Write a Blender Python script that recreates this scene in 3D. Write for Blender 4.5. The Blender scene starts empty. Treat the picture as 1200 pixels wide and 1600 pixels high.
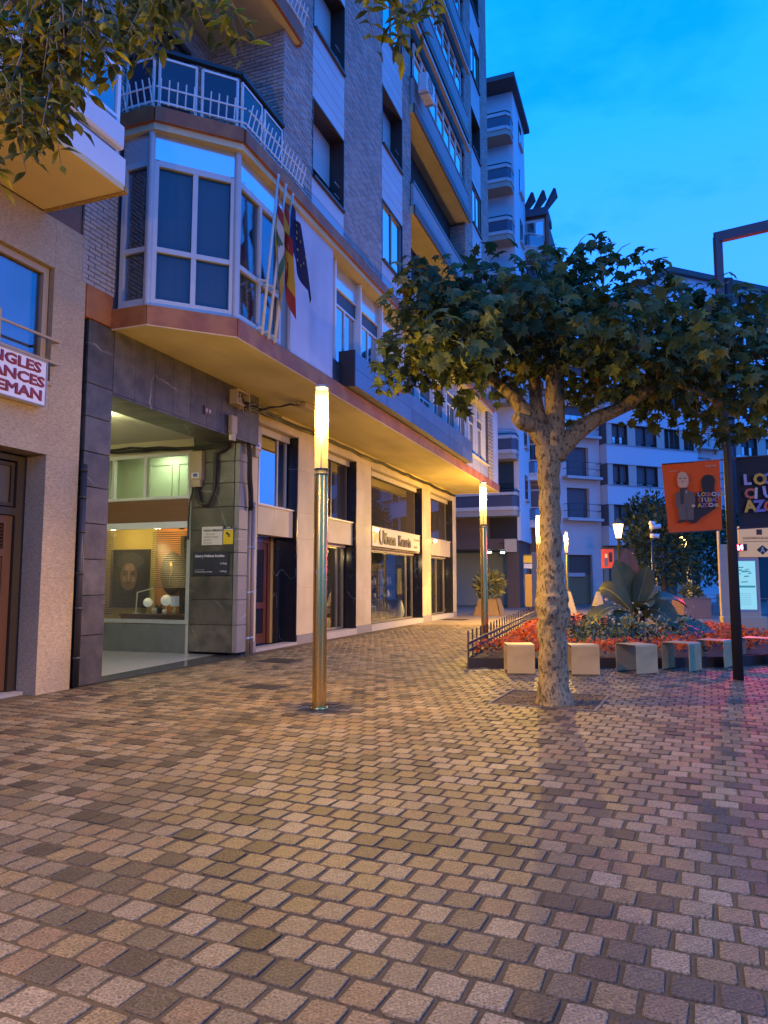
import bpy, math, random
import numpy as np
from mathutils import Vector, Matrix, noise
R = math.radians
SC = bpy.context.scene
COL = SC.collection
rnd = random.Random(7)

# ------------------------------------------------------------------ camera, sky, exposure
cam = bpy.data.cameras.new('camera')
cam.sensor_fit = 'VERTICAL'; cam.sensor_height = 24.0; cam.lens = 24.0*1120/1600
cam.clip_start = 0.05; cam.clip_end = 2000
co = bpy.data.objects.new('camera', cam); COL.objects.link(co)
PITCH = math.atan(109/1120)
co.location = (0, 0, 1.5); co.rotation_euler = (math.pi/2+PITCH, 0, 0)
SC.camera = co
SC.view_settings.view_transform = 'Standard'; SC.view_settings.look = 'None'
SC.view_settings.exposure = 0.0; SC.view_settings.gamma = 1.0
SC.view_settings.use_curve_mapping = False
SC.cycles.use_denoising = True
SC.cycles.max_bounces = 7; SC.cycles.transparent_max_bounces = 12
SC.cycles.sample_clamp_indirect = 4.0
SC.cycles.caustics_reflective = False; SC.cycles.caustics_refractive = False

def world():
    w = bpy.data.worlds.new('World'); SC.world = w; w.use_nodes = True
    nt = w.node_tree; N = nt.nodes; L = nt.links; N.clear()
    out = N.new('ShaderNodeOutputWorld'); bg = N.new('ShaderNodeBackground')
    tc = N.new('ShaderNodeTexCoord'); sep = N.new('ShaderNodeSeparateXYZ')
    L.new(tc.outputs['Generated'], sep.inputs[0])
    ramp = N.new('ShaderNodeValToRGB'); e = ramp.color_ramp.elements
    e[0].position = 0.0; e[0].color = (.14, .52, 2.2, 1)
    e[1].position = 1.0; e[1].color = (.004, .42, 2.2, 1)
    for p, c in ((.25, (.085, .53, 2.3, 1)), (.42, (.06, .53, 2.35, 1)), (.55, (.015, .52, 2.3, 1)), (.66, (.0, .49, 2.2, 1))):
        k = e.new(p); k.color = c
    L.new(sep.outputs['Z'], ramp.inputs[0])
    mp = N.new('ShaderNodeMapping'); mp.inputs['Scale'].default_value = (1.6, 1.6, 4.0)
    L.new(tc.outputs['Generated'], mp.inputs[0])
    nz = N.new('ShaderNodeTexNoise'); nz.inputs['Scale'].default_value = 2.1
    nz.inputs['Detail'].default_value = 6; nz.inputs['Roughness'].default_value = .55
    L.new(mp.outputs[0], nz.inputs['Vector'])
    cr = N.new('ShaderNodeValToRGB'); cr.color_ramp.elements[0].position = .36; cr.color_ramp.elements[1].position = .5
    L.new(nz.outputs['Fac'], cr.inputs[0])
    mx = N.new('ShaderNodeMix'); mx.data_type = 'RGBA'
    L.new(cr.outputs[0], mx.inputs[0])
    mul = N.new('ShaderNodeMix'); mul.data_type = 'RGBA'; mul.blend_type = 'MULTIPLY'; mul.inputs[0].default_value = 1
    L.new(ramp.outputs[0], mul.inputs[6]); mul.inputs[7].default_value = (.3, .84, .85, 1)
    add = N.new('ShaderNodeMix'); add.data_type = 'RGBA'; add.blend_type = 'ADD'; add.inputs[0].default_value = 1
    L.new(ramp.outputs[0], add.inputs[6]); add.inputs[7].default_value = (.008, .01, .02, 1)
    L.new(mul.outputs[2], mx.inputs[6]); L.new(add.outputs[2], mx.inputs[7])
    L.new(mx.outputs[2], bg.inputs[0]); bg.inputs[1].default_value = 1.0
    L.new(bg.outputs[0], out.inputs[0])
world()

# ------------------------------------------------------------------ frames and helpers
ANG = R(20.3); DX, DY = math.sin(ANG), math.cos(ANG)
W0 = Vector((-2.107, 17.451, 0.0))
D = Vector((DX, DY, 0)); NN = Vector((DY, -DX, 0))
RZ = math.atan2(DY, DX)                                   # local x = along the facade (s), local y = into the building (-t)
def fw(s, t, z=0.0): return W0 + D*s + NN*t + Vector((0, 0, z))
CF = Vector((0, math.cos(PITCH), math.sin(PITCH))); CU = Vector((0, -math.sin(PITCH), math.cos(PITCH)))
def at(x, y, Y):                                          # the place seen at photo pixel x,y at distance Y ahead
    r = CF + Vector((1, 0, 0))*((x-600)/1120) + CU*((800-y)/1120)
    return Vector((0, 0, 1.5)) + r*(Y/r.y)
def gnd(x, y, z=0.0):
    r = CF + Vector((1, 0, 0))*((x-600)/1120) + CU*((800-y)/1120)
    return Vector((0, 0, 1.5)) + r*((z-1.5)/r.z)

def thing(name, label, cat, loc=(0, 0, 0), rz=0.0, group=None):
    o = bpy.data.objects.new(name, None); COL.objects.link(o)
    o.empty_display_size = .2
    o.location = loc; o.rotation_euler = (0, 0, rz)
    o['label'] = label; o['category'] = cat
    if group: o['group'] = group
    return o
def tag(o, label=None, cat=None, group=None, kind=None):
    if label: o['label'] = label
    if cat: o['category'] = cat
    if group: o['group'] = group
    if kind: o['kind'] = kind
    return o
def link(name, me, parent=None, loc=None, rot=None):
    o = bpy.data.objects.new(name, me); COL.objects.link(o)
    if parent: o.parent = parent
    if loc is not None: o.location = loc
    if rot is not None: o.rotation_euler = rot
    return o
def copy_tree(o, parent=None):
    c = o.copy(); COL.objects.link(c); c.parent = parent
    for ch in list(o.children): copy_tree(ch, c)
    return c

class MB:
    def __init__(s): s.v = []; s.f = []; s.m = []; s.sm = []
    def add(s, vs, fs, mi=0, smooth=False):
        b = len(s.v); s.v += [tuple(v) for v in vs]
        for f in fs: s.f.append(tuple(b+i for i in f)); s.m.append(mi); s.sm.append(smooth)
        return s
    def box(s, a, b, mi=0):
        x0, y0, z0 = a; x1, y1, z1 = b
        if x0 > x1: x0, x1 = x1, x0
        if y0 > y1: y0, y1 = y1, y0
        if z0 > z1: z0, z1 = z1, z0
        return s.add([(x0,y0,z0),(x1,y0,z0),(x1,y1,z0),(x0,y1,z0),(x0,y0,z1),(x1,y0,z1),(x1,y1,z1),(x0,y1,z1)],
            [(0,3,2,1),(4,5,6,7),(0,1,5,4),(1,2,6,5),(2,3,7,6),(3,0,4,7)], mi)
    def F(s, s0, s1, t0, t1, z0, z1, mi=0):               # a box in facade terms
        return s.box((s0, -t0, z0), (s1, -t1, z1), mi)
    def bbox(s, a, b, r=.02, mi=0):                       # box with chamfered edges
        (x0,y0,z0),(x1,y1,z1) = a, b
        c = ((x0+x1)/2,(y0+y1)/2,(z0+z1)/2); h = ((x1-x0)/2,(y1-y0)/2,(z1-z0)/2); vs = []; ix = {}
        for sx in (-1,1):
            for sy in (-1,1):
                for sz in (-1,1):
                    for ax in range(3):
                        p = [h[0]*sx, h[1]*sy, h[2]*sz]; sg = (sx, sy, sz)
                        for k in range(3):
                            if k != ax: p[k] -= r*sg[k]
                        ix[(sx,sy,sz,ax)] = len(vs); vs.append((c[0]+p[0], c[1]+p[1], c[2]+p[2]))
        fs = []
        for ax in range(3):
            o1, o2 = [k for k in range(3) if k != ax]
            for sg in (-1, 1):
                q = []
                for a1, a2 in ((-1,-1),(1,-1),(1,1),(-1,1)):
                    t = [0,0,0]; t[ax] = sg; t[o1] = a1; t[o2] = a2; q.append(ix[(*t, ax)])
                flip = (sg > 0) == (ax == 1)
                fs.append(tuple(q[::-1] if flip else q))
        for ax in range(3):                               # edge strips
            o1, o2 = [k for k in range(3) if k != ax]
            for a1 in (-1,1):
                for a2 in (-1,1):
                    t0 = [0,0,0]; t1 = [0,0,0]
                    t0[ax] = -1; t1[ax] = 1
                    for t in (t0, t1): t[o1] = a1; t[o2] = a2
                    q = [ix[(*t0, o1)], ix[(*t1, o1)], ix[(*t1, o2)], ix[(*t0, o2)]]
                    fs.append(tuple(q if a1*a2*(1 if ax != 1 else -1) > 0 else q[::-1]))
        for sx in (-1,1):
            for sy in (-1,1):
                for sz in (-1,1):
                    q = [ix[(sx,sy,sz,0)], ix[(sx,sy,sz,1)], ix[(sx,sy,sz,2)]]
                    fs.append(tuple(q if sx*sy*sz > 0 else q[::-1]))
        return s.add(vs, fs, mi)
    def prism(s, poly, z0, z1, mi=0):                     # poly counter-clockwise in xy
        n = len(poly)
        vs = [(x, y, z0) for x, y in poly] + [(x, y, z1) for x, y in poly]
        return s.add(vs, [tuple(range(n-1, -1, -1)), tuple(range(n, 2*n))] + [(i, (i+1) % n, n+(i+1) % n, n+i) for i in range(n)], mi)
    def bar(s, p, q, w, h=None, mi=0, up=(0, 0, 1)):      # a rectangular bar from p to q
        p, q = Vector(p), Vector(q); h = h or w
        d = (q-p).normalized(); u = Vector(up)
        if abs(d.dot(u)) > .95: u = Vector((1, 0, 0))
        a = d.cross(u).normalized()*w/2; b = a.cross(d).normalized()*h/2
        vs = [p-a-b, p+a-b, p+a+b, p-a+b, q-a-b, q+a-b, q+a+b, q-a+b]
        return s.add(vs, [(0,1,2,3),(7,6,5,4),(0,4,5,1),(1,5,6,2),(2,6,7,3),(3,7,4,0)], mi)
    def tube(s, pts, rad, n=8, mi=0, cap=True, smooth=True, jit=None):
        pts = [Vector(p) for p in pts]; k = len(pts)
        rs = rad if isinstance(rad, (list, tuple)) else [rad]*k
        vs = []; u = None
        for i, p in enumerate(pts):
            d = (pts[min(i+1, k-1)]-pts[max(i-1, 0)]).normalized()
            if u is None:
                u = d.orthogonal().normalized()
            u = (u-d*u.dot(d)).normalized(); w = d.cross(u)
            for j in range(n):
                a = 2*math.pi*j/n; dirv = u*math.cos(a)+w*math.sin(a)
                r = rs[i]
                if jit: r *= jit(p+dirv*r, i)
                vs.append(p+dirv*r)
        fs = [(i*n+j, i*n+(j+1) % n, (i+1)*n+(j+1) % n, (i+1)*n+j) for i in range(k-1) for j in range(n)]
        b = len(s.v); s.add(vs, fs, mi, smooth)
        if cap:
            s.f.append(tuple(b+j for j in range(n-1, -1, -1))); s.m.append(mi); s.sm.append(False)
            s.f.append(tuple(b+(k-1)*n+j for j in range(n))); s.m.append(mi); s.sm.append(False)
        return s
    def lathe(s, prof, n=16, c=(0, 0, 0), mi=0, smooth=True):
        vs = []
        for r, z in prof:
            for j in range(n):
                a = 2*math.pi*j/n; vs.append((c[0]+r*math.cos(a), c[1]+r*math.sin(a), c[2]+z))
        fs = [(i*n+j, i*n+(j+1) % n, (i+1)*n+(j+1) % n, (i+1)*n+j) for i in range(len(prof)-1) for j in range(n)]
        return s.add(vs, fs, mi, smooth)
    def ball(s, c, r, n=10, mi=0, sq=(1, 1, 1)):
        prof = [(max(1e-4, math.sin(math.pi*i/(n//2+2))), -math.cos(math.pi*i/(n//2+2))) for i in range(n//2+3)]
        vs = []
        for q, z in prof:
            for j in range(n):
                a = 2*math.pi*j/n; vs.append((c[0]+r*q*math.cos(a)*sq[0], c[1]+r*q*math.sin(a)*sq[1], c[2]+r*z*sq[2]))
        return s.add(vs, [(i*n+j, i*n+(j+1) % n, (i+1)*n+(j+1) % n, (i+1)*n+j) for i in range(len(prof)-1) for j in range(n)], mi, True)
    def quad(s, a, b, c, d, mi=0): return s.add([a, b, c, d], [(0, 1, 2, 3)], mi)
    def mesh(s, name, mats):
        me = bpy.data.meshes.new(name); me.from_pydata(s.v, [], s.f)
        for m in (mats if isinstance(mats, (list, tuple)) else [mats]): me.materials.append(m)
        if any(s.m): me.polygons.foreach_set('material_index', s.m)
        if any(s.sm): me.polygons.foreach_set('use_smooth', s.sm)
        me.update(); return me
    def build(s, name, mats, parent=None, loc=None, rot=None):
        return link(name, s.mesh(name, mats), parent, loc, rot)

# ------------------------------------------------------------------ materials
MATS = {}
def M(key, col=(.5, .5, .5), rough=.7, var=.15, scale=8.0, bump=.0, bscale=60.0, metal=0.0, island=0.0, objvar=0.0,
      col2=None, c2lo=.45, c2hi=.6, c2scale=3.0, stretch=(1, 1, 1), spec=.5, emit=None, es=0.0, transl=0.0, speck=0.0, veins=None, coat=0.0, bd=.02, stain=0.0):
    if key in MATS: return MATS[key]
    m = bpy.data.materials.new(key); m.use_nodes = True; MATS[key] = m
    nt = m.node_tree; N = nt.nodes; L = nt.links
    bs = N['Principled BSDF']
    bs.inputs['Roughness'].default_value = rough; bs.inputs['Metallic'].default_value = metal
    bs.inputs['Specular IOR Level'].default_value = spec
    if coat: bs.inputs['Coat Weight'].default_value = coat; bs.inputs['Coat Roughness'].default_value = .1
    tc = N.new('ShaderNodeTexCoord'); mp = N.new('ShaderNodeMapping'); mp.inputs['Scale'].default_value = stretch
    L.new(tc.outputs['Object'], mp.inputs[0])
    def nz(sc, det=4):
        n = N.new('ShaderNodeTexNoise'); n.inputs['Scale'].default_value = sc; n.inputs['Detail'].default_value = det
        L.new(mp.outputs[0], n.inputs['Vector']); return n.outputs['Fac']
    def math_(op, a, b=None, c=None):
        n = N.new('ShaderNodeMath'); n.operation = op
        for i, x in enumerate((a, b, c)):
            if x is None: continue
            if isinstance(x, (int, float)): n.inputs[i].default_value = x
            else: L.new(x, n.inputs[i])
        return n.outputs[0]
    cur = None
    if col2 is not None:
        rp = N.new('ShaderNodeMapRange'); rp.inputs[1].default_value = c2lo; rp.inputs[2].default_value = c2hi; rp.clamp = True
        L.new(nz(c2scale, 6), rp.inputs[0])
        mx = N.new('ShaderNodeMix'); mx.data_type = 'RGBA'; L.new(rp.outputs[0], mx.inputs[0])
        mx.inputs[6].default_value = (*col, 1); mx.inputs[7].default_value = (*col2, 1); cur = mx.outputs[2]
    else:
        rg = N.new('ShaderNodeRGB'); rg.outputs[0].default_value = (*col, 1); cur = rg.outputs[0]
    if veins is not None:
        vz = N.new('ShaderNodeTexVoronoi'); vz.feature = 'DISTANCE_TO_EDGE'; vz.inputs['Scale'].default_value = .55
        wn = N.new('ShaderNodeTexNoise'); wn.inputs['Scale'].default_value = 1.5; L.new(mp.outputs[0], wn.inputs['Vector'])
        av = N.new('ShaderNodeVectorMath'); av.operation = 'MULTIPLY_ADD'; L.new(wn.outputs['Color'], av.inputs[0])
        av.inputs[1].default_value = (.6, .6, .6); L.new(mp.outputs[0], av.inputs[2]); L.new(av.outputs[0], vz.inputs['Vector'])
        rp = N.new('ShaderNodeMapRange'); rp.inputs[1].default_value = .0; rp.inputs[2].default_value = .012; rp.inputs[3].default_value = .6; rp.inputs[4].default_value = 0.0
        L.new(vz.outputs['Distance'], rp.inputs[0])
        gate = N.new('ShaderNodeMapRange'); gate.inputs[1].default_value = .5; gate.inputs[2].default_value = .6; L.new(nz(1.1, 2), gate.inputs[0])
        mx = N.new('ShaderNodeMix'); mx.data_type = 'RGBA'; L.new(math_('MULTIPLY', rp.outputs[0], gate.outputs[0]), mx.inputs[0])
        L.new(cur, mx.inputs[6]); mx.inputs[7].default_value = (*veins, 1); cur = mx.outputs[2]
    fac = None
    if var: fac = math_('MULTIPLY_ADD', nz(scale), 2*var, 1-var)
    if speck: 
        f2 = math_('MULTIPLY_ADD', nz(bscale*1.6, 2), 4*speck, 1-2*speck); fac = f2 if fac is None else math_('MULTIPLY', fac, f2)
    if stain:
        g = N.new('ShaderNodeNewGeometry'); n_ = N.new('ShaderNodeTexNoise'); n_.inputs['Scale'].default_value = .9; n_.inputs['Detail'].default_value = 5; L.new(g.outputs['Position'], n_.inputs['Vector'])
        f2 = math_('MULTIPLY_ADD', n_.outputs['Fac'], 4*stain, 1-2*stain); fac = f2 if fac is None else math_('MULTIPLY', fac, f2)
    if island:
        g = N.new('ShaderNodeNewGeometry'); f2 = math_('MULTIPLY_ADD', g.outputs['Random Per Island'], 2*island, 1-island)
        fac = f2 if fac is None else math_('MULTIPLY', fac, f2)
    if objvar:
        g = N.new('ShaderNodeObjectInfo'); f2 = math_('MULTIPLY_ADD', g.outputs['Random'], 2*objvar, 1-objvar)
        fac = f2 if fac is None else math_('MULTIPLY', fac, f2)
    if fac is not None:
        sc = N.new('ShaderNodeVectorMath'); sc.operation = 'SCALE'; L.new(cur, sc.inputs[0]); L.new(fac, sc.inputs['Scale']); cur = sc.outputs[0]
    L.new(cur, bs.inputs['Base Color'])
    if bump:
        b = N.new('ShaderNodeBump'); b.inputs['Strength'].default_value = bump; b.inputs['Distance'].default_value = bd
        L.new(nz(bscale, 5), b.inputs['Height']); L.new(b.outputs[0], bs.inputs['Normal'])
    if emit is not None:
        bs.inputs['Emission Color'].default_value = (*emit, 1); bs.inputs['Emission Strength'].default_value = es
    if transl:
        tr = N.new('ShaderNodeBsdfTranslucent'); L.new(cur, tr.inputs[0]); ms = N.new('ShaderNodeMixShader'); ms.inputs[0].default_value = transl
        L.new(bs.outputs[0], ms.inputs[1]); L.new(tr.outputs[0], ms.inputs[2]); L.new(ms.outputs[0], N['Material Output'].inputs[0])
    return m
def glass(key, tint=(.9, .95, 1), base=.04, refl=1.0):     # a thin clear pane: see-through, mirrors more at a slant
    if key in MATS: return MATS[key]
    m = bpy.data.materials.new(key); m.use_nodes = True; MATS[key] = m
    nt = m.node_tree; N = nt.nodes; L = nt.links; N.remove(N['Principled BSDF'])
    tr = N.new('ShaderNodeBsdfTransparent'); tr.inputs[0].default_value = (*tint, 1)
    gl = N.new('ShaderNodeBsdfGlossy'); gl.inputs['Roughness'].default_value = .01
    fr = N.new('ShaderNodeFresnel'); fr.inputs[0].default_value = 1.5
    ma = N.new('ShaderNodeMath'); ma.operation = 'MULTIPLY_ADD'; ma.use_clamp = True
    ma.inputs[1].default_value = refl; ma.inputs[2].default_value = base; L.new(fr.outputs[0], ma.inputs[0])
    mx = N.new('ShaderNodeMixShader'); L.new(ma.outputs[0], mx.inputs[0]); L.new(tr.outputs[0], mx.inputs[1]); L.new(gl.outputs[0], mx.inputs[2])
    L.new(mx.outputs[0], N['Material Output'].inputs[0]); return m
def coated(key, dark=(.012, .015, .022), refl=.55, wav=.0):  # window glass over a dark room: mostly a mirror of the sky
    if key in MATS: return MATS[key]
    m = bpy.data.materials.new(key); m.use_nodes = True; MATS[key] = m
    nt = m.node_tree; N = nt.nodes; L = nt.links; N.remove(N['Principled BSDF'])
    df = N.new('ShaderNodeBsdfDiffuse'); df.inputs[0].default_value = (*dark, 1)
    gl = N.new('ShaderNodeBsdfGlossy'); gl.inputs['Roughness'].default_value = .015
    fr = N.new('ShaderNodeFresnel'); fr.inputs[0].default_value = 1.5
    ma = N.new('ShaderNodeMath'); ma.operation = 'MULTIPLY_ADD'; ma.use_clamp = True
    ma.inputs[1].default_value = 1.0; ma.inputs[2].default_value = refl; L.new(fr.outputs[0], ma.inputs[0])
    mx = N.new('ShaderNodeMixShader'); L.new(ma.outputs[0], mx.inputs[0]); L.new(df.outputs[0], mx.inputs[1]); L.new(gl.outputs[0], mx.inputs[2])
    L.new(mx.outputs[0], N['Material Output'].inputs[0]); return m
def emis(key, col, st):
    if key in MATS: return MATS[key]
    m = bpy.data.materials.new(key); m.use_nodes = True; MATS[key] = m
    nt = m.node_tree; N = nt.nodes; L = nt.links; N.remove(N['Principled BSDF'])
    e = N.new('ShaderNodeEmission'); e.inputs[0].default_value = (*col, 1); e.inputs[1].default_value = st
    L.new(e.outputs[0], N['Material Output'].inputs[0]); return m

WARM = (1.0, .57, .09)
steel = M('warm_tinted_steel', (.78, .5, .13), .2, .1, 3, .04, 200, 1.0, stretch=(1, 1, .05))  # steel; the gold base colour stands in for warm lamp reflections
white_paint = M('white_paint', (.7, .7, .68), .45, .08, 4)
alu = M('white_aluminium', (.62, .62, .6), .4, .06, 5)
grey_alu = M('grey_aluminium', (.4, .4, .4), .4, .08, 5)
dark_metal = M('dark_metal', (.025, .023, .022), .45, .2, 6, .05)
black = M('black_paint', (.015, .015, .016), .5, .1)
sky_glass = coated('sky_glass', (.012, .016, .025), .5)
dim_glass = coated('dim_glass', (.02, .022, .028), .12)
shop_glass = glass('shop_glass', (.92, .95, .92), .02, .45)

def text(body, size, parent, loc, rot, mat, name='lettering', align='LEFT', ext=.004, sx=1.0, bold=0.0, bev=0.0):
    cu = bpy.data.curves.new(name, 'FONT'); cu.body = body; cu.size = size; cu.align_x = align; cu.extrude = ext; cu.offset = bold
    cu.resolution_u = 2; cu.bevel_depth = bev; cu.bevel_resolution = 0
    tmp = bpy.data.objects.new('tmp_text', cu); COL.objects.link(tmp)
    bpy.context.view_layer.update()
    me = bpy.data.meshes.new_from_object(tmp.evaluated_get(bpy.context.evaluated_depsgraph_get()))
    bpy.data.objects.remove(tmp); bpy.data.curves.remove(cu)
    me.materials.clear(); me.materials.append(mat)
    o = link(name, me, parent, loc, rot); o.scale = (sx, 1, 1); return o

# ------------------------------------------------------------------ bricks and cobbles
def spans(a, b, holes):
    out = [(a, b)]
    for h0, h1 in sorted(holes):
        nx = []
        for p, q in out:
            if h1 <= p or h0 >= q: nx.append((p, q)); continue
            if h0 > p: nx.append((p, h0))
            if h1 < q: nx.append((h1, q))
        out = nx
    return [(p, q) for p, q in out if q-p > .03]
def brick_cells(u0, u1, z0, z1, holes=(), L=.252, H=.0725, j=.013):
    cells = []; n = int(round((z1-z0)/H)); H = (z1-z0)/n
    for k in range(n):
        za, zb = z0+k*H+j/2, z0+(k+1)*H-j/2; zm = (za+zb)/2
        hs = [(h[0], h[1]) for h in holes if h[2] < zm < h[3]]
        off = u0-(k % 2)*L/2
        for p, q in spans(u0, u1, hs):
            i = math.floor((p-off)/L)
            while True:
                a = max(p, off+i*L+j/2); b = min(q, off+(i+1)*L-j/2)
                if off+i*L > q: break
                if b-a > .02: cells.append((a, b, za, zb))
                i += 1
    return cells
def brick_mesh(cells, place, proud=.012):                   # place(u, z, depth) -> local point
    V = []; Fc = []
    for a, b, za, zb in cells:
        n = len(V); pr = proud*rnd.uniform(.6, 1.15)
        V += [place(a, za, 0), place(b, za, 0), place(b, zb, 0), place(a, zb, 0),
              place(a+.003, za+.003, pr), place(b-.003, za+.003, pr), place(b-.003, zb-.003, pr), place(a+.003, zb-.003, pr)]
        Fc += [(n+4, n+5, n+6, n+7), (n, n+1, n+5, n+4), (n+1, n+2, n+6, n+5), (n+2, n+3, n+7, n+6), (n+3, n, n+4, n+7)]
    return V, Fc
def bricks(name, cells, place, mat, parent, proud=.012, each=False):
    if each:
        for c in cells:
            V, Fc = brick_mesh([c], place, proud)
            me = bpy.data.meshes.new('brick'); me.from_pydata(V, [], Fc); me.materials.append(mat); link('brick', me, parent)
        return
    V, Fc = brick_mesh(cells, place, proud)
    me = bpy.data.meshes.new(name); me.from_pydata(V, [], Fc); me.materials.append(mat)
    o = link(name, me, parent); o['kind'] = 'stuff'; return o
def holed(mb, s0, s1, z0, z1, holes, t0, t1, mi=0):
    zs = sorted({z0, z1, *[min(max(h[2], z0), z1) for h in holes], *[min(max(h[3], z0), z1) for h in holes]})
    for za, zb in zip(zs, zs[1:]):
        if zb-za < 1e-4: continue
        zm = (za+zb)/2
        for p, q in spans(s0, s1, [(h[0], h[1]) for h in holes if h[2] < zm < h[3]]): mb.F(p, q, t0, t1, za, zb, mi)

def window(root, s0, s1, z0, z1, t, vb=(), hb=(), fwid=.05, fm=None, gm=None, dep=.06, name='window', gms=None, label=None):
    """frame bars around a grid of panes; vb, hb are fractions of the inner bars; t is the outer face"""
    fm = fm or alu; gm = gm or sky_glass
    mb = MB(); h = fwid
    mb.F(s0, s0+h, t-dep, t, z0, z1); mb.F(s1-h, s1, t-dep, t, z0, z1)
    mb.F(s0+h, s1-h, t-dep, t, z0, z0+h); mb.F(s0+h, s1-h, t-dep, t, z1-h, z1)
    vs = [s0+h/2]+[s0+(s1-s0)*f for f in vb]+[s1-h/2]; zs = [z0+h/2]+[z0+(z1-z0)*f for f in hb]+[z1-h/2]
    for x in vs[1:-1]: mb.F(x-h/2, x+h/2, t-dep+.002, t-.003, z0+h, z1-h)
    for z in zs[1:-1]: mb.F(s0+h, s1-h, t-dep+.004, t-.006, z-h/2, z+h/2)
    fo = mb.build(name, fm, root)
    if label: fo['label'] = label
    k = 0
    for i in range(len(vs)-1):
        for jn in range(len(zs)-1):
            g = gms[k % len(gms)] if gms else gm; k += 1
            tilt = rnd.uniform(-.004, .004)
            p = MB(); a, b, c, d = vs[i]+h/2, vs[i+1]-h/2, zs[jn]+h/2, zs[jn+1]-h/2
            if b-a < .02 or d-c < .02: continue
            tt = t-dep*.6
            p.add([(a, -tt-.004, c), (b, -tt-.004, c), (b, -tt-.004+tilt, d), (a, -tt-.004+tilt, d), (a, -tt+.004, c), (b, -tt+.004, c), (b, -tt+.004+tilt, d), (a, -tt+.004+tilt, d)],
                  [(0, 1, 2, 3), (7, 6, 5, 4), (0, 4, 5, 1), (1, 5, 6, 2), (2, 6, 7, 3), (3, 7, 4, 0)])
            p.build('pane', g, fo)
    return fo
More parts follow.
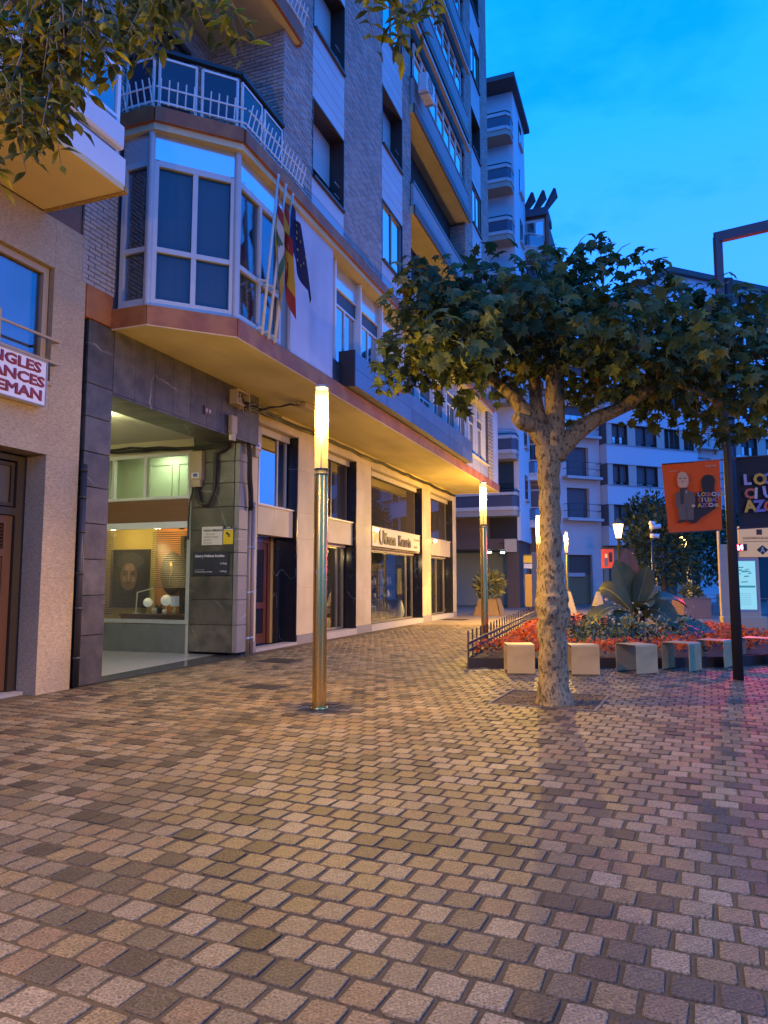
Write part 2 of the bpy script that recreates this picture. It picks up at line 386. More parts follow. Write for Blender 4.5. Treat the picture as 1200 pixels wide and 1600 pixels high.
# ------------------------------------------------------------------ ground and paving
def ground():
    g = MB(); g.box((-400, -300, -1.0), (500, 700, -.06)); o = g.build('ground', M('far_ground', (.1, .095, .09), .8, .2, 2)); o['kind'] = 'structure'
    pv = MB(); pv.prism([(-9, -6), (20, -6), (27, 27), (1.0, 27), (-9, 1)], -.05, -.0065)
    root = pv.build('pavement', M('joint_dirt', (.085, .06, .024), .95, .3, 9, .4, 90, stain=.3, speck=.4)); root['kind'] = 'structure'
    c = (D+NN*.07).normalized(); r = (NN-D*.07).normalized()
    A = fw(-12.23, 6.72); P, Q = .178, .168
    def inbed(x, y):
        if y > 12.75 and x > 1.35+(y-12.75)*.31 and y < 31:
            if x < 5.2: return True
            if (x-5.0)**2/3.9**2+(y-16.5)**2/3.9**2 < 1.0: return True
            if y > 16.5 and x < 9.0+(y-16.5)*.1: return True
        return False
    pit = gnd(860, 1093); mh = [(gnd(440, 1032), .36, .3), (gnd(411, 1073), .27, .2), (gnd(710, 968), .5, .4)]
    nodes = []
    for i in range(-60, 160):
        for k in range(-90, 130):
            off = .5*(i % 2)
            p = A+c*(P*(i+.5))+r*(Q*(k+.5-off))
            if p.y < .2 or p.y > 25.5: continue
            d_ = p.y*CF.y-1.5*CF.z
            if d_ <= .05: continue
            X = 600+1120*p.x/d_; Yp = 800-1120*((p.y*CU.y)+(-1.5)*CU.z)/d_
            if abs(p.x) > 2.6+p.y*.85: continue
            v = p-W0; s, t = v.dot(D), v.dot(NN)
            if t < .38 and s > -3.1: continue
            if t < .45 and s <= -3.1: continue
            if inbed(p.x, p.y): continue
            q = p-pit
            if abs(q.dot(c)) < .62 and abs(q.dot(r)) < .66: continue
            if any(abs((p-m[0]).dot(c)) < m[2]+.06 and abs((p-m[0]).dot(r)) < m[1]+.06 for m in mh): continue
            nodes.append((p.y, X, Yp, p, i, k))
    nodes.sort(key=lambda a: a[0])
    rn = random.Random(3)
    pm = {}
    cols = [(.168, .122, .056), (.182, .14, .078), (.138, .108, .062), (.072, .056, .034), (.165, .112, .058), (.205, .16, .092), (.102, .081, .047), (.052, .041, .026)]
    for i, cc in enumerate(cols):
        pm[i] = M('granite_%d' % i, cc, .56, .15, 14, .8, 55, speck=.8, island=.13, objvar=.11, spec=.35, bd=.009, stain=.28)
    wts = [20, 18, 16, 12, 14, 10, 12, 6]
    def stone(simple):
        hx, hy = (P-.021)/2*rn.uniform(.95, 1.03), (Q-.022)/2*rn.uniform(.95, 1.02)
        ch = rn.uniform(.0015, .0035); vs = []; fs = []
        if simple:
            pts = [(-hx, -hy), (hx, -hy), (hx, hy), (-hx, hy)]
        else:
            k = [rn.uniform(.004, .016) for _ in range(4)]
            pts = [(-hx+k[0], -hy), (hx-k[1], -hy), (hx, -hy+k[1]), (hx, hy-k[2]), (hx-k[2], hy), (-hx+k[3], hy), (-hx, hy-k[3]), (-hx, -hy+k[0])]
            pts = [(x+rn.uniform(-.004, .004), y+rn.uniform(-.004, .004)) for x, y in pts]
        n = len(pts)
        ta, tb = rn.uniform(-.02, .02), rn.uniform(-.02, .02); dz = rn.uniform(-.004, .003)
        for lev, (f, z) in enumerate(((1, -.035), (1, -ch), (1-ch/hx, 0))):
            for x, y in pts: vs.append((x*f, y*f, z+(dz*.6+ta*x+tb*y if lev else 0)))
        for l in (0, 1):
            for j in range(n): fs.append((l*n+j, l*n+(j+1) % n, (l+1)*n+(j+1) % n, (l+1)*n+j))
        fs.append(tuple(2*n+j for j in range(n)))
        return vs, fs
    rz = math.atan2(c.y, c.x)
    shared = []
    for q in range(12):
        vs, fs = stone(False); ms = []
        for i in range(len(cols)):
            me = bpy.data.meshes.new('cobble'); me.from_pydata(vs, [], fs); me.materials.append(pm[i]); ms.append(me)
        shared.append(ms)
    cnt = 0; V = []; Fc = []; MI = []
    cz, sz = math.cos(rz), math.sin(rz)
    inv = [n for n in nodes if 5 < n[1] < 1195 and n[2] < 1597]
    first = set(id(n) for n in inv[:300])
    for n in nodes:
        p = n[3]; mi = rn.choices(range(len(cols)), wts)[0]
        if id(n) in first:
            o = link('cobble', shared[rn.randrange(12)][mi], root, (p.x, p.y, 0), (0, 0, rz+rn.uniform(-.02, .02)+(math.pi if rn.random() < .5 else 0)))
        else:
            vs, fs = stone(n[0] > 11); b = len(V); a = rn.uniform(-.02, .02); ca, sa = math.cos(rz+a), math.sin(rz+a)
            V += [(p.x+x*ca-y*sa, p.y+x*sa+y*ca, z) for x, y, z in vs]
            for f in fs: Fc.append(tuple(b+i for i in f)); MI.append(mi)
    me = bpy.data.meshes.new('cobbles'); me.from_pydata(V, [], Fc)
    for i in range(len(cols)): me.materials.append(pm[i])
    me.polygons.foreach_set('material_index', MI); me.update()
    o = link('cobbles', me, root); o['kind'] = 'stuff'
    # far paving, too far to tell the stones apart
    m = M('far_setts', (.2, .165, .13), .42, .25, 6, .5, 14, island=0)
    f = MB(); f.prism([(.5, 25.4), (27, 25.4), (90, 120), (-20, 120), (-12, 26)], -.04, -.004); o = f.build('plaza_paving', m); o['kind'] = 'structure'
    # iron covers and the tree pit
    for (p, hx, hy), lab in zip(mh, ('wider iron manhole cover near the wooden shop door', 'small square iron manhole cover between the lamp post and the passage', 'dark iron grating in the paving by the far end of the shop fronts')):
        t = thing('manhole_cover', lab, 'manhole cover', (p.x, p.y, 0), rz+math.pi/2, 'iron covers in the paving')
        b = MB(); b.box((-hx-.04, -hy-.04, -.03), (hx+.04, hy+.04, -.004)); b.build('cover_frame', M('iron_frame', (.05, .045, .04), .6, .2), t)
        b = MB(); b.box((-hx, -hy, -.02), (hx, hy, .002))
        for i in range(5):
            y = -hy*.8+hy*1.6*i/4; b.box((-hx*.9, y-.012, .002), (hx*.9, y+.012, .006))
        b.build('lid', M('iron_lid', (.035, .03, .026), .55, .3, 9), t)
    pt = MB(); 
    for sgn in (-1, 1):
        pt.box((-.66, sgn*.62-.02, -.05), (.66, sgn*.62+.02, .006)); pt.box((sgn*.64-.02, -.60, -.05), (sgn*.64+.02, .60, .006))
    t = thing('tree_pit', 'square tree pit with bark chips round the plane tree trunk', 'tree pit', (pit.x, pit.y, 0), rz+math.pi/2)
    pt.build('edging', M('pit_edge', (.08, .075, .07), .7), t)
    b = MB(); b.box((-.62, -.60, -.08), (.62, .60, -.03))
    b.build('soil', M('soil', (.035, .025, .018), .95, .3, 12, .5, 60), t)
    ch = MB()
    for i in range(1500):
        x, y, z = rn.uniform(-.6, .6), rn.uniform(-.58, .58), rn.uniform(-.035, -.002)
        a = rn.uniform(0, 6.3); l, w = rn.uniform(.015, .04), rn.uniform(.006, .014); ca, sa = math.cos(a), math.sin(a); tz = rn.uniform(-.012, .012)
        ch.add([(x-ca*l-sa*w, y-sa*l+ca*w, z-tz), (x-ca*l+sa*w, y-sa*l-ca*w, z-tz), (x+ca*l+sa*w, y+sa*l-ca*w, z+tz), (x+ca*l-sa*w, y+sa*l+ca*w, z+tz), (x, y, z+.012)], [(0, 1, 4), (1, 2, 4), (2, 3, 4), (3, 0, 4)])
    o = ch.build('bark_chips', M('bark_chip', (.13, .095, .065), .9, .2, 20, island=.5), t); o['kind'] = 'stuff'
ground()

# ------------------------------------------------------------------ the main apartment building
brickm = M('buff_brick', (.36, .325, .30), .8, .12, 3, .2, 120, island=.2, stain=.14)
mortar = M('mortar', (.105, .095, .088), .95, .2, 30)
limest = M('beige_limestone', (.55, .44, .25), .55, .07, 2.0, .06, 30, objvar=.07, col2=(.46, .365, .20), c2scale=.8, stain=.12)
darkst = M('dark_marble', (.088, .08, .064), .45, .35, 6, .2, 25, veins=(.42, .4, .34), objvar=.25, col2=(.045, .044, .036), c2lo=.4, c2hi=.65, c2scale=3.5, speck=.12, stain=.15)
blackmb = M('black_marble', (.016, .016, .017), .2, .3, 3, veins=(.3, .29, .26), stretch=(1.8, 1.8, 1.8))
rust = M('rust_fascia', (.27, .08, .022), .6, .25, 4, .1, 30, col2=(.36, .13, .03), c2scale=2.2)
render = M('tan_soffit', (.56, .485, .29), .85, .07, 1.2, .12, 60, col2=(.45, .375, .21), c2lo=.4, c2hi=.75, c2scale=.9, stretch=(.35, 1.6, 1), stain=.14)
board = M('cladding_board', (.50, .50, .52), .6, .08, 2, .05, 30, objvar=.05)
lavender = M('smooth_render', (.48, .48, .52), .8, .08, 1.0, .05, 50, col2=(.40, .40, .44), c2scale=1.0, stretch=(1, 1, .3), stain=.12)
shutter = M('roller_shutter', (.52, .50, .48), .5, .05, 3)
bluepan = M('blue_metal_panel', (.17, .205, .26), .36, .25, 2.5, .08, 9, .6, objvar=.16, stretch=(1, 1, .4))
concrete = M('grey_concrete', (.3, .29, .28), .85, .12, 4, .1, 40)
cream = M('cream_plaster', (.66, .63, .5), .7, .05, 2)
brown = M('dark_brown_frame', (.035, .024, .02), .45, .15, 6)
wood = M('varnished_wood', (.12, .035, .016), .3, .3, 3, .05, 20, stretch=(6, 6, .6), coat=.4)
room = M('dark_room', (.03, .03, .03), .9, .1)

ROOT = thing('apartment_building', 'tall brick apartment block with a chamfered bay window over limestone shop fronts', 'building', tuple(W0), RZ)
def part(name, mb, mats): return mb.build(name, mats, ROOT)
END = 15.3
def piers():
    # limestone piers of the ground floor, each course a slab of its own
    for a, b in ((-2.52, -1.93), (0, 1.42), (3.75, 4.93), (10.25, 11.38), (14.72, END)):
        zs = [.22, 1.35, 2.55, 3.2, 4.25, 5.06] if b < 15 else [.22, 1.35, 2.55, 3.2, 4.25, 5.06]
        for za, zb in zip(zs, zs[1:]):
            n = 2 if b-a > 1 else 1
            for q in range(n):
                x0, x1 = a+(b-a)*q/n, a+(b-a)*(q+1)/n
                m = MB(); m.F(x0+.0015, x1-.0015, -.3, rnd.uniform(-.0015, .0015), za+.0015, zb-.0015); part('stone_slab', m, limest)
        m = MB(); m.F(a, b, -.3, .015, -.1, .218); part('plinth', m, M('grey_plinth', (.22, .2, .18), .6, .2, 5, .1, 40))
    n = 12
    for q in range(n):
        x0 = -2.52+(END+2.52)*q/n; x1 = -2.52+(END+2.52)*(q+1)/n
        m = MB(); m.F(x0+.0015, x1-.0015, -.3, rnd.uniform(-.001, .0015), 5.062, 5.41); part('stone_slab', m, limest)
    # end of the block round the corner
    m = MB(); m.F(END-.002, END-.001, -12, -.3, 0, 5.4); part('side_wall', m, limest)
    # openings: reveal, mezzanine window, spandrel
    ops = ((-1.93, 0, .55), (1.42, 3.75, .45), (4.93, 10.25, .45), (11.38, 14.72, .45))
    for i, (a, b, dp) in enumerate(ops):
        for za, zb in ((.0, 1.7), (1.7, 3.4), (3.4, 5.06)):
            m = MB(); m.F(b-.03, b-.001, -dp-.25, -.004, za, zb-.002); part('marble_lining', m, blackmb)
            m = MB(); m.F(a+.001, a+.03, -dp-.25, -.004, za, zb-.002); part('marble_lining', m, blackmb)
        m = MB(); m.F(a+.03, b-.03, -dp-.25, -.002, 5.03, 5.06); part('head_lining', m, M('head_board', (.42, .36, .26), .6, .1))
        for q in range(2 if b-a < 4 else 3):
            nq = 2 if b-a < 4 else 3
            x0 = a+.03+(b-a-.1)*q/nq; x1 = a+.03+(b-a-.1)*(q+1)/nq
            m = MB(); m.F(x0+.001, x1-.001, -.4, -.1, 2.56, 3.2); part('spandrel_panel', m, limest)
        m = MB(); m.F(a+.03, b-.07, -.42, -.06, 3.2, 3.235); part('window_sill', m, grey_alu)
        m = MB(); m.F(a, b, -.3, .02, -.1, .16 if i else .06); part('threshold', m, M('step_stone', (.36, .33, .29), .6, .15, 6))
        w = b-.08
        window(ROOT, a+.03, w, 3.24, 5.02, -.28, ((.28, .75) if i == 0 else (.5,) if i == 1 else (.03,)), (), .055, alu if i == 0 else M('bronze_frame', (.14, .12, .10), .4), sky_glass if i == 0 else coated('mezz_glass', (.055, .045, .03), .10))
        m = MB(); m.F(a+.03, w, -.27, -.2, 4.88, 5.03); part('blind_box', m, M('blind_box', (.5, .44, .32), .5))
        if i == 0:   # half drawn inner blinds left of the door
            m = MB(); m.F(a+.03, w, -.7, -.6, 3.24, 5.02); part('room_back', m, room)
    # wooden entrance door in the first opening
    a, b = -1.90, -.45
    f = MB(); f.F(a, a+.12, -.62, -.5, .06, 2.55); f.F(b-.1, b, -.62, -.5, .06, 2.55); f.F(a+.12, b-.1, -.62, -.5, 2.42, 2.55)
    part('door_frame', f, wood)
    dm = MB(); x0, x1 = a+.13, b-.11
    for p in ((x0, x0+.13, .07, 2.41), (x1-.13, x1, .07, 2.41), (x0+.13, x1-.13, .07, .3), (x0+.13, x1-.13, .88, 1.02), (x0+.13, x1-.13, 2.25, 2.41)): dm.F(p[0], p[1], -.6, -.53, p[2], p[3])
    dr = part('entrance_door', dm, wood)
    g = MB(); g.F(x0+.13, x1-.13, -.57, -.56, .3, .88); g.build('pane', dim_glass, dr)
    g = MB(); g.F(x0+.13, x1-.13, -.57, -.56, 1.02, 2.25); g.build('pane', dim_glass, dr)
    g = MB(); g.F(x0+.2, x0+.5, -.53, -.5, .9, 1.0); g.build('letter_plate', M('copper', (.5, .2, .08), .3, metal=1), dr)
    g = MB(); g.tube([(x0+.07, .5, 1.05), (x0+.07, .44, 1.1), (x0+.07, .44, 1.4), (x0+.07, .5, 1.45)], .015, 6); g.build('handle', M('brass', (.6, .4, .12), .25, metal=1), dr)
    m = MB(); m.F(b, b+.14, -.62, -.48, .06, 2.55); part('door_jamb', m, M('ochre_jamb', (.35, .22, .06), .4, .1))
    m = MB(); m.F(b+.14, -.03, -.6, -.4, .06, 2.56); part('marble_lining', m, blackmb)
    m = MB(); m.F(-1.9, -.03, -2.0, -1.9, .0, 2.55); part('room_back', m, room)
    # shop windows of the other three openings
    for i, (a, b, dp) in enumerate(ops[1:]):
        w = b-.12
        fr = window(ROOT, a+.03, w, .17, 2.5, -.36, ((.8,) if i == 0 else (.86,) if i == 1 else (.62,)), (), .05, M('bronze_frame2', (.3, .26, .18), .35, metal=.5), shop_glass, name='shop_window')
        m = MB(); m.F(a+.03, w, -.36, -.3, 2.49, 2.56); part('awning_box', m, M('awning_box', (.75, .68, .5), .5))
        m = MB(); m.F(a+.03, b-.03, -1.6, -1.5, .17, 2.55); m.F(a+.02, a+.03, -1.5, -.45, .17, 2.55); m.F(b-.03, b-.02, -1.5, -.45, .17, 2.55); m.F(a, b, -1.6, -.42, .06, .17); m.F(a, b, -1.6, -.42, 2.56, 2.6)
        part('shop_room', m, M('shop_room', (.17, .13, .085), .8, .15, 3))
    # rust red fascia and soffit of the overhang, with the chamfer at the near corner
    poly = [(-6.97, -.3), (-6.97, -.97), (-6.0, -1.95), (END, -1.95), (END, .3), (-6.97, .3)][::1]
    poly = [(-6.97, .28), (-6.97, -.97), (-6.0, -1.95), (END, -1.95), (END, .28)]
    m = MB(); m.prism(poly, 5.42, 5.72); part('overhang_slab', m, render)
    edge = [(-6.97, -.32), (-6.97, -.97), (-6.0, -1.95), (END, -1.95), (END, 0)]
    def strip(z0, z1, o, name, mat, edge=edge):
        for (x0, y0), (x1, y1) in zip(edge, edge[1:]):
            dv = Vector((x1-x0, y1-y0)).normalized(); nv = Vector((dv.y, -dv.x))
            L_ = math.hypot(x1-x0, y1-y0); k = max(1, round(L_/1.9))
            for q in range(k):
                a = Vector((x0, y0)).lerp(Vector((x1, y1)), q/k); b = Vector((x0, y0)).lerp(Vector((x1, y1)), (q+1)/k)
                m = MB(); p = [a+dv*.001, a+nv*o+dv*.001, b+nv*o-dv*.001, b-dv*.001]
                m.prism([(v.x, v.y) for v in p], z0, z1); part(name, m, mat)
    strip(5.40, 5.70, .03, 'fascia_panel', rust)
    m = MB()
    for (x0, y0), (x1, y1) in zip(edge, edge[1:]): m.bar((x0, y0, 5.395), (x1, y1, 5.395), .03, .02)
    part('drip_edge', m, M('drip', (.6, .56, .48), .6))
    # cornice over the gallery, and its tan underside
    edge2 = [(-6.97, -.32), (-6.97, -1.0), (-6.0, -2.0), (14.1, -2.0), (14.1, -1.85)]
    strip(8.66, 8.9, .06, 'cornice_panel', rust, edge2)
    m = MB(); m.prism([(-6.97, .28), (-6.97, -1.0), (-6.0, -2.0), (14.1, -2.0), (14.1, .28)], 8.55, 8.86); part('cornice_slab', m, render)
piers()

def bay():
    # chamfered bay window: three faces of frames, panes and panels between slab and cornice
    def face(p, q, cols, lab=None, top=True, posts=True):
        p, q = Vector(p), Vector(q); dv = (q-p).normalized(); nv = Vector((dv.y, -dv.x)); L_ = (q-p).length
        def bx(mb, a, b, o0, o1, z0, z1):
            r = [p+dv*a+nv*o0, p+dv*a+nv*o1, p+dv*b+nv*o1, p+dv*b+nv*o0]; mb.prism([(v.x, v.y) for v in r], z0, z1)
        fr = MB()
        bx(fr, 0, .07, -.1, .0, 5.72, 8.1); bx(fr, L_-.07, L_, -.1, .0, 5.72, 8.1)
        for z0, z1 in ((5.72, 5.86), (6.62, 6.7), (8.02, 8.12)): bx(fr, .07, L_-.07, -.1, -.01, z0, z1)
        xs = [.07+(L_-.14)*i/cols for i in range(cols+1)]
        for x in xs[1:-1]: bx(fr, x-.04, x+.04, -.1, -.015, 5.86, 6.62); bx(fr, x-.04, x+.04, -.1, -.015, 6.7, 8.02)
        fo = part('bay_frame', fr, M('bay_frame_paint', (.46, .46, .45), .45, .1, 3))
        for i in range(cols):
            a = xs[i]+(.04 if i else 0); b = xs[i+1]-(.04 if i < cols-1 else 0)
            for z0, z1 in ((5.86, 6.62), (6.7, 8.02)):
                g = MB(); bx(g, a, b, -.07, -.06, z0, z1); g.build('pane', glass('bay_glass', (.8, .85, .9), .015, .5), fo)
                g = MB(); bx(g, a, b, -.16, -.15, z0, z1); g.build('blind', M('vertical_blind', (.085, .085, .09), .7, .3, 2, stretch=(16, 16, .1)), fo)
        g = MB(); bx(g, .0, L_, -.1, -.012, 8.12, 8.56); part('bay_panel', g, M('pale_panel', (.6, .68, .74), .16, .05, 2, metal=.75))
    face((-6.9, -.36), (-6.9, -.9), 1); face((-6.87, -.95), (-5.97, -1.85), 2); face((-5.9, -1.88), (-4.42, -1.88), 2)
    for (x, y), r in (((-6.9, -.91), .055), ((-5.94, -1.875), .055)):
        m = MB(); m.lathe([(r, 5.72), (r, 8.56)], 10, (x, y, 0)); part('bay_post', m, grey_alu)
    m = MB(); m.F(-6.8, -4.4, .3, .7, 5.72, 8.55); part('bay_room', m, room)
    m = MB(); m.F(-4.40, -4.15, 1.5, 1.87, 5.72, 8.55); part('bay_end_post', m, M('bronze_post', (.2, .17, .13), .4))
    # smooth blank wall beside the bay
    for q in range(2):
        a = -4.15+1.85*q/2; m = MB(); m.F(a+.001, a+.924, .9, 1.93, 5.72, 8.55); part('blank_panel', m, lavender)
    m = MB(); m.F(-2.3, -2.26, 1.4, 1.93, 5.72, 8.55); part('end_return', m, lavender)
bay()

def gallery():
    # the long glazed gallery of the first floor
    xs = [-2.25, -1.82, -.36, 1.1, 2.75, 4.25, 5.75, 7.3, 8.85, 10.4, 11.75, 13.2]
    rn = random.Random(11)
    pale = M('pale_panel', (.6, .68, .74))
    roll = M('dark_shutter', (.05, .05, .055), .5, .1, 3)
    for i, (a, b) in enumerate(zip(xs, xs[1:])):
        m = MB(); m.F(a-.035, a+.035, 1.5, 1.80, 5.72, 8.55); part('gallery_mullion', m, white_paint)
        m = MB(); m.F(a+.05, b-.05, 1.6, 1.70, 8.02, 8.55); part('transom_panel', m, pale)
        drop = (.32, .32, .3, .3, .75, .9, .28, .34, .3, .32, .3)[i]
        m = MB(); m.F(a+.05, b-.05, 1.58, 1.67, 8.0-drop, 8.0); part('shutter_panel', m, roll)
        m = MB(); m.F(a+.05, b-.05, 1.55, 1.72, 8.0, 8.02); part('transom_rail', m, white_paint)
        window(ROOT, a+.05, b-.05, 6.2, 8.0-drop, 1.68, (.52,) if b-a > .6 else (), (), .05, alu, sky_glass if i < 4 else coated('gallery_glass', (.012, .014, .02), .12), name='gallery_window')
        if i < 4:
            pass
    m = MB(); m.F(13.15, 13.25, 1.5, 1.83, 5.72, 8.55); part('gallery_mullion', m, white_paint)
    m = MB(); m.F(-2.25, 13.2, 1.2, 1.5, 5.72, 8.55); part('gallery_room', m, room)
    # metal parapet, two courses of sheets
    ends = [-1.66, .35, 2.3, 4.2, 6.1, 7.7, 9.25]
    for a, b in zip(ends, ends[1:]):
        for z0, z1 in ((5.72, 6.1), (6.1, 6.48)):
            m = MB(); m.F(a+.003, b-.003, 1.83, 2.2+rnd.uniform(-.006, .006), z0+.003, z1-.003); part('parapet_sheet', m, bluepan)
    m = MB(); m.F(-1.70, -1.665, 1.82, 2.205, 5.70, 6.5); part('parapet_end', m, brown)
    m = MB(); m.F(-2.25, -1.7, 1.72, 1.9, 5.72, 6.2); part('parapet_return', m, brown)
    ends = [9.25, 10.4, 11.75, 13.15]
    for a, b in zip(ends, ends[1:]):
        m = MB(); m.F(a+.02, b-.02, 1.83, 1.93, 5.72, 6.2); part('sill_panel', m, M('grey_sill_panel', (.33, .33, .36), .5, .1, 3))
        m = MB(); m.F(a+.01, b-.01, 1.72, 1.99, 6.2, 6.27); part('window_sill', m, M('cream_sill', (.6, .52, .36), .6, .1))
    # ribbed brick pilaster at the far end: every other course stands out
    n = 38
    for q in range(n):
        z = 5.72+2.83*q/n; m = MB(); m.F(13.27, 14.1, 1.5, 2.0 if q % 2 else 1.95, z+.004, z+2.83/n-.004); part('brick_course', m, brickm)
    m = MB(); m.F(13.27, 14.09, 1.2, 1.93, 5.72, 8.55); part('pilaster_core', m, mortar)
    m = MB(); m.F(14.1, END, 1.5, 1.93, 5.72, 8.9); part('end_pier', m, lavender)
gallery()

W1 = [(-3.25, -1.64, z, z+1.72) for z in (9.65, 12.88, 16.1)]
W2 = [(.8, 2.42, z, z+1.66) for z in (9.66, 12.8, 15.98, 19.2)]
W3 = [(11.02, 12.65, z, z+1.74) for z in (9.4, 12.52, 15.68, 18.87, 22.05, 25.2)]
TOP = 29.5
def upper():
    boards = []
    for col in (W1, W2, W3):
        for k, w in enumerate(col):
            lo = 8.95 if k == 0 else col[k-1][3]
            boards.append((w[0], w[1], lo, w[2]))
    balc = (3.2, 9.85, 8.95, TOP)
    holes = W1+W2+W3+boards+[balc]
    wall = MB(); holed(wall, -4.45, 14.15, 8.95, TOP, W1+W2+W3+[balc], 1.45, 1.878); part('brick_backing', wall, mortar)
    cells = brick_cells(-4.45, 14.15, 8.96, TOP-.3, holes)
    near = [c for c in cells if c[0] > 14.3]
    bricks('brickwork', cells, lambda u, z, d: (u, -1.878-d, z), brickm, ROOT, .022)
    for a, b, lo, hi in boards:                            # grooved cladding boards between the windows
        n = max(1, round((hi-lo)/.3))
        for q in range(n):
            z0 = lo+(hi-lo)*q/n; z1 = lo+(hi-lo)*(q+1)/n
            m = MB(); m.F(a+.002, b-.002, 1.85, 1.896, z0+.008, z1-.008); part('cladding_board', m, board)
    for col, wl in enumerate((W1, W2, W3)):
        for k, (a, b, z0, z1) in enumerate(wl):
            lin = MB()
            lin.F(a, a+.03, 1.3, 1.905, z0, z1); lin.F(b-.03, b, 1.3, 1.905, z0, z1); lin.F(a+.03, b-.03, 1.3, 1.905, z1-.03, z1); lin.F(a+.03, b-.03, 1.3, 1.96, z0, z0+.05)
            part('window_lining', lin, brown)
            open_ = (col == 1 and k in (0, 2, 3)) or (col == 2 and k % 2 == 0)
            t = 1.86 if open_ else 1.52
            window(ROOT, a+.03, b-.03, z0+.05, z1-.03, t, (.5,), (), .05, M('steel_frame', (.2, .2, .21), .4), coated('upper_glass', (.012, .016, .025), .6), name='flat_window')
            if not open_:
                cov = (.62, .75, .7)[k % 3] if col < 2 else .45
                s = MB(); zb = z1-.03-(z1-z0-.08)*cov; n = 9
                for q in range(n):
                    za = zb+(z1-.03-zb)*q/n; s.F(a+.035, b-.035, 1.535, 1.555, za+.002, zb+(z1-.03-zb)*(q+1)/n-.004)
                part('roller_shutter', s, shutter)
                s = MB(); s.bar((b-.3, -1.8, z0+.35), (b-.03, -1.8, z0+.35), .02); s.bar((b-.3, -1.8, z0+.62), (b-.03, -1.8, z0+.62), .02); part('window_bar', s, M('bar_grey', (.3, .27, .24), .5))
    core = MB(); core.F(-2.0, 14.1, -12, 1.3, 8.9, TOP); core.F(-7.6, -2.0, -12, .27, 5.75, TOP); core.F(-2.3, 14.1, -12, 1.2, 5.72, 8.9)
    core.F(-4.45, -2.0, .27, 1.45, 8.9, TOP)
    part('building_core', core, room)
    far = MB(); far.F(14.15, 14.2, -12, 1.878, 8.9, TOP); part('end_wall', far, M('end_render', (.3, .27, .25), .8, .1))
    # terrace recess above the bay: bricks of the back wall and of the side wall
    place = lambda u, z, d: (u, -.29-d, z)
    holesb = [(-6.2, -5.2, 8.9, 11.3)]
    m = MB(); m.F(-7.62, -4.45, .2, .285, 5.72, TOP); part('brick_backing', m, mortar)
    left = brick_cells(-7.62, -6.93, 5.92, 9.0)
    bricks('brick', left[:190], place, brickm, ROOT, .022, each=True)
    bricks('brickwork', brick_cells(-7.62, -4.47, 9.0, 15, holesb), place, brickm, ROOT, .022)
    side = brick_cells(-1.9, -.3, 8.96, 11.95)
    brs = lambda u, z, d: (-4.452-d, u, z)
    bricks('brick', side[:100], brs, brickm, ROOT, .02, each=True)
    bricks('brickwork', side[100:]+brick_cells(-1.9, -.3, 12.2, 15), brs, brickm, ROOT, .02)
    m = MB(); m.F(-7.52, -6.975, .2, .325, 5.425, 5.92); part('fascia_panel', m, rust)
    dr = MB(); dr.F(-6.2, -6.13, .2, .35, 8.95, 11.3); dr.F(-5.27, -5.2, .2, .35, 8.95, 11.3); dr.F(-6.13, -5.27, .2, .35, 11.2, 11.3); part('terrace_door_frame', dr, brown)
    dr = MB(); dr.F(-6.13, -5.27, .25, .3, 8.95, 11.2); part('terrace_door', dr, dim_glass)
    # slabs of the terraces above
    for z in (11.92, 15.1):
        edge = [(-6.97, -.3), (-6.97, -1.0), (-6.0, -2.0), (-4.0, -2.0), (-4.0, -1.9)]
        m = MB(); m.prism([(-6.97, -.29), (-6.97, -1.0), (-6.0, -2.0), (-4.0, -2.0), (-4.0, -.29)], z, z+.28); part('terrace_slab', m, render)
        m = MB()
        for (x0, y0), (x1, y1) in zip(edge, edge[1:]):
            dv = Vector((x1-x0, y1-y0)).normalized(); nv = Vector((dv.y, -dv.x))
            p = [Vector((x0, y0)), Vector((x0, y0))+nv*.06, Vector((x1, y1))+nv*.06, Vector((x1, y1))]
            m.prism([(v.x, v.y) for v in p], z-.01, z+.3)
        part('terrace_fascia', m, rust)
    def rail(z):
        top = [(-6.9, -.35), (-6.9, -.95), (-5.95, -1.9), (-4.48, -1.9)]
        m = MB()
        for (x0, y0), (x1, y1) in zip(top, top[1:]): m.bar((x0, y0, z+1.0), (x1, y1, z+1.0), .09, .06)
        part('handrail', m, black)
        for (x0, y0), (x1, y1) in zip(top, top[1:]):
            L_ = math.hypot(x1-x0, y1-y0); n = max(1, round(L_/.72)); a, b = Vector((x0, y0, 0)), Vector((x1, y1, 0))
            for q in range(n):
                p = a.lerp(b, (q+.08)/n); r = a.lerp(b, (q+.92)/n)
                f = MB()
                for zz in (z+.14, z+.88): f.bar((p.x, p.y, zz), (r.x, r.y, zz), .035)
                for v in (p, r): f.bar((v.x, v.y, z+.02), (v.x, v.y, z+.9), .035)
                fo = part('railing_frame', f, white_paint)
                g = MB(); g.bar((p.x, p.y, z+.51), (r.x, r.y, z+.51), .012, .7); g.build('railing_panel', M('navy_panel', (.02, .03, .055), .3, .1), fo)
    rail(8.93); rail(12.2)
    def spikes(z):
        # white bird guard along the terrace edge
        path = [(-7.0, -.4), (-7.0, -1.03), (-6.03, -2.06), (-4.0, -2.08)]
        pts = []
        for (x0, y0), (x1, y1) in zip(path, path[1:]):
            L_ = math.hypot(x1-x0, y1-y0); n = round(L_/.125); dv = Vector((x1-x0, y1-y0, 0)).normalized(); nv = Vector((dv.y, -dv.x, 0))
            for q in range(n): pts.append((Vector((x0, y0, z)).lerp(Vector((x1, y1, z)), (q+.5)/n), nv))
            m = MB(); m.bar((x0, y0, z+.03), (x1, y1, z+.03), .02); m.bar(Vector((x0, y0, z+.24))+nv*.06, Vector((x1, y1, z+.24))+nv*.06, .02); part('guard_rail', m, white_paint)
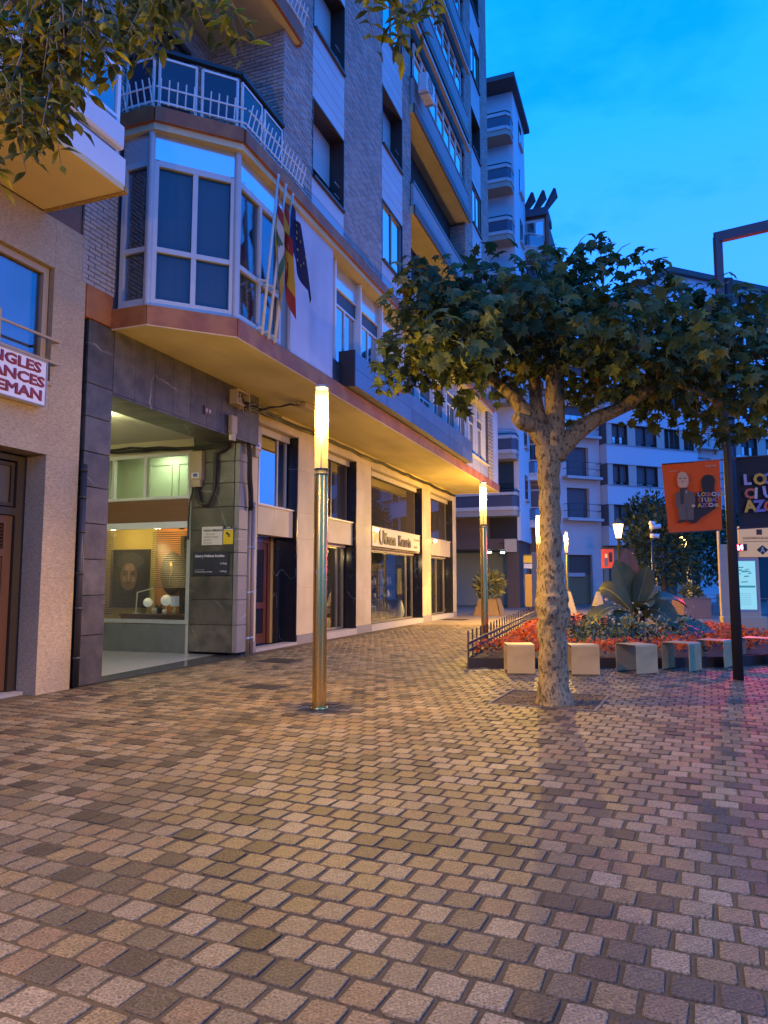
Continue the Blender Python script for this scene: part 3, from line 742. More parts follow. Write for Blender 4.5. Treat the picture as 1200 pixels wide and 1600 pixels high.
        for p, nv in pts:
            m = MB(); m.bar(p, p+nv*.1+Vector((0, 0, .36)), .016); part('guard_spike', m, white_paint)
    spikes(8.95); spikes(12.22)
    # stacked balconies in the middle of the facade
    a, b = 3.2, 9.85
    for k, z in enumerate((8.9, 12.0, 15.1, 18.3, 21.45, 24.6)):
        m = MB(); m.F(a-.12, b+.12, .6, 2.02, z, z+.26); part('balcony_slab', m, render)
        m = MB(); m.F(a-.14, b+.14, 2.02, 2.07, z-.01, z+.28); part('balcony_fascia', m, M('dark_fascia', (.12, .06, .045), .6, .15))
        bm_ = M('pebble_panel', (.33, .34, .36), .8, .3, 40, .8, 60, speck=.3)
        n = 7
        for q in range(n):
            m = MB(); m.F(a-.1+(b-a+.2)*q/n+.004, a-.1+(b-a+.2)*(q+1)/n-.004, 1.92, 2.0, z+.28, z+(.95 if k < 2 else 1.1)); part('balcony_panel', m, bm_)
        m = MB(); m.F(a-.1, b+.1, 1.91, 2.02, z+(.96 if k < 2 else 1.11), z+(1.04 if k < 2 else 1.18)); part('balcony_coping', m, M('dark_coping', (.07, .07, .08), .4))
        m = MB(); m.F(a, a+.02, .6, 1.88, z+.26, z+3.1); part('balcony_side', m, brickm)
        sc = [(u0, u1, z0, z1) for u0, u1, z0, z1 in brick_cells(-1.88, -.6, z+.28, z+3.0)]
        bricks('brickwork', sc, lambda u, zz, d: (b-d, u, zz), brickm, ROOT, .02)
        m = MB(); m.F(a, b, .5, .6, z+.26, z+3.1); part('balcony_back', m, M('balcony_back', (.3, .26, .22), .8, .1))
        if k >= 2:
            n = 7; fr = white_paint
            for q in range(n):
                window(ROOT, a+.45+(b-a-.8)*q/n, a+.45+(b-a-.8)*(q+1)/n, z+1.19, z+2.66, 1.86, (), (.72,), .05, white_paint, coated('upper_glass', (.012, .016, .025), .6), name='balcony_window')
            m = MB(); m.bar((a-.1, -2.05, z+2.86), (b+.1, -2.05, z+2.86), .12); part('awning_roll', m, M('awning_grey', (.5, .45, .44), .6))
            m = MB(); m.F(a, b, 1.76, 1.9, z+2.66, z+3.1); part('awning_head', m, brown)
        else:
            window(ROOT, a+.6, a+3.4, z+.3, z+2.5, .68, (.33, .66), (), .06, white_paint, dim_glass, name='balcony_window')
    roof = MB(); roof.F(-7.6, 14.3, -12, 2.3, TOP, TOP+.3); part('roof', roof, concrete)
upper()

def aircon(name_label, s, t, z, w=.8, rot=0):
    o = thing('air_conditioner', name_label, 'air conditioner', tuple(fw(s, t, z)), RZ+rot, 'air conditioners on the balconies')
    m = MB(); m.bbox((-w/2, -.15, 0), (w/2, .15, .6), .03); m.build('casing', M('ac_white', (.65, .65, .63), .45, .06), o)
    m = MB(); m.lathe([(.22, 0), (.22, .012), (.19, .012), (.19, 0)], 20); f = m.build('fan_guard', M('ac_grey', (.2, .2, .2), .5), o, (-.1, -.155, .3), (math.pi/2, 0, 0))
    m = MB()
    for i in range(6): m.bar((-.3, -.158, .1+i*.08), (.1, -.158, .1+i*.08), .008)
    m.build('grille', M('ac_grey', (.2,)*3, .5), o)
    m = MB(); m.bar((-w/2+.1, .12, -.03), (-w/2+.1, -.2, -.03), .03); m.bar((w/2-.1, .12, -.03), (w/2-.1, -.2, -.03), .03); m.build('bracket', grey_alu, o)
aircon('air conditioner box hung on the outside of the glazed balcony', 3.55, 2.28, 15.75)
aircon('air conditioner standing against the wall of the open balcony', 8.9, 1.2, 12.95)
aircon('pale air conditioner low on the lowest balcony above the tree', 8.9, 2.15, 9.6)
# ------------------------------------------------------------------ the passage under the near end
def passage():
    # near pillar, course by course
    zs = [0, .72, 1.3, 1.83, 2.36, 2.9, 3.42, 3.95, 4.45, 5.42]
    for za, zb in zip(zs, zs[1:]):
        m = MB(); m.bbox((-7.42, -.3-rnd.uniform(-.004, .004), za+.004), (-6.88, .5, zb-.004), .006); part('pillar_block', m, darkst)
    # lintel panels and the slabs under it
    xs = np.linspace(-6.88, -2.86, 9)
    for a, b in zip(xs, xs[1:]):
        m = MB(); m.F(a+.004, b-.004, -.1, .3+rnd.uniform(-.003, .003), 4.425, 5.42); part('lintel_panel', m, darkst)
        m = MB(); m.F(a+.004, b-.004, -.45, .295, 4.38, 4.42); part('lintel_soffit_slab', m, darkst)
    m = MB(); m.F(-6.88, -2.86, -.44, .25, 4.425, 5.4); part('lintel_core', m, mortar)
    # marble corner column: blocks facing the street end of the passage
    zs = [0.06, .62, 1.13, 1.62, 2.1, 2.58, 3.05, 3.55, 4.0, 4.38]
    for za, zb in zip(zs, zs[1:]):
        m = MB(); m.bbox((-2.92, -.02, za+.004), (-2.6, 1.02, zb-.004), .006); part('column_block', m, darkst)
        m = MB(); m.bbox((-2.9, -.14, za+.004), (-2.55, -.024, zb-.004), .006); part('column_strip', m, M('column_strip', (.2, .185, .17), .5, .2, 5, veins=(.4, .38, .34)))
    m = MB(); m.F(-2.86, -2.45, -1.0, .3, 4.38, 5.42); part('lintel_end', m, darkst)
    # floor, ceiling, back wall
    m = MB(); m.F(-6.9, -2.85, -4.6, .02, -.05, .012); part('passage_floor', m, M('pale_terrazzo', (.5, .49, .42), .12, .06, 6, speck=.03))
    m = MB(); m.prism([(-6.9, -.3), (-2.3, -.3), (-2.95, .35), (-6.9, .1)], .0, .018); part('granite_strip', m, M('dark_granite', (.05, .055, .055), .12, .2, 12, speck=.15))
    pc = M('passage_plaster', (.56, .52, .40), .8, .06, 1.5)
    m = MB(); m.F(-6.9, -2.5, -4.6, -.45, 4.56, 4.7); part('passage_ceiling', m, pc)
    m = MB(); m.F(-6.9, -2.8, -4.7, -4.6, 0, 4.56); m.F(-7.0, -6.9, -4.6, -.5, 0, 4.56); part('passage_wall', m, pc)
    m = MB(); m.F(-2.86, -2.6, -4.6, -1.03, 4.27, 4.56); part('passage_wall', m, pc)
    # shop front set in the passage's far wall: upper window, wooden board, display window, marble base
    fr = MB()
    S = -2.9
    def wbox(mb, t0, t1, z0, z1, s0=S, s1=S+.08): mb.F(s0, s1, t0, t1, z0, z1)
    wm = M('white_shopfront', (.72, .76, .74), .35, .04)
    wbox(fr, -3.5, -1.09, 3.27, 3.33); wbox(fr, -3.5, -1.09, 4.2, 4.27); wbox(fr, -1.14, -1.09, 3.33, 4.2); wbox(fr, -3.5, -3.44, 3.33, 4.2); wbox(fr, -2.28, -2.2, 3.33, 4.2); wbox(fr, -3.14, -3.08, 3.33, 4.2)
    fo = part('upper_window', fr, wm)
    for a, b in ((-3.08, -2.28), (-2.2, -1.14), (-3.44, -3.14)):
        g = MB(); g.F(S+.03, S+.04, a, b, 3.33, 4.2); g.build('pane', glass('clear_pane', (.93, .97, .95), .015, .6), fo)
    m = MB(); wbox(m, -3.6, -1.09, 2.78, 3.26, S+.02, S+.1); part('wooden_fascia', m, M('brown_board', (.16, .075, .04), .5, .2, 3, stretch=(1, .4, 6)))
    m = MB(); wbox(m, -3.6, -1.09, 2.64, 2.775, S-.03, S+.1); part('white_lintel', m, wm)
    fr = MB(); wbox(fr, -1.12, -1.04, .62, 2.64); wbox(fr, -3.6, -1.12, .62, .70)
    fo = part('display_window', fr, M('steel_front', (.45, .5, .48), .3, metal=.4))
    g = MB(); g.F(S+.03, S+.04, -3.6, -1.12, .70, 2.64); g.build('pane', glass('clear_pane', (.93, .97, .95), .015, .6), fo)
    m = MB(); wbox(m, -4.6, -1.04, .0, .60, S+.01, S+.2); part('marble_base', m, M('grey_marble', (.12, .135, .13), .3, .35, 5, veins=(.45, .45, .42), bump=.05, bscale=40))
    m = MB(); wbox(m, -1.09, -1.02, .0, 4.3, S-.01, S+.06); part('front_jamb', m, M('steel_front', (.45, .5, .48)))
    m = MB(); wbox(m, -4.6, -3.6, .6, 4.56, S, S+.1); part('passage_wall', m, pc)
    # the room behind the display window
    yel = M('yellow_wall', (.46, .36, .10), .8, .08, 2); ora = M('orange_wall', (.42, .17, .05), .8, .1, 2)
    m = MB(); m.F(-1.75, -1.7, -4.4, -2.8, .3, 2.75); part('shop_back_wall', m, yel)
    m = MB(); m.F(-1.7, -1.65, -2.8, -.95, .3, 2.75); part('shop_back_wall', m, ora)
    m = MB(); m.F(-2.8, -1.7, -4.45, -4.4, .3, 2.75); part('shop_side_wall', m, yel)
    m = MB(); m.F(-2.8, -1.7, -.98, -.95, .3, 2.75); part('shop_side_wall', m, ora)
    m = MB(); m.F(-2.8, -1.65, -4.4, -.95, .3, .5); part('shop_floor', m, M('shop_floor', (.2, .13, .07), .5))
    m = MB(); m.F(-2.8, -1.65, -4.45, -.95, 2.75, 2.8); part('shop_ceiling', m, M('shop_ceiling', (.6, .55, .45), .8))
    for (a, b) in ((-3.55, -3.18), (-2.13, -1.14)):
        for q in range(40):
            z = .78+1.82*q/40
            if a > -3 and z < 1.35: continue
            m = MB(); m.add([(-2.74, -a, z), (-2.74, -b, z), (-2.71, -b, z+.02), (-2.71, -a, z+.02), (-2.74, -a, z+.003), (-2.74, -b, z+.003), (-2.71, -b, z+.0225), (-2.71, -a, z+.0225)], [(0, 1, 2, 3), (7, 6, 5, 4), (0, 4, 5, 1), (2, 6, 7, 3)])
            part('blind_slat', m, M('blind_slat', (.075, .04, .018), .5, .1))
    # upper room: pale doors behind, ceiling light
    m = MB(); m.F(-1.8, -1.7, -3.95, -.95, 2.85, 4.5); part('upper_room_wall', m, M('upper_wall', (.5, .52, .36), .7, .03))
    m = MB(); m.F(-2.85, -1.7, -3.95, -.95, 2.81, 2.85); m.F(-2.6, -1.7, -3.95, -.95, 4.5, 4.55); m.F(-2.8, -1.7, -4.0, -3.95, 2.85, 4.5); m.F(-2.8, -1.7, -.95, -.9, 2.85, 4.5); part('upper_room_shell', m, M('upper_shell', (.55, .55, .45), .8))
    for a, b in ((-3.0, -2.35), (-2.2, -1.25)):
        m = MB()
        for p in ((a, b, 4.22, 4.26), (a, b, 3.36, 3.4), (a, a+.04, 3.4, 4.22), (b-.04, b, 3.4, 4.22)): m.F(-1.82, -1.8, p[0], p[1], p[2], p[3])
        part('cupboard_panel', m, M('cupboard', (.42, .44, .30), .5))
    t = thing('ceiling_light', 'flat square ceiling light glowing in the room over the display window', 'ceiling light', tuple(fw(-2.25, -2.35, 4.49)), RZ)
    m = MB(); m.box((-.3, -.3, -.03), (.3, .3, .0)); m.build('housing', white_paint, t)
    m = MB(); m.box((-.27, -.27, -.045), (.27, .27, -.031)); m.build('diffuser', emis('cool_panel', (.82, 1.0, .70), 22), t)
    t = thing('ceiling_light', 'long ceiling light of the passage, just behind the dark stone lintel', 'ceiling light', tuple(fw(-6.0, -1.3, 4.55)), RZ)
    m = MB(); m.box((-.6, -.03, -.03), (.6, .03, 0)); m.bar((-.5, 0, -.01), (-.5, 0, -.25), .02); m.bar((.5, 0, -.01), (.5, 0, -.25), .02); m.build('housing', white_paint, t)
    m = MB(); m.tube([(-.62, 0, -.28), (.62, 0, -.28)], .035, 10); m.build('diffuser', emis('cool_tube', (.95, 1.0, .55), 170), t)
    t = thing('ceiling_spot', 'small ceiling spots lighting the shop display', 'spotlight', tuple(fw(-2.3, -1.7, 2.74)), RZ)
    m = MB(); m.lathe([(.06, 0), (.06, -.08), (.05, -.08), (.0, -.06)], 12); m.build('spot_body', black, t)
    pl = bpy.data.lights.new('shop_spot', 'POINT'); pl.energy = 30; pl.color = (1, .72, .32); pl.shadow_soft_size = .06
    lo = link('spot_bulb', pl, t, (-.05, .6, -.16))
    pl = bpy.data.lights.new('shop_spot', 'POINT'); pl.energy = 18; pl.color = (1, .72, .32); pl.shadow_soft_size = .06
    lo = link('spot_bulb', pl, t, (-.1, 1.8, -.16))
passage()

def display():
    # what stands in the display window
    def P(s, t, z): return tuple(fw(s, t, z))
    t = thing('poster', 'large dark framed portrait print of a veiled face on the yellow shop wall', 'picture', P(-1.79, -3.48, .9), RZ)
    m = MB(); m.box((-.02, -.56, 0), (.02, .56, 1.36)); m.build('canvas', M('dark_print', (.018, .016, .022), .4, .3, 4), t)
    rn = random.Random(4)
    def blob(cy, cz, ry, rz_, col, x, nm):
        m = MB(); vs = [(x, cy, cz)]+[(x, cy+ry*math.cos(a)*rn.uniform(.93, 1.05), cz+rz_*math.sin(a)*rn.uniform(.93, 1.05)) for a in np.linspace(0, 2*math.pi, 17)[:-1]]
        m.add(vs, [(0, i+1, (i+1) % 16+1) for i in range(16)]); m.build(nm, col, t)
    sk = M('print_skin', (.13, .08, .07), .5, .35, 9); sk2 = M('print_skin_light', (.26, .17, .15), .5, .3, 12); sh = M('print_shadow', (.03, .02, .022), .5)
    blob(.0, 1.08, .4, .22, M('print_scarf', (.05, .05, .065), .5, .5, 9, stretch=(1, 1, 6)), -.0215, 'printed_scarf')
    blob(.02, .72, .25, .34, sk, -.0225, 'printed_face')
    blob(.0, .93, .15, .1, sk2, -.0232, 'printed_forehead'); blob(.02, .7, .035, .15, sk2, -.0234, 'printed_nose'); blob(.15, .66, .06, .07, sk2, -.0232, 'printed_cheek'); blob(-.11, .66, .06, .07, sk2, -.0233, 'printed_cheek')
    for c in (.13, -.1): blob(c, .78, .07, .025, sh, -.0238, 'printed_eye'); blob(c, .84, .08, .014, sh, -.0239, 'printed_brow')
    blob(.02, .51, .075, .03, M('print_lips', (.16, .06, .06), .5), -.0238, 'printed_mouth'); blob(.02, .58, .05, .02, sh, -.0237, 'printed_nostrils')
    t = thing('sideboard', 'low brown wooden sideboard carrying lamps in the display window', 'sideboard', P(-2.15, -2.45, .5), RZ)
    m = MB(); m.box((-.18, -.95, .24), (.2, .86, .28)); m.build('top', M('side_wood', (.13, .06, .025), .4, .2, 4, stretch=(6, 1, 6)), t)
    m = MB(); m.box((-.15, -.92, -.0), (.18, .83, .24)); m.build('carcass', M('side_wood2', (.10, .045, .02), .5, .2, 4), t)
    for q in range(3):
        m = MB(); m.box((-.165, -.85+q*.56, .02), (-.15, -.33+q*.56, .225)); m.build('drawer', M('side_wood', (.13,)*3), t)
    def globe(s, tt, r, z, lab, nm='globe_lamp', lit=None):
        o = thing(nm, lab, 'lamp', P(s, tt, z), RZ)
        m = MB(); m.lathe([(r*.55, 0), (r*.55, .02), (.02, .03), (.02, .16)], 14); m.build('base', M('brass2', (.5, .36, .12), .3, metal=1), o)
        m = MB(); m.ball((0, 0, .15+r), r, 14); m.build('globe', M('opal_glass', (.75, .77, .72), .2, 0, emit=(1, .95, .8), es=.25), o)
    globe(-2.2, -2.62, .105, .78, 'white opal globe lamp on a brass base, left one on the sideboard')
    globe(-2.1, -2.2, .125, .81, 'larger pale globe lamp behind the white shaded lamp')
    t = thing('table_lamp', 'small table lamp with pale drum shade and rounded base on the sideboard', 'lamp', P(-2.15, -1.93, .78), RZ)
    m = MB(); m.lathe([(.02, 0), (.06, .01), (.075, .06), (.03, .13), (.012, .15), (.012, .2)], 14); m.build('base', M('pear_base', (.5, .5, .25), .25), t)
    m = MB(); m.lathe([(.095, .18), (.09, .4)], 16); m.build('lamp_shade', M('pale_shade', (.6, .68, .7), .8, emit=(.8, .95, 1), es=.12), t)
    for s, tt, z, sc, lab in ((-2.22, -2.42, .78, 1.0, 'small white cylinder jar between the globe lamps'), (-2.24, -2.13, .78, .8, 'small round white vase in front of the larger globe lamp')):
        o = thing('vase', lab, 'vase', P(s, tt, z), RZ)
        m = MB(); m.lathe([(.03*sc, 0), (.055*sc, .02), (.055*sc, .11), (.04*sc, .14 if sc == 1 else .09)], 12); m.build('body', white_paint, o)
        m = MB(); m.lathe([(.04*sc, .135 if sc == 1 else .088), (.03*sc, .11)], 12); m.build('rim', white_paint, o)
    t = thing('desk_lamp', 'thin white angled desk lamp in front of the dark portrait', 'lamp', P(-2.2, -2.95, .78), RZ)
    m = MB(); m.lathe([(.0, .0), (.08, 0), (.08, .015), (0, .016)], 14); m.build('base', white_paint, t)
    m = MB(); m.bar((0, 0, .01), (0, -.03, .48), .02); m.build('stem', white_paint, t)
    m = MB(); m.bar((0, -.03, .48), (0, -.48, .58), .022); m.build('arm', white_paint, t)
    t = thing('wall_ornament', 'oval dark woven wall ornament with brass figure behind the blind', 'ornament', P(-1.72, -2.33, 1.25), RZ)
    m = MB(); m.lathe([(.0, 0), (.3, 0), (.33, .02), (.3, .04), (0, .03)], 24); o = m.build('woven_disc', M('woven', (.05, .04, .03), .8, .4, 30), t, (0, 0, .45), (0, -math.pi/2, 0)); o.scale = (1.5, 1, 1)
    m = MB(); m.tube([(-.06, 0, .1), (-.08, .02, .3), (-.06, -.04, .5), (-.08, .0, .72)], [.03, .02, .045, .05], 7); m.build('brass_figure', M('brass3', (.75, .5, .12), .25, metal=1), t)
    t = thing('foliage_plant', 'small dark green leafy plant behind the globe lamps', 'plant', P(-1.95, -2.5, .78), RZ)
    m = MB()
    for i in range(60):
        a = rnd.uniform(0, 6.28); e = rnd.uniform(.2, 1.4); L_ = rnd.uniform(.12, .25); v = Vector((math.cos(a)*math.cos(e), math.sin(a)*math.cos(e), math.sin(e)))*L_; w = v.cross(Vector((0, 0, 1))).normalized()*.02
        m.add([v*.6, v*.8+w, v, v*.8-w], [(0, 1, 2, 3)])
    m.build('leaves', M('dark_leaf', (.03, .06, .02), .5), t); m = MB(); m.lathe([(.05, 0), (.06, .1)], 10); m.build('pot', black, t)
display()

# ------------------------------------------------------------------ boxes, pipes, cables, plaques on the near end
def fittings():
    beige = M('beige_plastic', (.40, .33, .22), .5, .06); bl = M('sticker_blue', (.05, .07, .3), .4)
    def junction(s, t, z, w, d, h, lab, face='t', st=True):
        o = thing('junction_box', lab, 'junction box', tuple(fw(s, t, z)), RZ, 'cable boxes round the passage corner')
        m = MB(); m.bbox((-w/2, -d/2, 0), (w/2, d/2, h), .015); m.build('case', beige, o)
        m = MB(); m.bbox((-w/2*.8, -d/2*.8, -.14), (w/2*.6, d/2*.8, .01), .01); m.build('cable_gland', beige, o)
        if st:
            m = MB()
            if face == 't': m.box((-w*.3, -d/2-.003, .05), (w*.3, -d/2, .16))
            else: m.box((-w/2-.003, -d*.3, .05), (-w/2, d*.3, .16))
            m.build('sticker', M('white_label', (.7, .7, .72), .4), o)
            m = MB()
            if face == 't': m.box((-w*.2, -d/2-.005, .07), (w*.1, -d/2-.003, .14))
            else: m.box((-w/2-.005, -d*.2, .07), (-w/2-.003, d*.15, .14))
            m.build('printed_mark', bl, o)
        return o
    junction(-2.98, -.85, 3.62, .14, .3, .62, 'tall beige junction box with loose cables beside the passage window', 's')
    junction(-2.62, .12, 4.32, .28, .14, .62, 'left one of the paired beige junction boxes over the drain pipes', 't')
    junction(-2.24, .12, 4.32, .26, .14, .55, 'right one of the paired beige junction boxes over the drain pipes', 't')
    o = junction(-3.55, .36, 4.42, .2, .1, .36, 'small plain beige box hung by one cable on the dark lintel', 't', False)
    o = thing('open_junction_box', 'open beige junction box with its wiring bare under the overhang', 'junction box', tuple(fw(-3.35, .42, 5.02)), RZ)
    m = MB(); m.box((-.24, .1, 0), (.24, .13, .3)); m.build('back_plate', beige, o)
    m = MB()
    for a in ((-.24, -.06, 0, -.21, .1, .3), (.21, -.06, 0, .24, .1, .3), (-.21, -.06, 0, .21, .1, .03), (-.21, -.06, .27, .21, .1, .3)): m.box(a[:3], a[3:])
    m.build('rim', beige, o)
    for q in range(7):
        m = MB(); m.tube([(rnd.uniform(-.18, .18), .08, rnd.uniform(.05, .25)), (rnd.uniform(-.18, .18), -.05, rnd.uniform(.05, .25)), (rnd.uniform(-.2, .2), 0.0, rnd.uniform(-.1, .1))], .014, 5); m.build('wire', beige if q % 2 else black, o)
    o = thing('soffit_box', 'flat beige cable box fixed under the overhang by the lamp', 'junction box', tuple(fw(-1.6, 1.0, 5.3)), RZ)
    m = MB(); m.bbox((-.28, -.12, 0), (.28, .12, .11), .015); m.build('case', beige, o); m = MB(); m.bar((-.28, 0, .05), (-.42, 0, .06), .05); m.build('cable_gland', beige, o)
    o = thing('wall_lamp_sensor', 'tiny square plate with two dark marks on the lintel', 'plate', tuple(fw(-4.35, .31, 4.62)), RZ)
    m = MB(); m.box((-.11, -.012, 0), (.11, 0, .17)); m.build('plate', M('plate_dark', (.09, .05, .04), .4), o)
    for dx in (-.05, .05):
        m = MB(); m.box((dx-.025, -.02, .05), (dx+.025, -.012, .12)); m.build('printed_mark', M('plate_light', (.5, .45, .4), .5), o)
    cab = M('black_cable', (.018, .017, .016), .6); rn = random.Random(5)
    def cable(name, pts, n, r, spread, lab, mats=cab):
        o = thing(name, lab, 'cables', tuple(W0), RZ)
        for k in range(n):
            a, b, e = rn.uniform(-spread, spread), rn.uniform(-spread, spread), rn.uniform(0, 6)
            pp = []
            for i, (s, t, z) in enumerate(pts): pp.append((s+rn.uniform(-.01, .01), -(t+abs(a)), z+b+.02*math.sin(i*1.9+e)))
            q = []
            for i in range(len(pp)-1):
                for f in (0, .5): q.append(Vector(pp[i]).lerp(Vector(pp[i+1]), f)-Vector((0, 0, .02 if f else 0)))
            q.append(Vector(pp[-1]))
            m = MB(); m.tube(q, r*rn.uniform(.7, 1.3), 5); m.build('cable', mats, o)
    line = [(s, .04, 5.28-(.03 if i % 2 else 0)) for i, s in enumerate(np.linspace(-2.0, 15.0, 14))]
    cable('cable_bundle', line, 6, .014, .05, 'long sagging bundle of black cables under the overhang along the facade')
    cable('cable_bundle', [(-3.3, .45, 5.05), (-2.9, .4, 5.12), (-2.4, .3, 5.16), (-1.9, .2, 5.2), (-1.2, .1, 5.24)], 9, .016, .06, 'thick tangle of black cables leaving the open junction box')
    cable('cable_bundle', [(-2.75, .2, 4.4), (-2.72, .22, 4.1), (-2.68, .2, 3.7), (-2.6, .18, 3.4), (-2.55, .17, 3.0)], 14, .017, .09, 'thick hanging bundle of black cables running into the drain pipes')
    cable('cable_bundle', [(-2.97, -.1, 4.33), (-2.98, -.5, 4.34), (-3.0, -1.0, 4.32), (-3.0, -1.8, 4.36), (-2.98, -2.6, 4.38), (-2.98, -3.4, 4.40)], 5, .02, .05, 'black cables along the top of the passage window')
    cable('cable_bundle', [(-2.99, -.85, 3.5), (-3.02, -.75, 3.15), (-3.02, -.55, 3.1), (-3.01, -.42, 3.4), (-3.0, -.4, 4.2), (-3.0, -.1, 4.3)], 3, .028, .03, 'loop of thick black cables hanging under the tall beige box')
    cable('cable_bundle', [(-2.99, -.92, 3.5), (-3.0, -1.0, 3.2), (-2.99, -1.03, 2.8), (-2.98, -1.03, 2.4)], 2, .014, .02, 'thin black cable dropping beside the passage window frame')
    cable('cable_bundle', [(-1.9, 1.0, 5.34), (-2.2, .9, 5.3), (-2.5, .6, 5.2), (-2.6, .35, 5.12)], 2, .014, .02, 'thin cable crossing the tan soffit to the flat box')
    # drain pipes
    pm_ = M('tan_pipe', (.34, .24, .14), .5, .12, 3)
    for s, r, lab, m_ in ((-2.42, .055, 'tan drain pipe nearest the marble column', pm_), (-2.22, .045, 'grey pink drain pipe nearest the wooden door', M('pink_pipe', (.36, .28, .24), .5, .1))):
        o = thing('drain_pipe', lab, 'pipe', tuple(fw(s, .075, 0)), RZ, 'drain pipes beside the shop door')
        m = MB(); m.tube([(0, 0, .0), (0, 0, 3.2)], r, 12); m.build('pipe', m_, o)
        for z in (.3, 1.25, 2.2, 3.1):
            m = MB(); m.tube([(0, 0, z), (0, 0, z+.05)], r+.01, 12); m.box((-.02, 0, z), (.02, .075, z+.05)); m.build('clamp', grey_alu, o)
    o = thing('downpipe', 'thin black downpipe on the joint beside the dark pillar', 'pipe', tuple(fw(-7.47, .36, 0)), RZ)
    m = MB(); m.tube([(0, 0, .03), (0, 0, 3.2)], .045, 10); m.build('pipe', dark_metal, o)
    for z in (.4, 1.1, 1.6, 2.2, 2.7, 3.1):
        m = MB(); m.tube([(0, 0, z), (0, 0, z+.04)], .054, 10); m.box((-.02, 0, z), (.02, .07, z+.04)); m.build('clamp', dark_metal, o)
    # plaques on the column's passage face (they look towards the camera, -s)
    def plaque(name, lab, t0, t1, z0, z1, mat_, cat='sign'):
        o = thing(name, lab, cat, tuple(fw(-2.93, (t0+t1)/2, z0)), RZ-math.pi/2)   # local x = +t, local y = into the wall, local z = up
        w = t1-t0; m = MB(); m.box((-w/2, -.012, 0), (w/2, .01, z1-z0)); m.build('plate', mat_, o); return o, w, z1-z0
    R90 = (math.pi/2, 0, 0)
    ink = M('dark_ink', (.05, .05, .06), .6); gold = M('faded_ink', (.3, .2, .1), .6); wh = M('white_ink', (.75, .75, .75), .6)
    o, w, h = plaque('name_plaque', 'white name plaque with dark heading on the marble column', -.72, -.22, 2.26, 2.64, M('white_plaque', (.62, .6, .5), .4, .04))
    text('PAULA MENAZO', .062, o, (-w/2+.05, -.0125, h-.1), R90, ink, bold=.002)
    for i, s_ in enumerate(('PSICOLOGA', 'TERAPIA DE PAREJA', 'ADULTOS', 'TEL. 941 26')): text(s_, .04, o, (-w/2+(.1 if i == 0 else .05), -.0125, h-.17-i*.06), R90, gold)
    o, w, h = plaque('alarm_plaque', 'yellow and black camera warning plaque beside the white plaque', -.2, .03, 2.27, 2.65, M('yellow_plaque', (.7, .5, .02), .4))
    m = MB(); m.box((-w/2, -.014, h-.09), (w/2, -.012, h)); m.build('black_band', black, o)
    text('CRA', .05, o, (-.045, -.0145, h-.055), R90, wh); m = MB(); m.box((-w/2+.01, -.0165, h-.085), (w/2-.01, -.0142, h-.07)); m.build('white_line', wh, o)
    m = MB(); m.add([(-.06, -.0135, .22), (.03, -.0135, .17), (.05, -.0135, .2), (-.04, -.0135, .26)], [(0, 1, 2, 3)]); m.add([(.0, -.0135, .15), (.05, -.0135, .15), (.05, -.0135, .17), (0, -.0135, .18)], [(0, 1, 2, 3)]); m.build('camera_mark', black, o)
    o, w, h = plaque('office_sign', 'dark blue office sign with white heading under the white plaque', -.92, -.06, 1.64, 2.12, M('navy_sign', (.02, .024, .04), .3, .1))
    text('Salud y Políticas Sociales', .072, o, (-w/2+.05, -.0125, h-.11), R90, wh, bold=.001)
    text('La Rioja', .05, o, (w/2-.2, -.0125, h-.26), R90, wh); text('La Rioja', .05, o, (w/2-.2, -.0125, .06), R90, wh)
    text('Dirección General', .03, o, (-w/2+.05, -.0125, .1), R90, M('grey_ink', (.4, .4, .42), .6)); text('de Servicios Sociales y del Mayor', .032, o, (-w/2+.05, -.0125, .055), R90, wh)
    # shop sign over the third opening
    o = thing('shop_sign', 'cream shop sign with dark raised lettering over the shop window', 'sign', tuple(fw(7.4, -.04, 2.6)), RZ)
    m = MB(); m.bbox((-2.42, -.06, 0), (2.45, .0, .62), .01); m.build('board', M('cream_sign', (.62, .52, .34), .4, .04), o)
    dk = M('brown_letters', (.06, .035, .03), .4)
    text('U', .66, o, (-1.85, -.075, .09), (math.pi/2, 0, 0), dk, ext=.012, bold=.012)
    text('Kroma', .5, o, (-1.38, -.075, .12), (math.pi/2, 0, 0), dk, ext=.012, bold=.016, sx=.78); text('Kenarte', .5, o, (.0, -.075, .12), (math.pi/2, 0, 0), dk, ext=.012, bold=.016, sx=.82)
    text('decoración', .13, o, (1.75, -.062, .38), (math.pi/2, 0, 0), gold); text('regalos', .13, o, (1.75, -.062, .12), (math.pi/2, 0, 0), gold)
    m = MB(); m.add([(-2.3, -.063, .1), (-2.1, -.063, .1), (-2.0, -.063, .35), (-1.85, -.063, .1), (-1.78, -.063, .12), (-1.98, -.063, .48), (-2.25, -.063, .52)], [(0, 1, 2, 5, 6), (2, 3, 4, 5)]); m.build('emblem', M('gold_mark', (.4, .28, .08), .4), o)
    for x, lab in ((-2.3, 'small round wall light at the left end of the shop sign'), (4.15, 'small round wall light at the left edge of the last shop window')):
        q = thing('wall_light', lab, 'wall light', tuple(fw(7.4+x, .05, 3.1)), RZ, 'small lights over the shop fronts')
        m = MB(); m.bar((0, .06, -.08), (0, -.06, -.02), .03); m.build('arm', black, q)
        m = MB(); m.ball((0, -.07, .0), .07, 10); m.build('bulb', emis('small_bulb', (1, .72, .22), 14), q)
fittings()

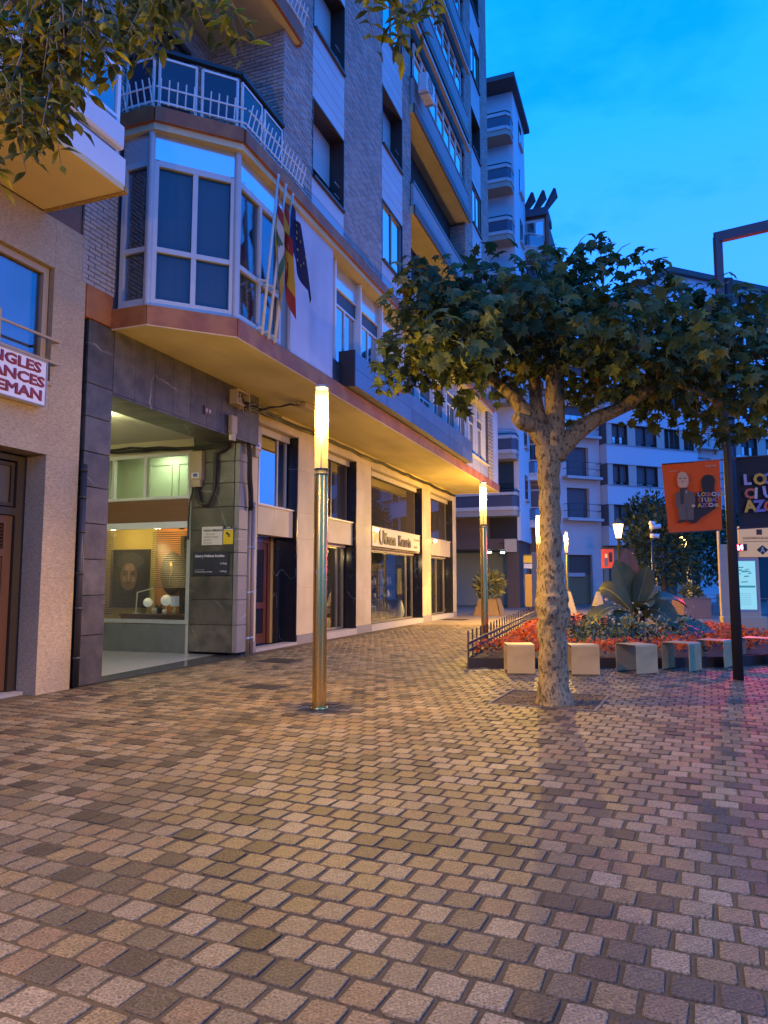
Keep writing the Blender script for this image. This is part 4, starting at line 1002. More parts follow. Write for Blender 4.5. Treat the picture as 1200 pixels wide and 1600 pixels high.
def shopstock():
    # shelves and goods seen through the big shop window
    rn = random.Random(9)
    shelf = M('black_shelf', (.02, .018, .016), .5)
    cols_ = [M('goods_%d' % i, c, .45, .1) for i, c in enumerate(((.5, .45, .35), (.3, .2, .1), (.08, .1, .12), (.45, .3, .2), (.6, .58, .5), (.15, .2, .1)))]
    for s, lab in ((7.3, 'black open shelf unit of small goods in the shop window'), (8.9, 'second black shelf unit further right in the shop window')):
        o = thing('shelf_unit', lab, 'shelf', tuple(fw(s, -.95, .17)), RZ, 'shelves in the shop window')
        for z in (.3, .75, 1.2, 1.65):
            m = MB(); m.box((-.5, -.18, z), (.5, .18, z+.03)); m.build('shelf', shelf, o)
        for x in (-.5, .48):
            for y in (-.18, .16):
                m = MB(); m.box((x, y, 0), (x+.025, y+.025, 1.9)); m.build('post', shelf, o)
        for z in (.33, .78, 1.23):
            for k in range(4):
                x = -.4+k*.26+rn.uniform(-.04, .04); h = rn.uniform(.12, .3); r = rn.uniform(.04, .08); ci = rn.randrange(6); nm_ = ('pale', 'ochre', 'dark', 'reddish', 'white', 'green')
                g = thing('ornament', '%s shop ornament, %s from the left on the %s shelf of the %s black unit' % (nm_[ci], ('first', 'second', 'third', 'fourth')[k], {.33: 'lowest', .78: 'middle', 1.23: 'upper'}[z], 'left' if s < 8 else 'right'), 'ornament', tuple(fw(s+x, -.95, .17+z)), RZ, 'ornaments on the black shelves')
                m = MB(); m.lathe([(r*.6, 0), (r, h*.3), (r*.7, h*.7), (r*.3, h)], 8); m.build('body', cols_[ci], g)
    for s, tt, lab in ((5.7, -.7, 'low wooden stool with goods at the left of the big shop window'), (6.5, -.75, 'white round side table in the big shop window')):
        o = thing('side_table', lab, 'table', tuple(fw(s, tt, .17)), RZ)
        m = MB(); m.lathe([(0, .5), (.28, .5), (.28, .53), (0, .531)], 16); m.build('table_top', cols_[3 if s < 6 else 4], o)
        for k in range(3):
            a = k*2.1; m = MB(); m.bar((.2*math.cos(a), .2*math.sin(a), .0), (.12*math.cos(a), .12*math.sin(a), .5), .03); m.build('leg', cols_[3 if s < 6 else 4], o)
    for s, h in ((6.2, 1.4), (9.7, 1.2)):
        o = thing('floor_vase', ('taller' if h > 1.3 else 'shorter')+' pale vase with dry stems in the big shop window', 'vase', tuple(fw(s, -.7, .17)), RZ, 'floor vases in the shop window')
        m = MB(); m.lathe([(.1, 0), (.18, .2), (.12, .5), (.07, .6), (.09, .64)], 12); m.build('body', cols_[4], o)
        m = MB()
        for k in range(14):
            a = rn.uniform(0, 6.28); m.tube([(0, 0, .5), (.1*math.cos(a), .1*math.sin(a), .9), (.3*math.cos(a), .3*math.sin(a), h+rn.uniform(-.2, .2))], .008, 4)
        m.build('stems', cols_[1], o)
    for s, e in ((7.2, 70), (2.4, 16), (13, 30)):
        o = thing('shop_lamp', {7.2: 'dim lamp hanging inside the big shop window', 2.4: 'dim lamp hanging inside the shop window behind the near lamp post', 13: 'warm lamp hanging inside the last shop window'}[s], 'lamp', tuple(fw(s, -.9, 2.55)), RZ)
        m = MB(); m.bar((0, 0, 0), (0, 0, -.5 if s == 13 else -.15), .012); m.build('cord', black, o)
        zb = -.55 if s == 13 else -.2
        m = MB(); m.lathe([(.03, zb+.06), (.1, zb), (.1, zb-.01), (.03, zb+.05)], 12); m.build('lamp_shade', black, o)
        pl = bpy.data.lights.new('shop_bulb', 'POINT'); pl.energy = e; pl.color = (1, .7, .35); pl.shadow_soft_size = .05; link('bulb', pl, o, (0, 0, zb-.08))
        if s == 13:
            m = MB(); m.ball((0, 0, zb-.02), .06, 8); m.build('glowing_globe', emis('warm_globe', (1, .6, .15), 5), o)
shopstock()

def flags():
    rn = random.Random(2)
    pole = M('flag_pole', (.55, .52, .46), .35, .05)
    specs = (('striped red white green yellow flag hanging from the left pole', -5.3, [(.36, .03, .04), (.6, .58, .55), (.06, .16, .07), (.55, .36, .05)], 0),
             ('red and yellow flag with an emblem hanging from the middle pole', -5.08, [(.34, .03, .02), (.62, .36, .02), (.62, .36, .02), (.34, .03, .02)], 1),
             ('dark blue flag with a ring of stars hanging from the right pole', -4.86, [(.012, .018, .10)]*4, 2))
    for k, (lab, s, cols_, kind) in enumerate(specs):
        o = thing('flag', lab, 'flag', tuple(fw(s, 2.0, 5.66)), RZ, 'flags on the bay window')
        top = (.10+.05*k, -.22, 2.85-.03*k); bot = (0, 0, .0)
        m = MB(); m.tube([bot, top], [.028, .022], 8); m.build('pole', pole, o)
        m = MB(); m.ball(top, .03, 8); m.build('finial', pole, o)
        m = MB(); m.bar((0, .1, .12), (0, -.02, .12), .05); m.bar((.03, .12, 1.0), Vector(bot).lerp(Vector(top), .33), .04); m.build('bracket', pole, o)
        nu, nv = 14, 22; vs = []; P0, P1 = Vector(top), Vector(bot)
        for i in range(nu+1):
            u = i/nu
            for j in range(nv+1):
                v = j/nv
                a = P0.lerp(P1, .06+.26*v)
                wid = (.80 if kind == 2 else .34)*u; fall = (.55 if kind == 2 else 1.05)*u
                ph = 10*u+k*2
                vs.append((a.x+wid*(.12+.88*v)+.025*math.sin(ph+v*3), a.y-.09*math.cos(ph)*u-.02-.05*u, a.z-fall*(.8+.35*v)-.25*u*v))
        fs = []; mi = []
        for i in range(nu):
            for j in range(nv):
                fs.append((i*(nv+1)+j, i*(nv+1)+j+1, (i+1)*(nv+1)+j+1, (i+1)*(nv+1)+j)); mi.append(min(3, int((j+.5)/nv*4)))
        me = bpy.data.meshes.new('cloth'); me.from_pydata(vs, [], fs)
        for q in range(4): me.materials.append(M('flag_%d_%d' % (k, q), tuple(x*.7 for x in cols_[q]), .8, .08, 6))
        me.polygons.foreach_set('material_index', mi); me.polygons.foreach_set('use_smooth', [True]*len(fs)); me.update()
        link('cloth', me, o)
        if kind == 1:
            q = 7*(nv+1)+11; c = Vector(vs[q]); m = MB(); m.ball(c, .07, 8, sq=(1, .3, 1.2)); m.build('emblem', M('flag_arms', (.25, .1, .06), .8), o)
            m = MB(); m.ball(c+Vector((0, -.03, .02)), .03, 6); m.build('emblem_crown', M('flag_arms2', (.5, .45, .4), .8), o)
        if kind == 2:
            for q in range(12):
                a = q*math.pi/6; i = int(7+4*math.cos(a)); j = int(11+6*math.sin(a)); c = Vector(vs[i*(nv+1)+j])
                m = MB(); pts = []
                for w in range(10):
                    r = .035 if w % 2 == 0 else .014; pts.append((c.x+r*math.sin(w*math.pi/5), c.y-.035, c.z+r*math.cos(w*math.pi/5)))
                m.add(pts, [tuple(range(10))]); m.build('star', M('flag_star', (.55, .45, .1), .8), o)
flags()

# ------------------------------------------------------------------ the neighbouring house at the left edge
def left_house():
    global LH
    LH = thing('stone_house', 'speckled stone house with a brown door cut by the left edge', 'house', tuple(W0), RZ)
    gran = M('pink_granite', (.36, .275, .165), .7, .1, 1.4, .5, 26, speck=.27, bd=.012, stain=.2, stretch=(.5, .5, 1.3))
    def pt(n, m, mt): return m.build(n, mt, LH)
    win = (-11.4, -8.13, 4.25, 5.9); door = (-10.8, -8.12, -.1, 3.24)
    zs = [-.05, .75, 1.55, 2.4, 3.24, 4.25, 5.9, 6.62]
    xs = [-14.5, -12.9, -11.4, -10.8, -9.7, -8.12, -7.52]
    for za, zb in zip(zs, zs[1:]):
        for a, b in zip(xs, xs[1:]):
            if a >= door[0]-.01 and b <= door[1]+.03 and zb < 3.3: continue
            if a >= win[0]-.01 and b <= win[1]+.03 and za > 4.2 and zb < 5.95: continue
            m = MB(); m.F(a+.001, b-.001, -.4, .3+rnd.uniform(-.0015, .0015), za+.001, zb-.001); pt('stone_slab', m, gran)
    m = MB(); m.F(-8.12, -8.1, -.4, .29, -.05, 3.24); pt('door_reveal', m, gran)
    m = MB(); m.F(-14.5, -7.54, -8, -.39, -.1, 14); pt('house_core', m, room)
    m = MB(); m.F(-14.5, -7.53, -.39, .26, 6.62, 14); pt('upper_wall', m, M('dark_brick_house', (.14, .09, .07), .85, .2, 14, .3, 60))
    m = MB(); m.F(-10.8, -8.12, -.4, .1, -.1, .04); pt('threshold', m, concrete)
    # door: brown louvred leaf, frame and glazed transom
    wd = M('brown_door', (.105, .045, .018), .42, .2, 3, .05, 30, stretch=(5, 5, .5))
    m = MB(); m.F(-8.27, -8.12, -.14, -.04, .04, 3.22); m.F(-10.8, -10.66, -.14, -.04, .04, 3.22); m.F(-10.66, -8.27, -.14, -.04, 2.4, 2.5); m.F(-10.66, -8.27, -.14, -.04, 3.14, 3.22)
    pt('door_frame', m, M('dark_door_frame', (.03, .02, .014), .5, .15))
    for a, b in ((-9.3, -8.28), (-10.35, -9.32)):
        f = MB(); f.F(a, a+.13, -.16, -.08, .06, 2.39); f.F(b-.13, b, -.16, -.08, .06, 2.39); f.F(a+.13, b-.13, -.16, -.08, .06, .28); f.F(a+.13, b-.13, -.16, -.08, 2.28, 2.39); f.F(a+.13, b-.13, -.16, -.08, 1.84, 1.94)
        dl = pt('door_leaf', f, wd)
        for q in range(7):
            z = 1.96+q*.046; g = MB(); g.add([(a+.13, .09, z), (b-.13, .09, z), (b-.13, .14, z+.035), (a+.13, .14, z+.035), (a+.13, .1, z-.008), (b-.13, .1, z-.008), (b-.13, .15, z+.027), (a+.13, .15, z+.027)], [(0, 1, 2, 3), (7, 6, 5, 4), (0, 4, 5, 1), (2, 6, 7, 3)]); g.build('louvre', wd, dl)
        for q in range(4):
            x0 = a+.13+(b-a-.26)*q/4; x1 = a+.13+(b-a-.26)*(q+1)/4; g = MB(); g.F(x0+.004, x1-.004, -.15, -.1, .28, 1.84); g.build('plank', wd, dl)
        g = MB(); g.F(a+.13, b-.13, -.2, -.155, 1.94, 2.28); g.build('backing', black, dl)
    window(LH, -10.64, -8.28, 2.52, 3.12, -.08, (.3, .62), (), .05, M('dark_door_frame', (.03,)*3), M('frosted_pane', (.1, .08, .05), .3, .1), name='transom_window')
    # upper window: beige frame, curtain, bar rail
    tan = M('tan_frame', (.38, .27, .14), .45, .08)
    window(LH, -11.4, -8.14, 4.26, 5.89, .22, (.5,), (), .09, tan, glass('curtain_pane', (.85, .88, .92), .02, .7), name='curtained_window', dep=.1)
    m = MB(); n = 46
    for q in range(n):
        x0 = -11.3+3.07*q/n; x1 = -11.3+3.07*(q+1)/n; y0, y1 = (.0, .05) if q % 2 else (.05, .0)
        m.add([(x0, -.06+y0, 4.3), (x1, -.06+y1, 4.3), (x1, -.06+y1, 5.85), (x0, -.06+y0, 5.85)], [(0, 1, 2, 3)])
    pt('curtain', m, M('grey_curtain', (.36, .35, .37), .9, .1, 3))
    m = MB(); m.F(-11.4, -8.14, -.38, -.02, 4.2, 5.9); pt('window_room', m, room)
    m = MB(); m.F(-11.4, -8.11, .05, .34, 4.2, 4.255); pt('window_sill', m, tan)
    m = MB()
    for z in (4.5, 4.82): m.bar((-11.4, -.42, z), (-8.1, -.42, z), .03)
    for x in (-11.3, -10.2, -9.1): m.bar((x, -.42, 4.35), (x, -.42, 4.95), .05)
    for z in (4.5, 4.82): m.bar((-8.1, -.42, z), (-8.1, -.28, z), .03)
    pt('window_guard', m, tan)
    # balcony
    bal = M('ochre_soffit', (.64, .49, .25), .85, .1, 2, .2, 50); wp = M('white_balcony', (.62, .62, .62), .6, .08, 3)
    m = MB(); m.F(-14.5, -8.36, .3, 1.68, 6.64, 6.72); pt('balcony_soffit', m, bal)
    m = MB(); m.F(-14.5, -8.36, .3, 1.68, 6.722, 7.08); pt('balcony_slab', m, wp)
    m = MB(); m.bar((-8.34, -.3, 6.66), (-8.34, -1.7, 6.66), .07); pt('crumbling_edge', m, M('crumbled_edge', (.4, .25, .08), .9, .4, 20, .9, 40, bd=.05))
    m = MB(); m.bbox((-14.5, -1.72, 7.16), (-8.42, -1.5, 7.5), .03); pt('balcony_kerb', m, wp)
    fr = MB()
    for x in (-13, -11.8, -10.6, -9.5, -8.47): fr.bar((x, -1.6, 7.08), (x, -1.6, 8.35), .06)
    for z in (7.62, 8.3): fr.bar((-14, -1.6, z), (-8.47, -1.6, z), .05)
    for z in (7.62, 8.0, 8.3): fr.bar((-8.47, -1.6, z), (-8.47, -.3, z), .05)
    fo = pt('balcony_railing', fr, white_paint)
    for a, b in ((-13, -11.8), (-11.8, -10.6), (-10.6, -9.5), (-9.5, -8.47)):
        g = MB(); g.box((a+.06, -1.605, 7.66), (b-.06, -1.595, 8.26)); g.build('railing_pane', coated('rail_glass', (.05, .06, .1), .3), fo)
    m = MB(); m.F(-14.5, -8.6, .3, .36, 9.0, 9.25); m.F(-14.5, -8.6, .36, 1.3, 9.1, 9.16); pt('canopy', m, white_paint)
    m = MB(); m.F(-14.5, -7.5, -9, .6, 14, 14.2); pt('roof', m, concrete)
    # the language sign: only its right end is in view
    o = thing('language_school_sign', 'white sign with dark red block letters projecting from the stone house', 'sign', tuple(fw(-8.31, .32, 3.85)), RZ)
    m = MB(); m.bbox((-2.0, -.12, 0), (0, 0, .62), .01); m.build('board', M('white_sign', (.72, .71, .70), .4, .04), o)
    m = MB()
    for a in ((-2.0, -.135, .0, .0, -.12, .015), (-2.0, -.135, .605, .0, -.12, .62), (-.015, -.135, .015, 0, -.12, .605)): m.box(a[:3], a[3:])
    m.build('rim', M('sign_rim', (.3, .29, .28), .4), o)
    red = M('dark_red_letters', (.22, .015, .03), .5)
    for i, s_ in enumerate(('INGLES', 'FRANCES', 'ALEMAN')): text(s_, .19, o, (-.1 if i == 0 else -.035 if i == 1 else -.06, -.122, .44-i*.185), (math.pi/2, 0, 0), red, align='RIGHT', sx=1.42, bev=.0075)
left_house()
# ------------------------------------------------------------------ lamp posts
LAMP_W = 300
def lamps():
    tube = M('frosted_tube', (.8, .72, .5), .25)
    nt = tube.node_tree; N = nt.nodes; L = nt.links; bs = N['Principled BSDF']
    tr = N.new('ShaderNodeBsdfTransparent'); tr.inputs[0].default_value = (.97, .96, .93, 1)
    tl = N.new('ShaderNodeBsdfTranslucent'); tl.inputs[0].default_value = (.85, .78, .6, 1)
    a = N.new('ShaderNodeMixShader'); a.inputs[0].default_value = .95; b = N.new('ShaderNodeMixShader'); b.inputs[0].default_value = .12; bs.inputs['Emission Color'].default_value = (1, .72, .27, 1); bs.inputs['Emission Strength'].default_value = .5
    L.new(tl.outputs[0], a.inputs[1]); L.new(tr.outputs[0], a.inputs[2]); L.new(a.outputs[0], b.inputs[1]); L.new(bs.outputs[0], b.inputs[2])
    L.new(b.outputs[0], N['Material Output'].inputs[0])
    pl = bpy.data.lights.new('lamp_light', 'POINT'); pl.energy = LAMP_W; pl.color = WARM; pl.shadow_soft_size = .07
    sp = bpy.data.lights.new('lamp_downlight', 'SPOT'); sp.energy = 1150; sp.color = WARM; sp.shadow_soft_size = .07; sp.spot_size = R(165); sp.spot_blend = .7
    def make(lab):
        o = thing('street_lamp', lab, 'street lamp', (0, 0, 0), 0, 'column lamps along the shop fronts')
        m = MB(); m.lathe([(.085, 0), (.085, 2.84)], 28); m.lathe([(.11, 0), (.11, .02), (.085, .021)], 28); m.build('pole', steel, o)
        m = MB(); m.lathe([(.089, 2.80), (.089, 2.83), (.08, 2.84)], 28); m.lathe([(.089, 2.86), (.089, 2.885)], 28); m.build('collar', dark_metal, o)
        m = MB(); m.lathe([(.082, 2.885), (.082, 3.92)], 32); m.build('lamp_tube', tube, o)
        m = MB(); m.lathe([(.0, 3.90), (.083, 3.90), (.083, 3.93), (0, 3.935)], 28); m.build('cap', M('clear_cap', (.5, .45, .35), .3), o)
        m = MB(); m.tube([(0, 0, 2.88), (0, 0, 3.45)], .014, 6); m.build('core_rod', M('core_rod', (.4, .35, .25), .4), o)
        m = MB(); m.lathe([(0, 3.655), (.06, 3.66), (.072, 3.72), (.06, 3.78), (0, 3.785)], 16); m.build('light_source', emis('lamp_source', (1.0, .80, .45), 90), o)
        m = MB(); m.box((.075, -.03, .62), (.088, .03, .82)); m.build('service_hatch', M('hatch', (.4, .38, .35), .3, metal=.8), o)
        link('lamp_light', pl, o, (0, 0, 3.58)); link('lamp_downlight', sp, o, (0, 0, 3.56))
        return o
    base = None
    for s, lab in ((-7.70, 'nearest steel column lamp with glowing tube, in front of the tan shop pier'), (1.5, 'second steel column lamp behind the picket fence of the flower bed'), (10.7, 'third column lamp glowing just left of the plane tree trunk'), (19.9, 'fourth column lamp hidden behind the plane tree trunk'), (-16.9, 'column lamp beside the viewer at the left, outside the picture')):
        o = make(lab) if base is None else copy_tree(base)
        if base is None: base = o
        if s == 10.7:                                  # this one burns brighter than its neighbours
            for ch in o.children:
                if ch.type == 'LIGHT': ch.data = ch.data.copy(); ch.data.energy *= (8.0 if ch.data.type == 'POINT' else 3.6)
                if ch.name.startswith('lamp_tube'):
                    ch.data = ch.data.copy(); bt = tube.copy(); bt.name = 'bright_tube'; ch.data.materials[0] = bt
                    bt.node_tree.nodes['Principled BSDF'].inputs['Emission Strength'].default_value = 8
        if s == -16.9:
            for ch in o.children:
                if ch.type == 'LIGHT': ch.data = ch.data.copy(); ch.data.energy *= (2.0 if ch.data.type == 'POINT' else 1.3)
        o['label'] = lab; p = fw(s, 4.27); o.location = p; o.rotation_euler = (0, 0, RZ)
    o = copy_tree(base); o['label'] = 'added unseen column lamp beside the viewer at the right, outside the picture'; o.location = (8.5, 1.2, 0)  # unseen lamp, added to warm the seats and the right-hand paving
    for ch in o.children:
        if ch.type == 'LIGHT': ch.data = ch.data.copy(); ch.data.energy *= 1.8
    # sticker on the first one
    st = MB(); 
    pts = [(.0, .05), (.05, .06), (.07, .02), (.05, -.03), (.0, -.04), (-.05, -.02), (-.06, .03)]
    st.add([(-.086*math.cos(x/.086), -.0865*math.sin(math.pi/2)+.03*abs(x)*3 if False else -.087*math.cos(x/.087), 1.62+z) if False else (.087*math.sin(x/.087), -.0872*math.cos(x/.087), z) for x, z in pts], [tuple(range(len(pts)))])
    st.build('sticker', M('torn_sticker', (.5, .48, .45), .7, .3, 40), base, (0, 0, 1.62), (0, 0, R(-65)))
lamps()

# ------------------------------------------------------------------ trees
def leafmat(key, c, tl=.35, ov=.35): return M(key, c, .5, .18, 5, island=ov, objvar=ov, transl=tl, spec=.2)
PALM = [(0, 0), (.22, -.10), (.30, .05), (.52, .02), (.36, .22), (.60, .42), (.34, .46), (.30, .62), (.12, .60), (0, 1.0), (-.12, .60), (-.30, .62), (-.34, .46), (-.60, .42), (-.36, .22), (-.52, .02), (-.30, .05), (-.22, -.10)]
def palm_leaf(sz, bend, rn):
    vs = [(0, .3*sz, .05*sz)]
    for x, y in PALM: vs.append((x*sz*rn.uniform(.9, 1.1), y*sz, -bend*sz*(x*x*1.2+(y-.3)**2*.6)+rn.uniform(-.03, .03)*sz))
    n = len(PALM); return vs, [(0, 1+i, 1+(i+1) % n) for i in range(n)]
def lanceolate(L_, w, rn):
    prof = [(0, 0), (.25, .8), (.5, 1), (.75, .7), (1, 0)]
    vs = [(0, 0, 0), (w*.8, L_*.25, -.004), (w, L_*.5, -.01), (w*.65, L_*.78, -.02), (0, L_, -.035), (-w*.65, L_*.78, -.02), (-w, L_*.5, -.01), (-w*.8, L_*.25, -.004), (0, L_*.5, .006)]
    return vs, [(8, 0, 1), (8, 1, 2), (8, 2, 3), (8, 3, 4), (8, 4, 5), (8, 5, 6), (8, 6, 7), (8, 7, 0)]
def frame_rot(n, d):
    n = n.normalized(); d = (d-n*d.dot(n)); d = d.normalized() if d.length > 1e-4 else n.orthogonal().normalized()
    x = d.cross(n); return Matrix((x, d, n)).transposed()
def spread_leaves(root, leaves, gen, mats, rn, nind=300, cname='foliage'):
    """leaves: (pos, rot 3x3, material index); nearest ones become parts of their own, the rest one part"""
    leaves = sorted(leaves, key=lambda l: l[3])
    protos = [[None]*len(mats) for _ in range(6)]
    for q in range(6):
        vs, fs = gen(rn)
        for i, m_ in enumerate(mats):
            me = bpy.data.meshes.new('leaf'); me.from_pydata(vs, [], fs); me.materials.append(m_); protos[q][i] = me
    V = []; Fc = []; MI = []; base = root.location
    for k, (p, r, mi, _) in enumerate(leaves):
        if k < nind:
            o = link('leaf', protos[rn.randrange(6)][mi], root); o.matrix_local = Matrix.Translation(p-base) @ r.to_4x4()
        else:
            vs, fs = gen(rn); b = len(V)
            for v in vs: V.append(tuple(r @ Vector(v)+p-base))
            for f in fs: Fc.append(tuple(b+i for i in f)); MI.append(mi)
    me = bpy.data.meshes.new(cname); me.from_pydata(V, [], Fc)
    for m_ in mats: me.materials.append(m_)
    me.polygons.foreach_set('material_index', MI); me.update()
    o = link(cname, me, root); o['kind'] = 'stuff'
def plane_tree():
    rn = random.Random(21)
    b = gnd(866, 1099); root = thing('plane_tree', 'pollarded plane tree with mottled trunk and broad flat crown in a bark-filled pit', 'tree', (b.x, b.y, 0))
    bark = M('plane_bark', (.29, .21, .095), .85, .35, 2.6, .7, 24, col2=(.085, .062, .034), c2lo=.52, c2hi=.62, c2scale=24, speck=.25, bd=.03, stretch=(1, 1, .6))
    L_ = lambda x, y, Y: at(x, y, Y)-Vector((b.x, b.y, 0))
    def knob(p, i):
        z = p.z; k = 1+.045*noise.noise(p*3.0)+.03*noise.noise(p*14)
        if .75 < z < 1.75:
            f = math.sin((z-.75)/1.0*math.pi); f2 = math.exp(-((z-1.22)/.22)**2); k += f*(.05+.2*max(0, noise.noise(p*6.5+Vector((3, 1, 2))))+.16*noise.noise(p*15))+f2*(.2+.7*max(0, noise.noise(p*7.5)))
        if z < .25: k += .22*(.25-z)/.25*(1+.8*noise.noise(Vector((p.x*5, p.y*5, 0))))
        return k
    Y = b.y
    cl = [(866, 1104, .225), (866, 1085, .215), (866, 1065, .208), (866, 1045, .203)]
    z0 = []
    path = [Vector((0, 0, -.05))]+[Vector((L_(866+(867-866)*q/14, 1085-(1085-690)*q/14, Y).x, 0, L_(866, 1085-(1085-690)*q/14, Y).z)) for q in range(0, 15)]
    path = [Vector((.01*math.sin(i*.7), .01*math.cos(i*.5), z)) for i, z in enumerate(np.linspace(-.05, 3.22, 90))]
    rad = [.19-.058*min(1, (p.z/2.2)) for p in path]
    for i, p in enumerate(path):
        if p.z > 2.7: rad[i] += .02*(p.z-2.7)/.5
    m = MB(); m.tube(path, rad, 40, jit=knob); m.build('trunk', bark, root)
    def limb(pts, rs, nm='limb'):
        pp = [L_(*p) for p in pts]; q = []; rr = []
        for i in range(len(pp)-1):
            for f in (0, .34, .67): q.append(pp[i].lerp(pp[i+1], f)); rr.append(rs[i]*(1-f)+rs[i+1]*f)
        q.append(pp[-1]); rr.append(rs[-1])
        m = MB(); m.tube(q, rr, 14, jit=lambda p, i: 1+.10*noise.noise(p*6)+.07*noise.noise(p*16)); m.build(nm, bark, root)
    limb([(868, 720, Y), (866, 680, Y), (868, 630, Y), (866, 570, Y), (862, 535, Y)], [.135, .14, .12, .115, .13])
    limb([(868, 715, Y), (895, 680, Y), (930, 655, Y), (975, 635, Y), (1008, 612, Y-.1), (1030, 585, Y)], [.10, .12, .10, .085, .08, .095])
    limb([(866, 715, Y), (840, 672, Y), (820, 645, Y+.1), (805, 622, Y+.2), (785, 605, Y+.4)], [.10, .125, .11, .085, .075])
    limb([(840, 668, Y), (818, 660, Y-.1), (806, 652, Y-.2)], [.10, .11, .075], 'stump')
    limb([(845, 665, Y), (838, 625, Y+.2), (836, 600, Y+.4), (828, 560, Y+.6)], [.09, .08, .085, .06])
    limb([(866, 600, Y), (880, 540, Y+.5), (900, 480, Y+1)], [.09, .07, .04]); limb([(864, 545, Y), (800, 500, Y-.3), (720, 470, Y-.2)], [.1, .05, .03]); limb([(785, 605, Y+.4), (720, 560, Y+.2), (640, 530, Y)], [.07, .045, .02])
    limb([(1025, 590, Y), (1080, 550, Y), (1150, 520, Y+.1), (1230, 500, Y)], [.1, .05, .035, .02]); limb([(1020, 590, Y), (1000, 520, Y-.2), (985, 450, Y)], [.08, .045, .02]); limb([(864, 540, Y), (850, 460, Y), (880, 400, Y+.2)], [.1, .05, .02])
    limb([(1030, 590, Y), (1090, 610, Y-.3), (1150, 650, Y-.4)], [.06, .035, .015])
    blobs = [(640, 505, 55, 0), (632, 568, 28, 0), (602, 578, 20, .1), (655, 469, 44, .1), (700, 464, 48, .3), (688, 532, 46, -.2), (710, 500, 62, .2), (765, 453, 37, 0), (770, 500, 72, -.3), (760, 542, 50, .2), (735, 598, 24, -.2), (790, 582, 28, .3),
             (845, 447, 31, .2), (850, 490, 66, .4), (830, 560, 44, .5), (905, 447, 31, 0), (915, 434, 18, 0), (925, 480, 72, .3), (925, 560, 56, -.3), (975, 454, 34, .1), (985, 500, 62, .4), (990, 570, 54, .1), (940, 605, 34, -.3), (1035, 504, 44, .3), (1045, 545, 56, -.2), (1080, 494, 36, .1), (1085, 580, 58, .2), (1110, 520, 52, .2),
             (1150, 580, 56, -.1), (1165, 505, 44, .2), (1140, 635, 40, -.3), (1175, 660, 32, -.4), (1205, 560, 52, 0), (1215, 620, 46, -.2), (1230, 514, 50, .1), (1280, 560, 70, 0), (1300, 500, 60, .2), (668, 556, 32, .3), (880, 520, 60, -.6), (720, 540, 60, -.8), (960, 520, 60, -.8), (1060, 560, 55, -.8), (800, 484, 55, -.7), (1010, 610, 36, .1), (1060, 622, 34, .3), (910, 412, 18, 0), (900, 424, 22, .1)]
    mats = [leafmat('plane_leaf', (.085, .12, .038)), leafmat('plane_leaf_light', (.14, .165, .042)), leafmat('plane_leaf_yellow_lamplit', (.23, .19, .03)), leafmat('plane_leaf_brown', (.16, .09, .03))]
    lv = []
    for (x, y, r, dy) in blobs:
        c = at(x, y, Y+dy); R_ = r/124
        for lay in (-.55, 0, .6):
            n = int(37*(R_/.45)**2)+4
            for _ in range(n):
                d = Vector((rn.gauss(0, 1), rn.gauss(0, 1), rn.gauss(0, 1))).normalized(); rr = R_*rn.uniform(.35, 1.08)
                p = c+Vector((d.x*rr, d.y*rr*1.2+lay*1.3, d.z*rr*.92))
                nrm = Vector((rn.gauss(0, .5), rn.gauss(-.25, .5), rn.uniform(.25, 1.1)))+d*.5
                tip = Vector((d.x*.8+rn.gauss(0, .5), d.y*.8+rn.gauss(0, .5), rn.uniform(-1.0, -.1)))
                mi = rn.choices((0, 1, 2, 3), (58, 27, 16 if x > 960 else 3, 2))[0]  # extra yellow leaves on the right stand in for lamplight on the crown
                lv.append((p, frame_rot(nrm, tip), mi, p.y+rn.uniform(-.2, .2)))
    spread_leaves(root, lv, lambda r: palm_leaf(r.uniform(.11, .22), r.uniform(.2, 1.1), r), mats, rn)
    # bare twigs at the crown's edge
    m = MB()
    for (x, y, x2, y2) in ((960, 400, 985, 380), (640, 470, 600, 470), (660, 560, 590, 580), (740, 400, 735, 380), (1120, 455, 1140, 440), (1085, 610, 1090, 645), (900, 390, 915, 368)):
        m.tube([L_(x, y, Y), L_((x+x2)/2, (y+y2)/2-4, Y), L_(x2, y2, Y)], [.01, .007, .004], 5)
    o = m.build('twigs', bark, root); o['kind'] = 'stuff'
plane_tree()

